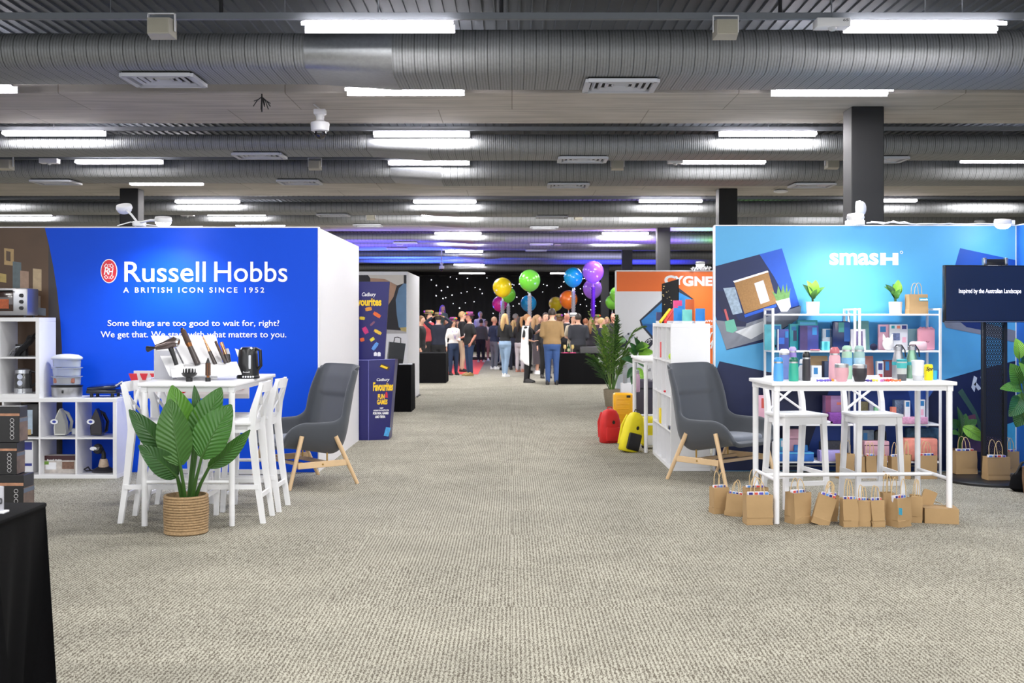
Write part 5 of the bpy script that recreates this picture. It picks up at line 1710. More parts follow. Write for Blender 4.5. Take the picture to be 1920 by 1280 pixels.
# small wrapped sweets on the table
SW = [(1540, (96, 84, 190), 'violet'), (1552, (120, 96, 200), 'lavender'), (1561, (240, 150, 40), 'orange'), (1627, (88, 70, 170), 'deep violet'), (1637, (236, 214, 70), 'yellow'), (1645, (226, 220, 236), 'white'), (1654, (196, 120, 190), 'pink'), (1662, (230, 70, 60), 'small red'), (1672, (236, 52, 40), 'bright red'), (1680, (240, 120, 60), 'light orange')]
for k, (px_, c, nm) in enumerate(SW):
    Y = 8.48 + (k % 3) * .03
    t = thing('wrapped_sweet', '%s wrapped sweet lying at the front of the right table' % nm, 'sweet', (PX(px_, Y), Y, 1.05), k * .7, 'wrapped sweets on the right table')
    m = M('sweet_' + nm.replace(' ', '_'), c, .3, noise=.25, nscale=90)
    MB().ball((0, 0, .009), (.02, .011, .009), 10, 6).build('sweet', m, t)
    for s in (-1, 1):
        MB().cyl((s * .016, 0, .009), (s * .034, 0, .008), .003, .01, 8).build('wrapper_end', m, t)

# ---- kraft bags on the floor
BN = 0


def fbag(label, px0, px1, ytop, ybot, d=.11, rz=0.0, tilt=(0, 0), logo=False, fill=None, hh=.1, handles=True, name='paper_bag', dz=0, yoff=0):
    global BN
    BN += 1
    Y = CAMH * FPX / (ybot - HY)
    Yc = Y + d / 2 + yoff
    w = (px1 - px0) / FPX * Y
    h = (ybot - ytop) / FPX * Y
    t = make_bag(label, (PX((px0 + px1) / 2, Y), Yc, dz), w, h, d, rz, tilt, handles, logo=logo, seed=BN, hh=hh)
    if fill:
        c = thing('printed_packet', fill, 'packet', (t.location.x, Yc - .005, t.location.z), 0, 'printed packets in the paper bags')
        c.rotation_euler = t.rotation_euler
        b = MB()
        b.box((0, 0, h * .575), (w * .8, d * .3, h * 1.0 + .0), rot=(.0, .03 * (BN % 3 - 1), 0), bev=.003, seg=1)
        b.build('packet', M('white_packet', (224, 222, 232), .5, noise=.1), c)
        for q in range(4):
            MB().box((w * (-.3 + .2 * q), -d * .15 - .001, h * 1.03), (w * .15, .002, h * .075), rot=(0, .03 * (BN % 3 - 1), 0)).build('printed_mark', [M('mark_navy', (40, 36, 130), .5), M('mark_red', (214, 84, 70), .5), M('mark_violet', (90, 84, 190), .5), M('mark_sky', (96, 150, 220), .5)][(q + BN) % 4], c, smooth=0)
    return t


# left group in front of the armchair
fbag('kraft bag at the far left of the floor group by the right armchair', 1335, 1365, 914, 963, .1, .25, fill='packet poking out of the far left kraft bag by the right armchair', hh=.12)
fbag('tilted kraft bag second from the left by the right armchair', 1362, 1394, 926, 968, .1, -.35, (0, .1), fill='packet poking out of the tilted kraft bag by the right armchair')
fbag('kraft bag behind the front one, beside the left leg of the right table', 1397, 1440, 914, 960, .1, .1, fill='packet poking out of the bag behind the front one by the table leg', hh=.13)
fbag('large front kraft bag just left of the front leg of the right table', 1399, 1449, 928, 984, .12, .08, fill='packet poking out of the large front bag left of the table leg', hh=.12)
# row under the table
fbag('first kraft bag from the left in the row under the right table', 1480, 1519, 924, 982, .12, .45, fill='packet poking out of the first bag in the row under the table')
fbag('kraft bag leaning to the right, second in the row under the right table', 1523, 1556, 928, 984, .1, -.2, (0, .3), fill='packet poking out of the leaning second bag under the table')
fbag('crumpled kraft bag third in the row under the right table', 1546, 1578, 932, 982, .08, .0, (0, .06), yoff=.1, fill='packet poking out of the crumpled third bag under the table')
fbag('kraft bag fourth in the row under the right table', 1581, 1609, 936, 988, .1, .05, fill='packet poking out of the fourth bag under the table', hh=.14)
fbag('kraft bag fifth in the row under the right table', 1609, 1633, 938, 987, .1, -.05, fill='packet poking out of the fifth bag under the table')
fbag('narrow kraft bag sixth in the row under the right table', 1636, 1660, 938, 988, .1, .0, (0, -.04), fill='packet poking out of the narrow sixth bag under the table')
fbag('kraft bag half hidden behind the bag with the blue sticker', 1659, 1682, 926, 972, .08, .1, yoff=.05, hh=.14)
fbag('kraft bag with a blue sticker on its left side, under the right table', 1672, 1708, 934, 988, .12, .5, fill='navy packet poking out of the bag with the blue sticker under the table', hh=.14)
MB().box((-.06, -.064, .12), (.002, .05, .05), rot=(0, 0, .0)).build('blue_sticker', C('sticker_blue', (70, 170, 206), noise=.05), [o for o in COL.objects if o.get('label', '').startswith('kraft bag with a blue sticker on its left')][0], smooth=0)
fbag('kraft bag last upright one in the row under the right table', 1709, 1730, 930, 980, .1, -.15, (0, .05), hh=.12)
fbag('open kraft bag leaning back over the fallen one at the right table leg', 1728, 1752, 922, 976, .09, -.3, (-.2, .35), hh=.08, yoff=.1, dz=.0, handles=False)
# fallen bag: lies on its front with its base to the viewer
t = make_bag('fallen kraft bag lying on its side at the right end of the row', (PX(1765, 8.45), 8.55, .0), .24, .24, .11, 0, (0, 0), seed=40)
t.rotation_euler = (math.radians(-90), 0, math.radians(-12))
t.location = (PX(1768, 8.4), 8.42, .056)
# row at the foot of the racks
rowb = [(1573, 1602, 851, 893, 'first from the left with a blue sticker'), (1609, 1622, 856, 890, 'second from the left'), (1624, 1644, 855, 890, 'third from the left'), (1648, 1664, 855, 890, 'fourth from the left'), (1671, 1694, 856, 893, 'fifth from the left'), (1695, 1711, 853, 893, 'second from the right, turned sideways'), (1722, 1757, 854, 898, 'last at the right, large')]
for k, (x0, x1, yt, yb_, lb) in enumerate(rowb):
    fbag('kraft bag at the foot of the racks, ' + lb, x0, x1, yt, max(yb_, 898), .1, (.3, 0, .05, -.05, .1, -.4, .06)[k], fill='packet in a rack foot bag, ' + lb if k in (1, 2, 3, 4, 6) else None, hh=.13)

# ---- television on a black perforated stand
t = thing('television_stand', 'black television stand with a perforated column on a round base', 'stand', (4.50, 10.62, 0))
BLK = M('black_powder_coat', (20, 20, 23), .45, noise=.08)
MB().lathe([(.42, 0), (.42, .02), (.41, .028), (.05, .032)], 48, sx=1.05).build('round_base', BLK, t)
for s in (-1, 1):
    MB().box((s * .098, 0, .79), (.034, .05, 1.5), bev=.003, seg=1).build('column_post', BLK, t)
b = MB()
for iz in range(50):
    z = .10 + iz * .028
    for ix in range(7):
        x = -.072 + ix * .024 + (.012 if iz % 2 else 0)
        if x > .078:
            continue
        # a six sided hole: the strip around it
        ring = [(x + .0058 * math.cos(k * math.pi / 3 + .52), z + .0058 * math.sin(k * math.pi / 3 + .52)) for k in range(6)]
        out = [(x + .0146 * math.cos(k * math.pi / 3 + .52), z + .0162 * math.sin(k * math.pi / 3 + .52)) for k in range(6)]
        vi = [b.bm.verts.new((p, 0, q)) for p, q in ring]
        vo = [b.bm.verts.new((p, 0, q)) for p, q in out]
        for k in range(6):
            b.face((vi[k], vi[(k + 1) % 6], vo[(k + 1) % 6], vo[k]))
b.build('perforated_panel', BLK, t, smooth=0, fix=False)
MB().box((0, 0, 1.8), (.2, .05, .55), bev=.003, seg=1).build('upper_mast', BLK, t)
for s in (-1, 1):
    MB().box((s * .1, -.02, 2.05), (.03, .05, .07), bev=.006).build('top_clamp', M('bright_bracket', (170, 172, 176), .25, metal=.8), t)
MB().box((0, -.02, 2.03), (.19, .03, .035), bev=.004).build('top_bar', BLK, t)
MB().box((0, .0, .06), (.14, .1, .06), bev=.004).build('column_foot', BLK, t)

t = thing('television', 'flat black television showing a white sentence on the stand at right', 'television', (PX(1857, 10.5), 10.46, PZ(551, 10.5)), math.radians(6))
MB().box((0, 0, 0), (.94, .05, .525), bev=.006).build('housing', M('black_gloss_bezel', (18, 18, 20), .25), t)
MB().box((0, -.0262, .004), (.915, .002, .495)).build('screen', M('screen_glass', (20, 22, 38), .18, coat=.6, noise=.5, nscale=2.2, emit=.35), t, smooth=0)
MB().box((0, -.026, -.255), (.94, .004, .01)).build('bezel_trim', M('bezel_silver', (130, 130, 138), .3, metal=.7), t, smooth=0)
text('Inspired by the Australian Landscape', -.335, .265, -.006, .046, -.028, M('lit_white_lettering', (240, 240, 255), .5, noise=0, emit=1.2), t, ext=.0006)

# ---- plants and bags by the television
BASKD = M('dark_wicker', (122, 90, 60), .8, noise=.4, nscale=40, bump=.6, bscale=80)


def basket_plant(label, px_, Y, pr, ph, specs, pot=BASKD, gm=LG):
    t = thing('potted_plant', label, 'plant', (PX(px_, Y), Y, 0), 0)
    MB().lathe([(pr * .82, 0), (pr * .9, .02), (pr, ph * .6), (pr * .98, ph), (pr * .88, ph), (pr * .86, ph * .8)], 26).build('basket', pot, t)
    MB().lathe([(pr * .86, ph * .84), (.01, ph * .86)], 14).build('soil', M('dark_soil', (48, 38, 30), .95, noise=.4, nscale=60), t)
    r0 = t.location.copy()
    for bx, by, tx, ty, w, roll, mi, yo in specs:
        a, c = P(bx, by, Y + yo * .4) - r0, P(tx, ty, Y + yo) - r0
        leaf(t, a, c, w / FPX * Y, roll, .1, gm[mi], face=(0, -1, .35), stem=(a.x * .2, a.y * .3, ph * .8), smat=STG, srad=.007, nu=6, nv=10, ruffle=.012)
    return t


basket_plant('leafy green plant in a wicker basket left of the television stand', 1797, 11.16, .105, .24, [(1800, 812, 1796, 762, 14, .3, 2, 0), (1798, 800, 1778, 786, 18, -.3, 2, -.05), (1806, 800, 1845, 826, 24, .2, 0, -.1), (1800, 815, 1782, 812, 16, .6, 1, -.1), (1806, 806, 1832, 786, 18, -.2, 1, .05), (1802, 800, 1812, 775, 16, .2, 1, .1), (1808, 815, 1838, 806, 20, .4, 2, 0)])
basket_plant('tall fiddle-leaf plant in a basket at the right edge of the view', 1950, 9.65, .14, .26, [(1911, 672, 1905, 634, 26, .1, 0, 0), (1912, 720, 1895, 682, 34, -.2, 1, -.1), (1915, 730, 1876, 728, 24, .3, 1, -.1), (1912, 745, 1893, 780, 34, -.2, 2, -.15), (1922, 720, 1912, 680, 26, .4, 0, -.2), (1925, 760, 1905, 800, 34, .2, 2, 0), (1930, 700, 1950, 660, 34, .1, 1, .1), (1935, 740, 1970, 720, 34, -.2, 1, 0), (1920, 700, 1926, 655, 34, .3, 2, .1), (1922, 755, 1900, 745, 30, .3, 1, .05)])
fbag('kraft bag standing on the round base in front of the leafy plant', 1792, 1833, 852, 895, .12, .06, fill='packet poking out of the bag in front of the leafy plant', hh=.13, dz=.033)
fbag('kraft bag standing on the round base right of the perforated column', 1852, 1894, 864, 907, .13, .05, fill='packet poking out of the bag right of the perforated column', hh=.15, dz=.033)
fbag('kraft bag behind the one at the perforated column, at the right edge', 1880, 1912, 853, 893, .1, .1, fill='packet poking out of the bag at the right edge', hh=.13, dz=.033)
t = thing('shoulder_bag', 'black and grey shoulder bag slumped at the lower right edge', 'bag', (PX(1918, 10.15), 10.02, .0))
MB().loft([[Vector((.17 * k * math.cos(a) + sx, .1 * k * math.sin(a), z)) for a in [2 * math.pi * i / 20 for i in range(20)]] for k, z, sx in ((.8, 0, 0), (1.05, .03, 0), (1.0, .12, .01), (.75, .2, .04), (.4, .235, .06))]).build('bag_body', BLACKM, t)
MB().ball((.04, -.075, .08), (.09, .04, .07), 14, 8).build('grey_pocket', C('grey_canvas', (150, 146, 138), r=.9), t)
MB().tube([(-.14, 0, .1), (-.08, -.02, .25), (.05, 0, .3), (.14, .02, .16)], .012, 8).build('strap', BLACK, t)
# ------------------------------------------------------------------ chocolate display and second booth on the left
YD2 = 14.22
PURP = M('royal_purple_print', (19, 17, 98), .4, noise=.03, coat=.15)
t = thing('product_display', 'tall deep blue cardboard display with yellow lettering beside the white side wall', 'display', (-1.95, YD2, 0))
o3 = (-1.95, YD2, 0)


def dpx(pts, y0, y1, nm, m):
    b = MB()
    b.prism([(PX(x, YD2) - o3[0], PZ(y, YD2)) for x, y in pts], y0, y1)
    return b.build(nm, m, t, smooth=0)


zt1 = PZ(675, YD2)
# lower bin: two faces meeting at the crease, right face leans out at the top
xc, xr0, xr1 = PX(691, YD2) - o3[0], PX(728, YD2) - o3[0], PX(740, YD2) - o3[0]
b = MB()
b.loft([[Vector(p) for p in ((-.40, .35, 0), (-.36, .02, 0), (xc, 0, 0), (xr0, .07, 0), (xr0, .42, 0), (-.3, .5, 0))],
        [Vector(p) for p in ((-.40, .35, zt1), (-.36, .02, zt1), (xc, 0, zt1), (xr1, .07, zt1 + .01), (xr1, .42, zt1), (-.3, .5, zt1))]])
b.build('lower_bin', PURP, t, smooth=0)
b = MB()
b.tube([(xc, -.002, 0), (xc, -.002, zt1)], .004, 5)
b.tube([(-.36, -.0 + .018, zt1), (xc, -.002, zt1), (xr1, .068, zt1 + .01)], .004, 5)
b.build('pale_crease', M('pale_crease', (120, 120, 190), .5, noise=0), t)
dpx([(640, 527), (727.5, 527), (718, 675), (640, 675)], .16, .22, 'header_panel', PURP)
YEL = M('yellow_print', (250, 206, 30), .45, noise=.03)
GOLDP = M('pale_gold_print', (226, 200, 170), .45)
tl = t.location


def dt(s, x0, x1, y0, y1, dy, m, **kw):
    return text(s, PX(x0, YD2) - o3[0], PX(x1, YD2) - o3[0], PZ(y1, YD2), PZ(y0, YD2), dy, m, t, ext=.002, **kw)


dt('Cadbury', 675.5, 702, 547.5, 557, .156, LETTER, shear=.3, bold=.01)
dt('Favourites', 655, 712.5, 557.5, 573, .156, YEL, bold=.04)
rr = random.Random(9)
SWT = [(688, 579, 12, 7, .2, (228, 150, 50)), (704, 590, 15, 7, -.55, (232, 104, 40)), (676, 596.5, 10, 6, -.1, (216, 190, 40)), (695.5, 606.5, 11, 4, .75, (130, 80, 110)), (682, 619.5, 13, 9, -1.1, (206, 50, 120)), (705.5, 622.5, 15, 6, -.5, (240, 190, 60)), (676, 637, 8, 7, .2, (236, 96, 40)), (695, 636.5, 9, 6, .6, (240, 214, 60)), (700.5, 649.5, 16, 7, .95, (90, 150, 220))]
for k, (x, y, w, h, a, c) in enumerate(SWT):
    pm = M('sweet_print_%d' % k, c, .4, noise=.35, nscale=40)
    b = MB()
    W, H = w / FPX * YD2, h / FPX * YD2
    b.box((0, 0, 0), (W * .7, .004, H))
    for s in (-1, 1):
        b.prism([(s * W * .33, -H * .25), (s * W * .5, -H * .5), (s * W * .5, H * .5), (s * W * .33, H * .25)], -.002, .002)
    b.xf(Matrix.Translation((PX(x, YD2) - o3[0], .157, PZ(y, YD2))) @ Matrix.Rotation(-a, 4, 'Y'))
    b.build('printed_sweet', pm, t, smooth=0)
for x0, x1, y0, y1, dy in ((698, 704, 660, 668, .157), (705, 711, 660, 668.5, .157)):
    dpx([(x0, y0 + 2), ((x0 + x1) / 2, y0), (x1, y0 + 2), (x1, y1), (x0, y1)], dy, dy + .002, 'white_pictogram', LETTER)
# lettering of the right face of the bin
ang = math.atan2(.07, xr0 - xc)
Lr = math.hypot(xr0 - xc, .07)


def warp(o):
    for v in o.data.vertices:
        q, z = v.co.x / Lr, v.co.z
        xr = xr0 + (xr1 - xr0) * z / zt1
        v.co = (xc + q * (xr - xc), q * .07 + v.co.y - .004, z)
    return o


def rt(s, x0, x1, y0, y1, m, **kw):
    u = lambda x: (x - 691) / 37 * Lr
    return warp(text(s, u(x0), u(x1), PZ(y1, YD2), PZ(y0, YD2), 0, m, t, **kw))


rt('Cadbury', 703, 722, 709, 716, LETTER, shear=.3, bold=.01)
rt('Favourites', 698, 728, 716.5, 733, YEL, bold=.04)
rt('FUN', 705.5, 716, 739, 748, YEL, bold=.04)
rt('&', 716.5, 721.5, 735, 746, RED, bold=.05)
rt('GAMES', 704.5, 721, 749, 758.5, YEL, bold=.04)
rt('VISIT', 709, 715, 764, 767, LETTER, bold=.03)
rt('CADBURYFAVOURITES.COM', 699, 724, 768, 771, LETTER, bold=.03)
rt('FOR FUN, GAMES', 698.5, 724, 772.5, 778, LETTER, bold=.05)
rt('AND TRIVIA', 702, 719, 779, 784, LETTER, bold=.05)
rt('es', 681, 689, 0, 1, YEL) if False else None
dt('es', 672.5, 680, 711, 723, -.001 + .01, YEL, bold=.04)
b = MB()
b.box(((714 - 691) / 37 * Lr, 0, PZ(688, YD2)), (.1, .003, .05), rot=(0, .45, 0))
warp(b.build('printed_sweet', M('sweet_print_dark', (66, 44, 30), .4, noise=.3), t, smooth=0))
b = MB()
b.box(((713 - 691) / 37 * Lr, -.002, PZ(688, YD2)), (.075, .003, .025), rot=(0, .45, 0))
warp(b.build('printed_sweet', YEL, t, smooth=0))
b = MB()
b.box(((724 - 691) / 37 * Lr, 0, PZ(810, YD2)), (.06, .003, .11), rot=(0, .2, 0))
warp(b.build('printed_sweet', M('sweet_print_sky', (70, 160, 226), .4, noise=.4, nscale=30), t, smooth=0))
for x, y, c in ((676, 741, (236, 110, 40)), (677, 774, (230, 150, 60)), (675, 800, (90, 160, 220))):
    dpx([(x - 5, y - 3), (x + 4, y + 1), (x + 4, y + 6), (x - 5, y + 2)], .006, .012, 'printed_sweet', M('sweet_print_%d' % c[0], c, .4, noise=.3))
for x in (675, 681):
    dpx([(x - 2.5, 811), (x + 2.5, 811), (x + 2.5, 819), (x - 2.5, 819)], .005, .011, 'white_pictogram', LETTER)

# second booth: white wall with a big photograph
YB2 = 20.35
X2 = PX(764, YB2)
H2 = PZ(509, YB2)
t = thing('display_wall', 'white exhibition wall with a large photo of a person in denim, behind the blue display', 'display wall', (-3.2, YB2, 0))
o3b = (-3.2, YB2, 0)
MB().box(((X2 - 5.2) / 2 + 3.2, .05, H2 / 2), (X2 + 5.2, .1, H2)).build('white_panel', WHITEM, t, smooth=0)
rp2 = lambda pts, tk, nm, m: poly_px(pts, YB2, tk, nm, m, t, o3b)
rp2([(600, 515.5), (762, 515.5), (762, 625), (600, 625)], .002, 'photo_print', M('photo_dark_ground', (34, 32, 34), .45, noise=.5, nscale=2))
rp2([(690, 515.5), (757, 515.5), (757, 531), (745, 535), (722, 523), (694, 521)], .004, 'photo_white_cap', M('photo_cap', (214, 208, 200), .5, noise=.12, nscale=5))
rp2([(694, 521), (722, 523), (744, 535), (738, 556), (728, 572), (722, 590), (700, 590)], .003, 'photo_face', M('photo_skin', (176, 140, 116), .5, noise=.3, nscale=5))
rp2([(757, 531), (762, 532), (762, 613), (748, 614), (744, 590), (742, 562), (748, 540)], .004, 'photo_denim', M('photo_denim', (98, 132, 166), .5, noise=.3, nscale=4))
rp2([(700, 616), (762, 620), (762, 625), (700, 625)], .0035, 'photo_lower_edge', M('photo_edge', (178, 176, 176), .5, noise=.1))
rp2([(750, 614), (762, 613), (762, 622), (752, 620)], .0045, 'photo_button', M('photo_button', (188, 170, 110), .5, noise=.3))
t = thing('partition_wall', 'white side wall of the second booth on the left, ending at the party area', 'display wall', (X2, YB2 + 1.3, 0))
MB().box((-.05, .1, H2 / 2), (.1, 2.4, H2)).build('white_panel', WHITEM, t, smooth=0)
MB().tube([(.02, 1.0, .012), (.06, .8, .012), (.03, .5, .012), (.05, .2, .012)], .01, 6).build('floor_cable', BLACK, t)


def cloth_table(label, x0, x1, ytop, ybot, dpt, seed=0, topz=None, mat=None):
    Y = CAMH * FPX / (ybot - HY)
    X0, X1 = PX(x0, Y), PX(x1, Y)
    h = PZ(ytop, Y) if topz is None else topz
    w = X1 - X0
    t = thing('cloth_covered_table', label, 'table', ((X0 + X1) / 2, Y + dpt / 2, 0))
    rr = random.Random(seed)
    b = MB()
    rings = []
    n = 64
    for z in (0, h * .3, h * .7, h - .03, h):
        q = 1 - z / h
        ring = []
        for i in range(n):
            a = 2 * math.pi * i / n
            c, s_ = math.cos(a), math.sin(a)
            m = max(abs(c), abs(s_))
            x, y = c / m * w / 2, s_ / m * dpt / 2
            rip = 1 + (.02 * math.sin(i * 2.3 + seed) + .015 * math.sin(i * .9)) * q - (.012 if z == h else 0)
            ring.append(Vector((x * rip, y * rip, z)))
        rings.append(ring)
    b.loft(rings)
    b.build('black_cloth', mat or BLACKM, t, smooth=50)
    return t


tA = cloth_table('small black cloth covered table behind the blue cardboard display', 712, 771, 684, 772, .7, 1)
Yt = CAMH * FPX / (772 - HY)
hT = PZ(684, Yt)
t = thing('gift_bag', 'black paper gift bag standing on the small black table', 'bag', (PX(740, Yt + .3), Yt + .3, hT), .3)
t.rotation_euler = (0, .12, .3)
MB().loft([[Vector((sx * .13 * k, sy * .05 * k2, z)) for sx, sy in ((-1, -1), (1, -1), (1, 1), (-1, 1))] for k, k2, z in ((.95, 1, 0), (1, 1, .1), (1.05, .7, .36))]).build('bag_body', M('black_gloss_paper', (26, 26, 28), .25, noise=.2), t, smooth=0)
MB().tube([(-.06, 0, .34), (-.05, 0, .44), (0, .02, .45), (.05, 0, .44), (.06, 0, .34)], .008, 6).build('handle', BLACK, t)
t = thing('paper_sheet', 'white paper sheet lying on the small black table', 'paper', (PX(764, Yt + .25), Yt + .25, hT + .002), .1)
MB().box((-.03, 0, .004), (.22, .2, .008)).build('sheet', TAGW, t, smooth=0)

# ------------------------------------------------------------------ orange booth on the right
YC = 20.35
XC0 = PX(1155, YC)
HC = PZ(508, YC)
t = thing('display_wall', 'orange and white exhibition wall with a phone print, behind the white cube shelf', 'display wall', (3.3, YC, 0))
o3c = (3.3, YC, 0)
MB().box(((XC0 + 5.6) / 2 - 3.3, .05, HC / 2), (5.6 - XC0, .1, HC)).build('white_panel', WHITEM, t, smooth=0)
b = MB()
b.box(((XC0 + 5.6) / 2 - 3.3, .05, HC + .008), (5.6 - XC0, .12, .016))
b.box((XC0 - 3.3, .05, HC / 2), (.02, .12, HC))
b.build('white_edge_trim', WHITE, t, smooth=0)
rp3 = lambda pts, tk, nm, m: poly_px(pts, YC, tk, nm, m, t, o3c)
ORG = M('vivid_orange_print', (246, 116, 40), .5, noise=.02)
rp3([(1156, 509), (1420, 509), (1420, 546), (1156, 546)], .002, 'orange_band', ORG)
rp3([(1268, 546), (1420, 546), (1420, 757), (1268, 757)], .002, 'orange_panel', ORG)
rp3([(1156, 690), (1168, 676), (1200, 690), (1215, 720), (1200, 757), (1156, 757)], .002, 'grey_swirl_print', M('pale_grey_swirl', (200, 206, 214), .5, noise=.2, nscale=3))
DKP = M('dark_phone_print', (40, 44, 60), .4, noise=.1)
rp3([(1199, 600), (1240, 562), (1268, 536), (1300, 560), (1290, 620), (1236, 648), (1222, 634), (1202, 611)], .003, 'phone_edge', DKP)
rp3([(1202.5, 601), (1240, 568), (1268, 545), (1296, 560), (1290, 615), (1238, 642), (1224, 630), (1205, 609)], .004, 'phone_screen_print', M('ocean_screen_print', (52, 136, 206), .4, noise=.45, nscale=6))
rp3([(1204, 607), (1226, 608), (1238, 642), (1222, 628)], .0046, 'phone_screen_shade', M('deep_ocean_print', (30, 96, 170), .4, noise=.3, nscale=6))
rp3([(1212, 637), (1220, 632), (1228, 640), (1215, 656), (1206, 655), (1203, 648)], .004, 'cable_plug_print', DKP)
rp3([(1156, 633), (1168, 629), (1180, 643), (1167, 652), (1156, 660)], .003, 'dark_device_print', DKP)
rp3([(1170, 630), (1182, 622), (1191, 630), (1179, 641)], .004, 'usb_plug_print', M('usb_metal_print', (196, 200, 208), .4, noise=.08))
for x, y in ((1176, 625), (1181, 631)):
    rp3([(x, y), (x + 3.2, y - 1.5), (x + 4.4, y + 1.5), (x + 1.2, y + 3)], .0046, 'usb_slot_print', DKP)
rp3(ell(1166.5, 638, 7.5, 5.6, 18), .005, 'green_lens_print', M('green_lens_print', (150, 196, 140), .4, noise=.25, nscale=10))
text('TON', 0, .17, 0, .06, 0, LETTER, t, mx=Matrix.Translation((PX(1210.5, YC) - 3.3, -.0052, PZ(649, YC))) @ Matrix.Rotation(-.75, 4, 'Y'))
text('oll', PX(1213, YC) - 3.3, PX(1220, YC) - 3.3, PZ(696, YC), PZ(690, YC), -.004, DKP, t)
wtext('C', 1245.5, 1266, 516, 534, YC, t, o3c, bold=.05)
wtext('Y', 1263, 1282, 517, 534, YC, t, o3c, bold=.05)
wtext('G', 1280, 1300, 517, 536.5, YC, t, o3c, bold=.05)
wtext('NE', 1302, 1335.5, 518, 536, YC, t, o3c, bold=.05)
wtext('T', 1336, 1354, 518, 536, YC, t, o3c, bold=.05)
wtext('owne', 1313, 1341, 599.5, 604, YC, t, o3c, bold=.02)
wtext('gn', 1330, 1341, 609.5, 615, YC, t, o3c, bold=.02)
b = MB()
for pts in ([(1330, 634), (1334, 624), (1341, 622)], [(1332, 646), (1338, 636), (1343, 634)], [(1333, 653), (1336, 644), (1342, 639)]):
    b.tube([(PX(x, YC) - 3.3, -.005, PZ(y, YC)) for x, y in pts], .014, 6)
b.build('white_line_drawing', LETTER, t)
arm_light('lit white arm spotlight on top of the orange wall', P(1318, 505, 20.38), P(1313, 494, 19.8), (3.35, 20.25, .3), 22, spot=2.3)
b = MB()
b.tube([P(1296 + 1.6 * k, 503 + 3.5 * math.sin(k * 1.9), 20.2 + .04 * math.sin(k)) for k in range(24)], .014, 6)
for v in b.bm.verts:
    v.co.z = max(v.co.z, HC + .02) if v.co.y > 20.28 else v.co.z
o = b.build('lamp_cable', WHITE)
tag(o, 'white cable loops hanging at the spotlight on the orange wall', 'cable')

# white cube shelf beside the aisle: open cells face the aisle, its end faces the viewer
XS0 = PX(1258, YR)
t = cube_shelf('tall white cube shelf of sixteen cells beside the right armchair', 0, 0, 0, 4, 4, back=True, name='cube_shelf')
wS = 4 * .3525 + .06
t.rotation_euler = (0, 0, -math.pi / 2)
t.location = (XS0 + .195, YR + wS / 2, 0)
ZK = wS


def cellpos(ix, iz, dx=.03):
    """a spot in a cell: ix counts from the viewer, iz from the floor"""
    return (XS0 + dx, YR + .038 + .353 * (ix + .5), .046 + (0 if iz == 0 else .352 * iz - .002))


for lb, nm, cat, ix, iz, w, h, m, dx in (('yellow pouch box in the third row of the white cube shelf', 'gadget_box', 'box', 2, 1, .09, .16, C('lemon_box', (246, 216, 40)), .034), ('slim coral case standing in the upper cell of the white cube shelf', 'gadget_box', 'box', 2, 3, .02, .17, C('coral_case', (240, 110, 110)), .02),
                                    ('dark navy gadget lying near the front end of the white cube shelf', 'gadget_box', 'box', 0, 1, .1, .035, NAVG, .034), ('small red gadget in the middle row of the white cube shelf', 'gadget_box', 'box', 1, 2, .05, .02, RED, .034)):
    o = thing(nm, lb, cat, cellpos(ix, iz, dx))
    MB().box((0, 0, h / 2 + .001), (w if w < .05 else .06, w, h), bev=.006).build('box', m, o)
o = MB().ball((0, 0, .037), .036, 14, 9).build('tennis_ball', C('lime_ball', (190, 226, 70), r=.8))
p = cellpos(0, 3, .04)
o.location = p
tag(o, 'lime green ball in the top row of the white cube shelf', 'ball')

# gadgets on top of the cube shelf
def gp(label, x0, x1, yt, Y, m, dp=.05, cat='gadget pack', base=True):
    t = pbox('gadget_pack', label, cat, x0, x1, yt, Y, ZK + .001, dp, m)
    h = t.children[0].dimensions.z
    if base:
        MB().box((0, -.001, .012), (PX(x1, Y) - PX(x0, Y) + .004, dp + .006, .024), bev=.002, seg=1).build('white_base', WHITE, t)
    return t


gp('small navy gadget pack at the left on top of the white cube shelf', 1231, 1243, 585, 12.6, C('navy_pack', (60, 66, 110)))
gp('coral red gadget pack behind the yellow stick', 1252, 1263, 586, 12.2, C('coral_pack', (240, 96, 76)))
gp('pink gadget pack standing behind the blue ones', 1263, 1279, 563, 12.3, C('hot_pink_pack', (236, 84, 146)))
gp('blue gadget pack with a white pin at the left on the shelf top', 1264, 1280, 577, 11.75, C('azure_pack', (30, 130, 210)))
gp('second blue gadget pack beside the pink one', 1272, 1281, 573, 11.9, C('azure_pack', (30, 130, 210)), base=False)
gp('turquoise gadget pack at the front of the shelf top', 1280, 1298, 580, 11.6, C('turquoise_pack', (110, 196, 186)))
gp('orange gadget pack standing behind the turquoise one', 1286, 1302, 561, 12.1, C('orange_pack', (244, 110, 50)))
gp('blue gadget pack alone at the right on the shelf top', 1305, 1322, 578, 11.5, C('azure_pack', (30, 130, 210)))
for lb, p0, p1, m in (('yellow tube stick leaning on top of the white cube shelf', (1238, 602), (1256, 580), C('lemon_box', (246, 216, 40))), ('slim red stick beside the yellow tube stick', (1247, 600), (1262, 580), C('stick_red', (226, 60, 60)))):
    a, c = P(*p0, 11.9), P(*p1, 12.1)
    a.z = ZK + .014
    o = MB().tube([Vector((0, 0, 0)), c - a], .016 if 'yellow' in lb else .008, 10).build('tube_stick', m)
    o.location = a
    tag(o, lb, 'stick')
t = thing('display_sign', 'black sparkling display panel standing on the white cube shelf', 'display', (PX(1258, 12.5), 12.55, ZK), -.55)
wP, hP = (1275 - 1242) / FPX * 12.5, PZ(523, 12.5) - ZK
b = MB()
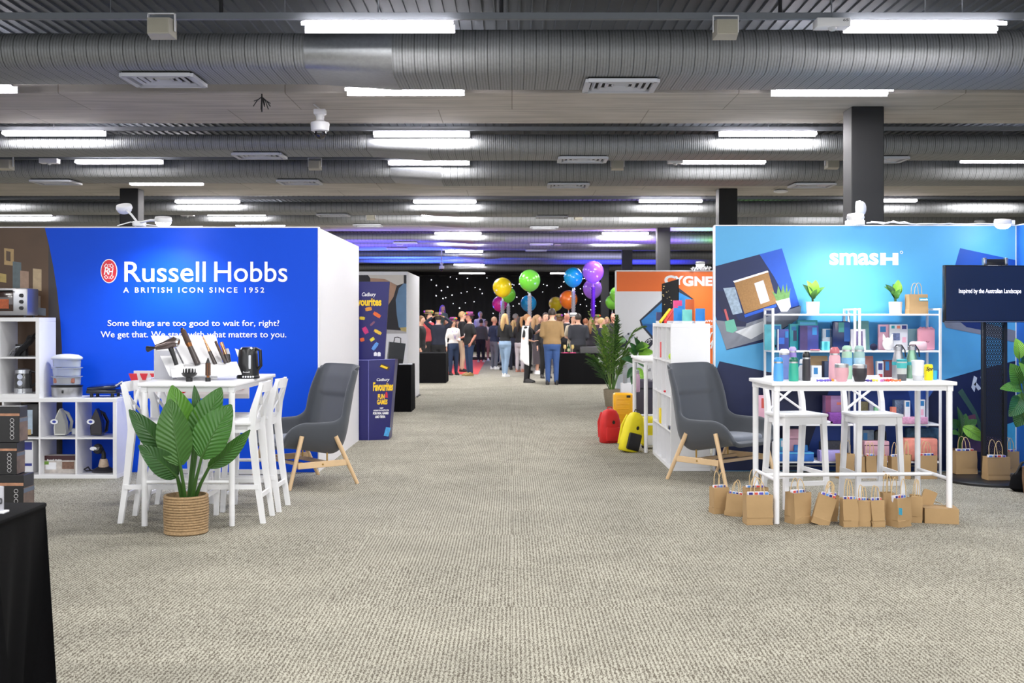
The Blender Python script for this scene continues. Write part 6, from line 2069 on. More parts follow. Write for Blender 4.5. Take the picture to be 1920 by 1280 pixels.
b.loft([[Vector((x, y, z)) for x, y in ((-wP / 2, -.01), (wP / 2, -.01), (wP / 2, .01), (-wP / 2, .01))] if z < .5 else None for z in (0.0,)] + [[Vector((-wP / 2, -.01, hP - .05)), Vector((wP / 2, -.01, hP)), Vector((wP / 2, .01, hP)), Vector((-wP / 2, .01, hP - .05))]])
b.build('black_panel', M('black_gloss_panel', (10, 9, 14), .2), t, smooth=0)
b = MB()
rr = random.Random(12)
for k in range(16):
    x, z = rr.uniform(-.45, .45) * wP, rr.uniform(.1, .85) * hP
    b.box((x, -.0108, z), (rr.uniform(.003, .02), .001, .005))
b.build('glowing_sparkle_print', M('sparkle_gold_glow', (230, 200, 130), .4, noise=0, emit=.4), t, smooth=0)  # sparkles glow by emission put into their colour, no lamp here

# white bar table behind the cube shelf
make_table('bar_table', 'white bar table behind the white cube shelf with a patterned sheet on it', (1.79, 13.52, 0), 1.30, .62, 1.06, math.pi / 2, 'white bar tables')
t = thing('patterned_sheet', 'white sheet with dark line pattern on the bar table behind the cube shelf', 'paper', (1.68, 13.4, 1.0605))
MB().box((0, 0, .002), (.38, .8, .004)).build('sheet', M('line_print_sheet', (206, 204, 212), .5, noise=.3, nscale=9), t, smooth=0)

# luggage
REDF = M('red_nylon', (206, 32, 32), .6, noise=.12, bump=.3, bscale=60)
YELF = M('yellow_nylon', (232, 216, 24), .6, noise=.1, bump=.3, bscale=60)


def backpack(label, loc, w, h, d, m, rz, tilt, dark=False):
    t = thing('backpack', label, 'backpack', loc, rz, 'backpacks by the bar table')
    t.rotation_euler = (tilt[0], tilt[1], rz)
    rings = []
    for k, z in ((.9, 0), (1, .03), (1.03, .3), (1, .6), (.86, .82), (.6, .95), (.3, 1)):
        rings.append([Vector((math.copysign(abs(math.cos(a)) ** .6, math.cos(a)) * w / 2 * k, math.copysign(abs(math.sin(a)) ** .6, math.sin(a)) * d / 2 * (k if z < .9 else k * 1.2), z * h)) for a in [2 * math.pi * i / 24 for i in range(24)]])
    MB().loft(rings).build('bag_body', m, t, smooth=70)
    MB().box((0, -d / 2 - .004, h * .27), (w * .74, .05, h * .42), bev=.018).build('front_pocket', BLACK if dark else m, t)
    MB().lathe([(.016, 0), (.018, .006)], 12, sy=1.3).xf(Matrix.Translation((0.01, -d / 2 - .0, h * .62)) @ Matrix.Rotation(math.pi / 2, 4, 'X')).build('badge', BLACK, t)
    MB().tube([(-.03, 0, h * .98), (-.025, 0, h * 1.06), (.025, 0, h * 1.06), (.03, 0, h * .98)], .007, 6).build('top_handle', BLACK if dark else m, t)
    for s in (-1, 1):
        MB().tube([(s * w * .3, d * .45, h * .9), (s * w * .42, d * .62, h * .6), (s * w * .4, d * .55, h * .15)], .014, 6).build('shoulder_strap', m, t)
    MB().tube([(w * .42, -d * .3, h * .05), (w * .5, -d * .25, h * .35), (w * .44, -d * .25, h * .7), (w * .3, -d * .2, h * .86)], .005, 6).build('piping', M('pale_zip', (206, 200, 196), .5), t)
    return t


backpack('red backpack standing on the carpet at the right side of the aisle', (1.20, 13.95, 0), .25, .41, .17, REDF, .35, (0, 0))
backpack('yellow backpack with a black pocket leaning on the table leg', (1.32, 12.98, .0), .22, .46, .16, YELF, .45, (0, .26), dark=True)
t = thing('suitcase', 'yellow hard-shell suitcase behind the yellow backpack', 'suitcase', (1.42, 14.55, 0), 0, 'suitcases by the bar table')
YSH = M('yellow_shell', (240, 176, 20), .35, noise=.06)
MB().box((0, 0, .31), (.25, .2, .52), bev=.03, seg=3).build('shell', YSH, t)
for k in range(7):
    MB().box((-.01, -.101, .12 + k * .062), (.16, .008, .014), bev=.003, seg=1).build('rib', YSH, t)
MB().box((.06, -.1, .53), (.05, .01, .03), bev=.004).build('lock', BLACK, t)
for s in (-1, 1):
    MB().cyl((s * .09, -.03, .03), (s * .09, .03, .03), .03, seg=12).build('wheel', BLACK, t)
t = thing('suitcase', 'dark grey suitcase standing behind the bar table', 'suitcase', (PX(1213, 15.4), 15.4, 0), 0, 'suitcases by the bar table')
MB().box((0, 0, .37), (.3, .22, .66), bev=.035, seg=3).build('shell', M('charcoal_shell', (54, 50, 64), .4), t)
MB().box((0, -.112, .58), (.26, .006, .02)).build('rib', BLACK, t)
for s in (-1, 1):
    MB().cyl((s * .1, -.03, .03), (s * .1, .03, .03), .03, seg=12).build('wheel', BLACK, t)
t = thing('suitcase', 'small yellow child suitcase half hidden by the white cube shelf', 'suitcase', (1.62, 13.35, 0), 0, 'suitcases by the bar table')
MB().box((0, 0, .2), (.24, .2, .34), bev=.05, seg=3).build('shell', YELF, t)
MB().box((-.03, -.101, .1), (.1, .006, .12), bev=.003).build('white_patch', WHITE, t)
for s in (-1, 1):
    MB().cyl((s * .08, -.03, .02), (s * .08, .03, .02), .02, seg=12).build('wheel', BLACK, t)
for lb, px_, m in (('clear tall drink bottle with grey cap in front of the white wall', 1172, M('clear_bottle', (190, 196, 202), .15, trans=.4, noise=0)), ('tall pale pink drink bottle on the yellow suitcase', 1195, M('pink_clear', (214, 180, 206), .2, trans=.3, noise=0))):
    Yb = 17.6 if 'clear' in lb else 14.55
    bottle('drink_bottle', lb, 'drink bottle', (PX(px_, Yb), Yb, 0.58 if 'pink' in lb else .52), [('body', [(.028, 0), (.034, .01), (.034, .2), (.024, .24)], m), ('cap', [(.027, .24), (.027, .28), (.01, .285)], C('grey_cap', (150, 150, 156)))])
t = thing('plinth', 'low white plinth under the clear drink bottle by the orange booth', 'plinth', (PX(1174, 17.65), 17.65, 0))
MB().box((0, 0, .26), (.16, .16, .52), bev=.004).build('plinth_body', WHITEM, t)

# palm in a woven pot
YPM = 19.55
t = thing('potted_palm', 'tall palm in a woven pot at the left end of the orange booth', 'plant', (PX(1147, YPM), YPM, 0))
MB().lathe([(.095, 0), (.11, .02), (.135, .2), (.145, .31), (.13, .31), (.125, .25)], 26).build('pot', M('taupe_weave', (150, 138, 118), .85, noise=.3, nscale=50, bump=.6, bscale=90), t)
MB().lathe([(.125, .26), (.01, .27)], 14).build('soil', M('dark_soil', (48, 38, 30), .95, noise=.4, nscale=60), t)
PG = [M('palm_green', (100, 142, 62), .45, noise=.2), M('palm_yellow_green', (160, 188, 92), .45, noise=.2), M('palm_dark_green', (64, 104, 52), .45, noise=.2)]
rr = random.Random(21)


def frond(base, tip, sag, m, ll=.3, nm='frond', parent=None):
    parent = parent or t
    base, tip = Vector(base), Vector(tip)
    d = tip - base
    side = d.cross(Vector((0, 0, 1)))
    side = side.normalized() if side.length > .05 else Vector((1, 0, 0))
    b = MB()
    N = 17
    pts = []
    for i in range(N + 1):
        q = i / N
        p = base.lerp(tip, q)
        p.z += sag * math.sin(math.pi * q) * d.length - sag * .5 * q * q * d.length
        pts.append(p)
    b.tube(pts, [.007 * (1 - .75 * i / N) for i in range(N + 1)], 5)
    for i in range(4, N + 1):
        q = i / N
        L = ll * math.sin(math.pi * min(1, .18 + .8 * q)) ** .6
        ax = (pts[min(N, i)] - pts[i - 1]).normalized()
        for s in (-1, 1):
            dr = (ax * .75 + side * s * .75 + Vector((0, 0, rr.uniform(-.35, .1)))).normalized()
            e = pts[i] + dr * L
            e.z -= L * .12
            wv = dr.cross(Vector((0, .4, 1))).normalized() * .021
            m0 = pts[i].lerp(e, .45) + Vector((0, 0, .012))
            v = [b.bm.verts.new(p) for p in (pts[i], m0 + wv, e, m0 - wv)]
            b.face(v)
    return b.build(nm, m, parent, smooth=0, fix=False)


for k in range(15):
    a = k * 2.4
    hgt = (1.05, 1.45, 1.28, 1.62, .85)[k % 5]
    rad = (.34, .16, .3, .1, .42)[k % 5]
    frond((.03 * math.cos(a), .03 * math.sin(a), .28), (rad * math.cos(a), rad * math.sin(a) * .7, hgt), .1, PG[(0, 1, 0, 2, 2)[k % 5]], .3)
frond((.0, 0, .3), (-.40, -.1, 1.66), .05, PG[1], .24)
frond((.02, 0, .3), (.56, -.05, 1.52), .2, PG[0], .3)
frond((-.02, 0, .3), (-.42, -.15, .98), .15, PG[0], .22)
# fiddle plant behind the bar table
t = thing('potted_plant', 'fiddle-leaf plant in a basket behind the white bar table', 'plant', (PX(1192, 17.0), 17.0, 0))
MB().lathe([(.12, 0), (.14, .02), (.15, .3), (.13, .3), (.125, .24)], 22).build('basket', BASK, t, smooth=60)
MB().tube([(0, 0, .25), (0, 0, .8), (.02, 0, 1.25)], [.014, .012, .008], 8).build('stem', M('plant_bark', (70, 56, 44), .8), t)
r0 = t.location.copy()
for bx, by, tx, ty, w, mi in ((1193, 680, 1166, 672, 16, 2), (1193, 690, 1176, 708, 16, 2), (1194, 665, 1181, 642, 14, 2), (1196, 660, 1204, 640, 16, 1), (1197, 662, 1226, 660, 18, 0), (1196, 650, 1217, 648, 16, 0), (1194, 668, 1178, 655, 14, 1), (1195, 690, 1206, 712, 14, 0), (1194, 695, 1184, 720, 14, 2), (1198, 655, 1190, 632, 12, 2), (1196, 672, 1214, 690, 14, 2)):
    a, c = P(bx, by, 17.0) - r0, P(tx, ty, 16.85) - r0
    leaf(t, a, c, w / FPX * 17, .2, .1, LG[mi], face=(0, -1, .4), nu=6, nv=8, ruffle=.01)
# ------------------------------------------------------------------ the party at the far end
CUR = M('black_star_curtain', (12, 12, 16), .9, noise=.3)
t = thing('star_curtain', 'black curtain with twinkling star lights across the far end', 'curtain', (0, 52, 0))
YCU = 51.9
zc = PZ(517, YCU)
b = MB()
b.grid(lambda u, v: Vector((-12 + u * 22.5, .06 * math.sin(u * 260), zc * v)), 520, 1)
b.build('curtain_cloth', CUR, t, smooth=180, fix=False)
MB().cyl((-12, .0, zc + .02), (10.5, .0, zc + .02), .03, seg=8).build('curtain_rail', BLACK, t)
b = MB()
rr = random.Random(77)
for k in range(120):
    x, z = rr.uniform(-6, 6), rr.uniform(1.2, zc - .05)
    s = rr.choice((.010, .012, .016))
    b.box((x, -.08, z), (s * 2, s, s * 2), rot=(0, .785 * (k % 2), 0))
o = b.build('star_lights', M('lit_star', (246, 244, 255), .5, noise=0, emit=5), t, smooth=0)
o['kind'] = 'stuff'
for x0, x1 in ((-12, -8.6), (8.0, 12)):
    pass
t = thing('floor_runner', 'red carpet runner on the floor among the crowd at left', 'carpet', (0, 0, 0))
b = MB()
b.loft([[Vector((PX(x, Y), Y, z)) for x, Y in ((838, 31), (896, 31), (915, 46), (860, 46))] for z in (.001, .008)])
b.build('runner', M('red_runner', (214, 72, 72), .9, noise=.1), t, smooth=0)

tB = cloth_table('black cloth covered table in front of the crowd at left', 778, 836, 662, 718, 1.0, 3)
tC = cloth_table('black cloth covered table in front of the crowd at right', 1047, 1160, 662, 720, 1.0, 4)
Yc = CAMH * FPX / (720 - HY)
zC = PZ(662, Yc)
t = thing('drinks_case', 'black drinks case lying on the right black table', 'case', (PX(1116, Yc + .4), Yc + .4, zC))
MB().loft([[Vector((sx * .36 * k, sy * .2, z)) for sx, sy in ((-1, -1), (1, -1), (1, 1), (-1, 1))] for k, z in ((1, 0), (1.0, .1), (.94, .14))]).build('case', BLACK, t, smooth=0)
GLS = M('party_glass', (222, 216, 196), .1, trans=.5, noise=0)
for px_ in (1059, 1073.5):
    bottle('wine_glass', 'wine glass %s of the green bottle on the right black table' % ('left' if px_ < 1065 else 'right'), 'glass', (PX(px_, Yc + .25), Yc + .25, zC), [('foot', [(.035, 0), (.034, .004), (.005, .012)], GLS), ('stem', [(.005, .01), (.005, .08)], GLS), ('bowl', [(.006, .08), (.034, .11), (.038, .14), (.03, .19)], M('wine_in_glass', (216, 196, 130), .1, trans=.3, noise=0))], 'wine glasses on the right black table')
    t = thing('napkin', 'pink napkin under the %s wine glass on the right black table' % ('left' if px_ < 1065 else 'right'), 'napkin', (PX(px_, Yc + .12), Yc + .12, zC), .4)
    MB().box((0, 0, .006), (.14, .1, .01)).build('napkin_fold', M('pink_napkin', (230, 60, 130), .7), t, smooth=0)
bottle('wine_bottle', 'green wine bottle between the glasses on the right black table', 'bottle', (PX(1066, Yc + .3), Yc + .3, zC), [('body', [(.038, 0), (.04, .01), (.04, .12), (.015, .17), (.014, .22)], M('green_glass', (30, 60, 36), .1)), ('label', [(.0405, .04), (.0405, .1)], M('bottle_label', (150, 160, 120), .6))])

for px_, Y, h, lb in ((830, 41.5, .32, 'black stage riser under the person in the purple wig'), (900.5, 42, .12, 'low black stage riser under the person in the pale top')):
    t = thing('stage_riser', lb, 'platform', (PX(px_, Y), Y, 0))
    MB().box((0, 0, h / 2), (.9, .9, h), bev=.01).build('deck', BLACK, t)
# balloons
for k, (x, y, r_, Y, c, lb, tassel) in enumerate([
        (942, 538, 18, 33.5, (250, 222, 20), 'big yellow balloon over the left of the crowd', 'silver'), (953, 552, 14, 35.5, (110, 200, 50), 'small green balloon half behind the big yellow one', 'silver'),
        (937, 569, 14, 37, (226, 50, 160), 'pink balloon below the yellow one', 'white'), (993, 525, 20, 31.5, (104, 192, 58), 'big green balloon left of the middle', 'silver'),
        (991, 568, 15, 36, (20, 140, 200), 'blue balloon below the big green one', 'white'), (1075, 519, 18, 32.5, (20, 146, 200), 'big blue balloon beside the purple ones', 'silver'),
        (1042, 569, 13, 39, (250, 220, 30), 'yellow balloon left of the orange one', 'white'), (1066, 561, 17, 36, (252, 126, 36), 'orange balloon below the big blue one', 'white'),
        (1112, 509, 20, 31.5, (136, 84, 214), 'big purple balloon, highest of all', 'purple'), (1111, 541, 18, 34, (166, 110, 232), 'lilac balloon below the big purple one', 'purple'),
        (1148, 566, 13, 36, (130, 214, 70), 'light green balloon beside the orange booth', 'white'), (1158, 552, 15, 34, (130, 214, 70), 'light green balloon mostly hidden behind the orange booth wall', 'white')]):
    R_ = r_ / FPX * Y
    t = thing('balloon', lb, 'balloon', (PX(x, Y), Y, 0), 0, 'party balloons')
    zc_ = PZ(y, Y)
    BM = M('balloon_%d' % k, c, .22, noise=.02, coat=.3)
    prof = []
    for i in range(15):
        a = -math.pi / 2 + math.pi * i / 14
        q = math.cos(a) * (1 if a > 0 else 1 - .06 * math.sin(-a) ** 2)
        prof.append((max(.004, R_ * q), zc_ + R_ * math.sin(a) * (1.0 if a > 0 else 1.1)))
    MB().lathe([(.03, zc_ - R_ * 1.2), (.012, zc_ - R_ * 1.14)] + prof[0:], 28).build('balloon_skin', BM, t, smooth=180)
    tm = {'silver': M('silver_tinsel', (190, 192, 206), .3, metal=.7, noise=.5, nscale=60), 'white': M('white_tinsel', (206, 200, 220), .4, noise=.4, nscale=60), 'purple': M('purple_tinsel', (96, 40, 170), .3, metal=.4, noise=.5, nscale=60)}[tassel]
    b = MB()
    zt_ = zc_ - R_ * 1.2
    wv = .07 if tassel != 'white' else .03
    n = 12
    for i in range(n):
        z = zt_ - .9 * i / n
        b.lathe([(wv * (.4 if i == 0 else 1), z), (wv * .65, z - .9 / n)], 7, cap=False)
    b.build('tinsel_tail', tm, t, smooth=0)
    MB().cyl((0, 0, .06), (0, 0, zt_), .006, seg=5).build('string', tm, t)
    MB().lathe([(.09, 0), (.09, .07), (.03, .1)], 12).build('weight', BLACK, t)


# ---- people
SKIN = {'fair': M('skin_fair', (214, 164, 140), .55, noise=.06), 'tan': M('skin_tan', (188, 134, 106), .55, noise=.06), 'ruddy': M('skin_ruddy', (210, 142, 122), .55, noise=.06)}


def limb(b, pts, seg=10):
    b.tube([p[0] for p in pts], [p[1] for p in pts], seg)
    for p, r in (pts[0], pts[-1]):
        b.ball(p, r * .98, seg, 5)


def torso_rings(z0, z1, k, bw, female, hem=1.0):
    base = [(.80, .150, .105, 0), (.90, .172, .12, .008), (1.0, .165, .114, .004), (1.09, .15, .104, 0), (1.2, .165, .112, -.006), (1.30, .178, .118, -.006), (1.38, .182, .108, 0), (1.43, .165, .088, .004), (1.465, .105, .07, .006), (1.49, .062, .058, .008)]
    if female:
        base = [(.80, .15, .108, 0), (.90, .176, .124, .01), (1.0, .156, .11, .004), (1.09, .128, .094, 0), (1.2, .142, .108, -.012), (1.29, .152, .118, -.016), (1.37, .155, .1, -.002), (1.43, .14, .08, .004), (1.465, .088, .062, .006), (1.49, .054, .05, .008)]
    out = []
    zs = sorted({z0, z1} | {r[0] for r in base if z0 < r[0] < z1})
    for z in zs:
        for a, c in zip(base, base[1:]):
            if a[0] <= z <= c[0]:
                q = (z - a[0]) / (c[0] - a[0])
                rx, ry, oy = (a[i] + (c[i] - a[i]) * q for i in (1, 2, 3))
                break
        else:
            rx, ry, oy = base[0][1:] if z < base[0][0] else base[-1][1:]
        out.append([Vector((rx * bw * k * math.cos(t_), ry * bw * k * math.sin(t_) + oy, z)) for t_ in [2 * math.pi * i / 18 for i in range(18)]])
    return out


ARMS = {  # (elbow, wrist, finger tip) for the arm on the +x side; mirrored for the other
    'down': ((.235, .03, 1.12), (.24, -.03, .88), (.235, -.05, .78)),
    'front': ((.225, .05, 1.13), (.12, -.2, 1.06), (.05, -.25, 1.08)),
    'hip': ((.30, .08, 1.14), (.20, -.02, .98), (.14, -.06, .95)),
    'up': ((.34, -.02, 1.52), (.17, -.03, 1.66), (.1, -.03, 1.70)),
    'reach': ((.26, -.14, 1.25), (.24, -.36, 1.42), (.22, -.44, 1.47)),
    'pocket': ((.245, .07, 1.13), (.20, -.03, .93), (.18, -.05, .87)),
    'fold': ((.22, .0, 1.12), (.02, -.19, 1.14), (-.07, -.17, 1.16)),
    'phone': ((.22, -.02, 1.13), (.1, -.22, 1.24), (.05, -.25, 1.32)),
}
HATB = [M('hat_print_a', (128, 104, 66), .7, noise=.9, nscale=26), M('hat_print_b', (130, 50, 110), .7, noise=.9, nscale=26), M('hat_print_c', (216, 214, 222), .7, noise=.7, nscale=26)]


def person(label, px_, Y, ytop, face, top=(30, 30, 34), legs=(40, 44, 60), hair=(70, 50, 36), style='short', arms=('down', 'down'), skin='fair', female=False, sleeve='long', shoe=(30, 28, 30), hem=.92, skirt=None, hat=None, wide=1.0, stride=.0, cape=None, lanyard=None, collar=None, bag=None, zbase=0.0, glasses=False, skip=()):
    H = PZ(ytop, Y) - zbase
    hatx = .05 if hat is not None else 0
    s = H / (1.755 + hatx)
    t = thing('person', label, 'person', (PX(px_, Y), Y, zbase), math.radians(face), 'people in the crowd')
    S = Matrix.Scale(s, 4)
    sk = SKIN[skin]
    ft = [(sd * .095, (-stride if sd > 0 else stride)) for sd in (-1, 1)]
    # body: one skin
    b = MB()
    b.loft(torso_rings(.80, 1.49, .96, wide, female))
    b.loft([[Vector((rx * math.cos(a), ry * math.sin(a) + oy, z)) for a in [2 * math.pi * i / 16 for i in range(16)]] for z, rx, ry, oy in ((1.43, .06, .06, .01), (1.50, .056, .058, .006), (1.545, .055, .062, -.004), (1.56, .058, .078, -.018), (1.59, .066, .09, -.018), (1.635, .074, .098, -.008), (1.68, .074, .1, 0), (1.72, .062, .084, .004), (1.748, .034, .045, .006))])
    b.ball((0, -.108, 1.625), (.014, .02, .022), 8, 5)
    b.ball((0, -.1, 1.575), (.022, .014, .01), 8, 4)
    for sd in (-1, 1):
        b.ball((sd * .077, .008, 1.63), (.01, .018, .028), 8, 5)
    hands = []
    for sd, kind in ((1, arms[0]), (-1, arms[1])):
        e, w, f = [Vector((p[0] * sd, p[1], p[2])) for p in ARMS[kind]]
        e.x *= (.5 + .5 * wide)
        sh = Vector((sd * .175 * wide * (.9 if female else 1), .004, 1.40))
        q = .86 if female else 1
        limb(b, [(sh, .052 * q), (sh.lerp(e, .5), .047 * q), (e, .04 * q), (e.lerp(w, .4), .038 * q), (w, .027 * q)])
        d = (f - w).normalized()
        b.tube([w, w + d * .05, w + d * .09], [.027 * q, .036 * q, .03 * q], 8, flat=.6)
        hands.append((w, d, sd, q))
    for (fx, fy), sd in zip(ft, (-1, 1)):
        hp = Vector((sd * .085, 0, .86))
        kn = Vector((fx, fy * .55 - .012, .49))
        an = Vector((fx, fy + .02, .075))
        limb(b, [(hp, .09), (hp.lerp(kn, .5), .074), (kn, .054), (kn.lerp(an, .35), .052), (an, .036)])
        b.tube([an + Vector((0, .02, -.03)), an + Vector((0, -.06, -.04)), an + Vector((sd * .012, -.15, -.048))], [.036, .036, .024], 8)
    b.xf(S)
    o = b.build('body', sk, t, remesh=.017)
    b = MB()
    b.bm.from_mesh(o.data)
    for w, d, sd, q in hands:
        u, v = frame_of(d)
        pw = w + d * .075
        for k, (off, L) in enumerate(((-.024, .062), (-.008, .074), (.008, .07), (.024, .055))):
            p0 = pw + u * off * q
            b.tube([p * s for p in (p0, p0 + d * L * .55, p0 + d * L + v * .015)], [.009 * s, .0085 * s, .006 * s], 5)
        p0 = w + d * .035 + u * .026 * sd * q
        b.tube([p * s for p in (p0, p0 + d * .03 + u * .022 * sd, p0 + d * .06 + u * .026 * sd)], [.011 * s, .01 * s, .007 * s], 5)
    b.bm.to_mesh(o.data)
    b.bm.free()
    o.data.polygons.foreach_set('use_smooth', [True] * len(o.data.polygons))
    # eyes and mouth
    b = MB()
    for sd in (-1, 1):
        b.ball((sd * .032, -.094, 1.645), (.013, .008, .008), 8, 5)
    b.xf(S).build('eyes', M('eye_dark', (44, 34, 30), .3, noise=0), t)
    b = MB()
    b.ball((0, -.112, 1.574), (.02, .006, .005), 8, 4)
    b.xf(S).build('lips', M('lip_rose', (170, 92, 84), .5, noise=0), t)
    key = lambda p, c: M('%s_%d_%d_%d' % ((p,) + tuple(c)), c, .85, noise=.14, nscale=9, bump=.3, bscale=22)
    # upper garment
    b = MB()
    b.loft(torso_rings(hem, 1.475, 1.1, wide, female))
    for sd, kind in ((1, arms[0]), (-1, arms[1])):
        e, w, f = [Vector((p[0] * sd, p[1], p[2])) for p in ARMS[kind]]
        e.x *= (.5 + .5 * wide)
        sh = Vector((sd * .175 * wide * (.9 if female else 1), .004, 1.40))
        q = .86 if female else 1
        if sleeve == 'long':
            limb(b, [(sh, .066 * q), (sh.lerp(e, .5), .06 * q), (e, .053 * q), (e.lerp(w, .5), .047 * q), (e.lerp(w, .94), .04 * q)])
        elif sleeve == 'short':
            limb(b, [(sh, .068 * q), (sh.lerp(e, .4), .063 * q), (sh.lerp(e, .8), .06 * q)])
    b.xf(S).build('upper_garment', key('cloth', top), t, remesh=.017)
    if skirt:
        b = MB()
        b.loft([[Vector((rx * math.cos(a) * (1 + .05 * math.sin(a * 7)), ry * math.sin(a) * (1 + .05 * math.sin(a * 7)), z)) for a in [2 * math.pi * i / 28 for i in range(28)]] for z, rx, ry in ((1.05, .15, .11), (.9, .19, .135), (.6, .21, .17), (skirt[0], .24, .2))])
        b.xf(S).build('skirt', key('cloth', skirt[1]), t, smooth=60)
    else:
        b = MB()
        b.loft(torso_rings(.8, 1.03, 1.06, wide, female))
        for (fx, fy), sd in zip(ft, (-1, 1)):
            hp = Vector((sd * .085, 0, .86))
            kn = Vector((fx, fy * .55 - .012, .49))
            an = Vector((fx, fy + .02, .085))
            k = .95 + .1 * wide
            limb(b, [(hp, .1 * k), (hp.lerp(kn, .5), .086 * k), (kn, .067 * k), (kn.lerp(an, .4), .064), (an, .055)])
        b.xf(S).build('trousers', key('cloth', legs), t, remesh=.017)
    for (fx, fy), sd in zip(ft, (-1, 1)):
        b = MB()
        b.loft([[Vector((fx + sd * .008 * k + rx * math.cos(a), fy + y0 + (ry * math.sin(a)), z)) for a in [2 * math.pi * i / 14 for i in range(14)]] for k, z, rx, ry, y0 in ((1, 0, .045, .135, -.05), (1, .02, .05, .14, -.05), (1, .05, .046, .125, -.045), (1, .085, .042, .075, -.0), (1, .11, .04, .05, .02))])
        b.xf(S).build('shoe', M('shoe_%d_%d_%d' % shoe, shoe, .5, noise=.06), t, smooth=60)
    # hair
    hm = M('hair_%d_%d_%d' % hair, hair, .6, noise=.25, nscale=60, bump=.4, bscale=120)
    if style != 'bald':
        b = MB()
        rg = []
        for i in range(7):
            q = i / 6
            z = 1.60 + .165 * q
            r_ = math.sqrt(max(.02, 1 - ((z - 1.655) / .112) ** 2))
            rg.append([Vector((.085 * r_ * math.cos(a), (.112 * r_ if math.sin(a) > 0 else .104 * r_ * (.35 + .65 * min(1, max(0, (z - 1.66) / .05)))) * math.sin(a) + .006, z)) for a in [2 * math.pi * j / 18 for j in range(18)]])
        b.loft(rg)
        if style in ('long', 'tail'):
            pts = [(0, .05, 1.70), (0, .095, 1.6), (0, .115, 1.5), (0, .12, 1.38), (0, .115, 1.28)] if style == 'long' else [(0, .09, 1.68), (0, .15, 1.66), (0, .17, 1.55), (0, .15, 1.42)]
            b.tube(pts, [.07, .085, .09, .08, .03] if style == 'long' else [.03, .045, .04, .02], 12, flat=.55 if style == 'long' else 1)
            if style == 'long':
                for sd in (-1, 1):
                    b.tube([(sd * .07, .02, 1.68), (sd * .088, .02, 1.56), (sd * .095, .01, 1.42), (sd * .09, -.02, 1.32)], [.03, .036, .036, .015], 8)
        b.xf(S).build('hair', hm, t, smooth=70)
    if hat is not None:
        b = MB()
        b.lathe([(.132, 1.70), (.136, 1.71), (.1, 1.715), (.097, 1.79), (.085, 1.805), (.02, 1.80)], 22, sy=1.12)
        b.xf(S).build('hat', HATB[hat], t, smooth=40)
        MB().lathe([(.1005, 1.722), (.1, 1.748)], 22, sy=1.12, cap=False).xf(S).build('hat_band', BLACK, t)
        if hat < 2:
            for q, (hx, hy, hz) in enumerate(((.06, -.1, 1.76), (-.05, .11, 1.76), (.0, -.12, 1.75))):
                MB().ball((hx, hy, hz), (.035, .02, .03), 8, 5).xf(S).build('hat_flower', [M('flower_orange', (240, 110, 30), .7), M('flower_violet', (150, 60, 180), .7), M('flower_green', (80, 160, 70), .7)][q], t)
    if cape:
        b = MB()
        b.grid(lambda u, v: Vector(((.22 + .05 * v) * math.cos(2.2 * (u - .5) * 1.9 + math.pi / 2) * (1 if v > .05 else .6), (.13 + .06 * v) * math.sin(2.2 * (u - .5) * 1.9 + math.pi / 2) + .01 * math.sin(u * 30), 1.46 - v * (.8 + .22 * abs(u - .5) * 2))), 30, 12)
        b.solid(.008)
        b.xf(S).build('cape', key('cloth', cape), t, smooth=180)
    if lanyard:
        b = MB()
        b.tube([(-.07, .07, 1.47), (-.1, 0, 1.455), (-.07, -.11, 1.36), (0, -.15, 1.12), (.07, -.11, 1.36), (.1, 0, 1.455), (.07, .07, 1.47)], .009, 6)
        b.tube([(-.08, .075, 1.47), (0, .1, 1.475), (.08, .075, 1.47)], .012, 6)
        b.xf(S).build('lanyard', key('ribbon', lanyard), t)
    if collar:
        MB().lathe([(.082, 1.44), (.075, 1.49), (.068, 1.492)], 16, cap=False, sy=.95).xf(S).build('collar', key('ribbon', collar), t)
    if bag:
        MB().ball((0, .2, 1.12), (.15, .09, .17), 14, 8).xf(S).build('backpack', key('ribbon', bag), t)
    if glasses:
        b = MB()
        for sd in (-1, 1):
            b.tube([(sd * .032 + .02 * math.cos(a), -.106, 1.643 + .016 * math.sin(a)) for a in [i * math.pi / 5 for i in range(11)]], .003, 4)
        b.xf(S).build('glasses', BLACK, t)
    return t


NVY, BLK2, DNM, LDN = (26, 30, 48), (22, 22, 25), (44, 66, 104), (138, 162, 190)
BLND, BRN, DBR, GRY = (190, 156, 106), (110, 76, 48), (44, 34, 30), (172, 168, 164)
WSH, BSH = (226, 226, 228), (28, 26, 28)
person('person in a black suit, hand on hip, at the far left behind the black table', 790, 28.5, 592, 80, BLK2, BLK2, BRN, arms=('hip', 'down'))
person('person in a patchwork flower hat and pink red shirt behind the left table', 804, 31.0, 581, 60, (170, 60, 66), BLK2, DBR, hat=0, collar=(226, 200, 206))
person('person in a navy sweater seen from behind, both hands up at a flower hat', 822, 28.3, 585, 180, NVY, BLK2, DBR, arms=('up', 'up'), hat=0, collar=(150, 160, 190), wide=1.08)
person('person in a purple wig far behind, higher than the rest of the crowd', 830, 41.5, 572, 30, (90, 110, 100), DNM, (130, 80, 180), 'long', female=True, zbase=.32)
person('person in a white blouse and jeans with a black bag and a hat', 850, 30.6, 594, 25, (222, 216, 214), (40, 54, 84), DBR, 'long', ('front', 'down'), female=True, hat=1, lanyard=(110, 60, 170), hem=.98, bag=BLK2)
person('person in a black shirt and beige trousers with fair hair, seen from the side', 867, 32.4, 584, 100, BLK2, (186, 170, 144), (170, 136, 92), wide=1.1)
person('person in a black tee and blue jeans wearing a bright hat, facing left', 880, 30.3, 584, -65, BLK2, (34, 52, 84), DBR, hat=1, sleeve='short', arms=('pocket', 'front'), lanyard=(220, 210, 216), skin='ruddy', wide=1.14, shoe=(150, 120, 70), hem=.86)
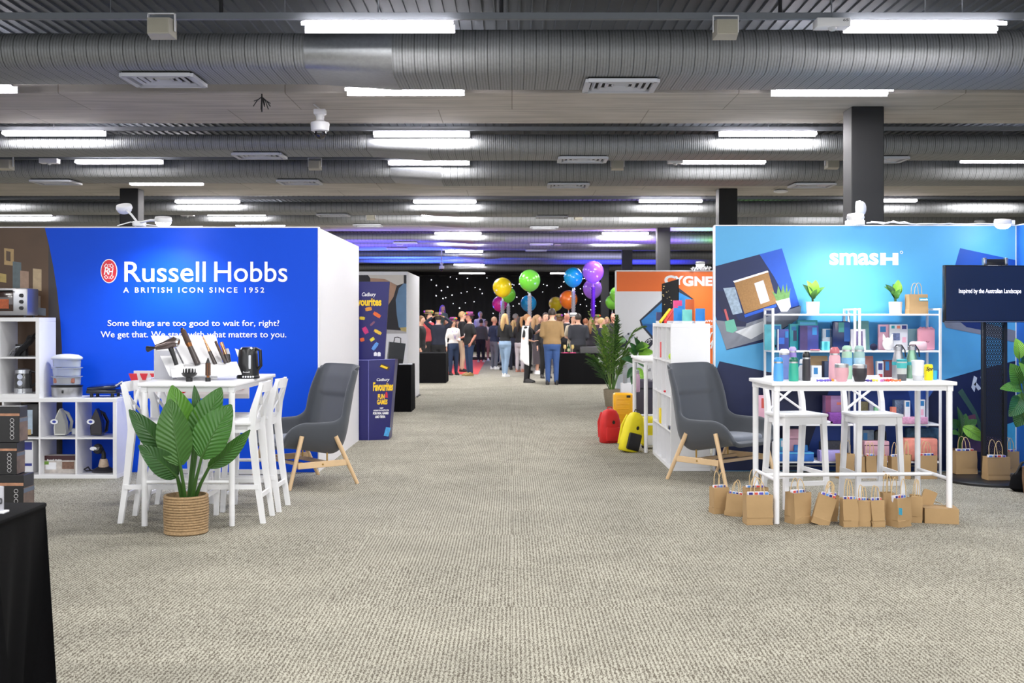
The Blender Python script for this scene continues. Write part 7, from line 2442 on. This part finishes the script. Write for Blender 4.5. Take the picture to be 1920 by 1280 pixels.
person('person with a pale top on the steps behind the hat wearer', 900.5, 42, 584, 0, (206, 196, 206), BLK2, GRY, arms=('front', 'front'), zbase=.12)
person('person in a grey jacket with a red hood seen from behind', 902, 39.5, 598, 180, (92, 92, 98), NVY, DBR, collar=(196, 60, 56), shoe=WSH)
person('child with glasses and pale sleeves beside the grey jacket', 911, 41, 600, 10, (214, 204, 200), (180, 130, 130), DBR, glasses=True, shoe=WSH)
person('person in a navy blazer, grey trousers and white shoes facing right', 927, 34.1, 594, 130, (28, 38, 66), (92, 96, 110), (190, 150, 120), arms=('front', 'pocket'), shoe=WSH, skin='ruddy')
person('person with fair hair in a black sweater, light jeans and white shoes', 947, 29.7, 588, 145, BLK2, LDN, BLND, 'long', ('fold', 'fold'), female=True, shoe=WSH, stride=.1, glasses=True, hem=.98, wide=1.08)
person('person with long fair hair in a dark outfit behind the black sweater', 963, 33.8, 600, 165, NVY, NVY, BLND, 'long', ('front', 'down'), female=True)
person('person with grey hair in dark clothes behind the others, left of the middle', 967, 36.5, 588, 120, BLK2, BLK2, GRY)
person('person with long dark hair, black top and pale grey trousers', 975, 32.4, 594, 150, BLK2, (186, 178, 184), DBR, 'long', ('front', 'front'), female=True, shoe=(190, 130, 110))
person('person in a white cape and black dress with boots, arm reaching right', 989, 27.0, 589, 75, BLK2, BLK2, (150, 106, 66), 'tail', ('reach', 'front'), female=True, sleeve='short', cape=(228, 226, 228), lanyard=(40, 40, 46), hem=.8)
person('person with light brown hair in a dark patterned dress facing right', 1008, 31.2, 590, 95, (40, 36, 44), BLK2, (156, 122, 86), 'long', ('down', 'front'), female=True, skirt=(.3, (66, 58, 64)), shoe=WSH)
person('person in a dark suit facing the viewer beside the brown sweater', 1023, 29.0, 586, 15, (30, 29, 33), BLK2, DBR, arms=('front', 'down'), collar=(226, 226, 230))
person('person in a brown sweater and blue jeans seen from behind', 1035, 26.15, 578, 178, (132, 106, 70), (44, 72, 122), DBR, arms=('front', 'front'), collar=(150, 40, 70), wide=1.14)
person('person in a small bright party hat behind the brown sweater', 1048, 31.5, 588, 200, (60, 50, 52), BLK2, BRN, hat=0)
person('bald person in a dark vest over a white shirt, seen from behind', 1063, 30.0, 587, 185, (36, 36, 42), BLK2, BRN, 'bald', arms=('front', 'down'), collar=(226, 224, 226), skin='ruddy', wide=1.05)
person('person in a black and white patterned hat and beige shirt', 1075, 29.2, 586, 30, (200, 188, 168), (206, 200, 190), DBR, sleeve='short', hat=2, arms=('down', 'front'))
person('person in a dark grey shirt and black trousers behind the right table', 1084, 28.0, 588, 190, (44, 46, 54), BLK2, DBR, arms=('front', 'front'), wide=1.16)
person('person with short red brown hair behind the dark grey shirt', 1098, 33.0, 597, 150, (70, 60, 70), BLK2, (150, 92, 60))
person('person with long brown hair in dark clothes at the right table', 1109, 30.4, 597, 160, (40, 36, 44), BLK2, (140, 104, 70), 'long', ('front', 'front'), female=True)
person('person in a flower hat behind the palm', 1119, 33.2, 589, 20, (60, 40, 52), BLK2, BRN, hat=0)
person('person in a navy jacket half hidden by the palm', 1128, 28.6, 596, 100, (26, 32, 52), BLK2, BLND, arms=('front', 'down'), wide=1.1)
person('bald person with a ruddy face half hidden by the orange booth wall', 1150, 30.4, 587, -20, (50, 46, 54), BLK2, BRN, 'bald', skin='ruddy')
person('person in dark clothes at the back between the hats on the left', 838, 35.0, 597, 10, (36, 32, 40), BLK2, BRN, 'long', female=True)
person('person in a dark jacket at the back beside the fair haired person', 858, 36.2, 600, 20, (46, 40, 50), BLK2, DBR)
person('person in dark clothes at the back behind the navy blazer', 938, 38.6, 600, -20, (34, 34, 40), DNM, DBR)
person('person at the back behind the white cape in a blue top', 1001, 36.4, 596, 0, (34, 42, 90), BLK2, DBR, female=True, style='long')
person('person with brown hair at the back between white cape and suit', 1016, 34.6, 594, -30, (60, 56, 62), BLK2, BRN, female=True, style='long')
person('person in black at the back left of the white patterned hat', 1056, 35.0, 596, 40, BLK2, BLK2, BRN)
person('person in dark clothes at the back right of the palm', 1138, 33.6, 594, 10, (44, 40, 46), BLK2, BLND, female=True, style='long')
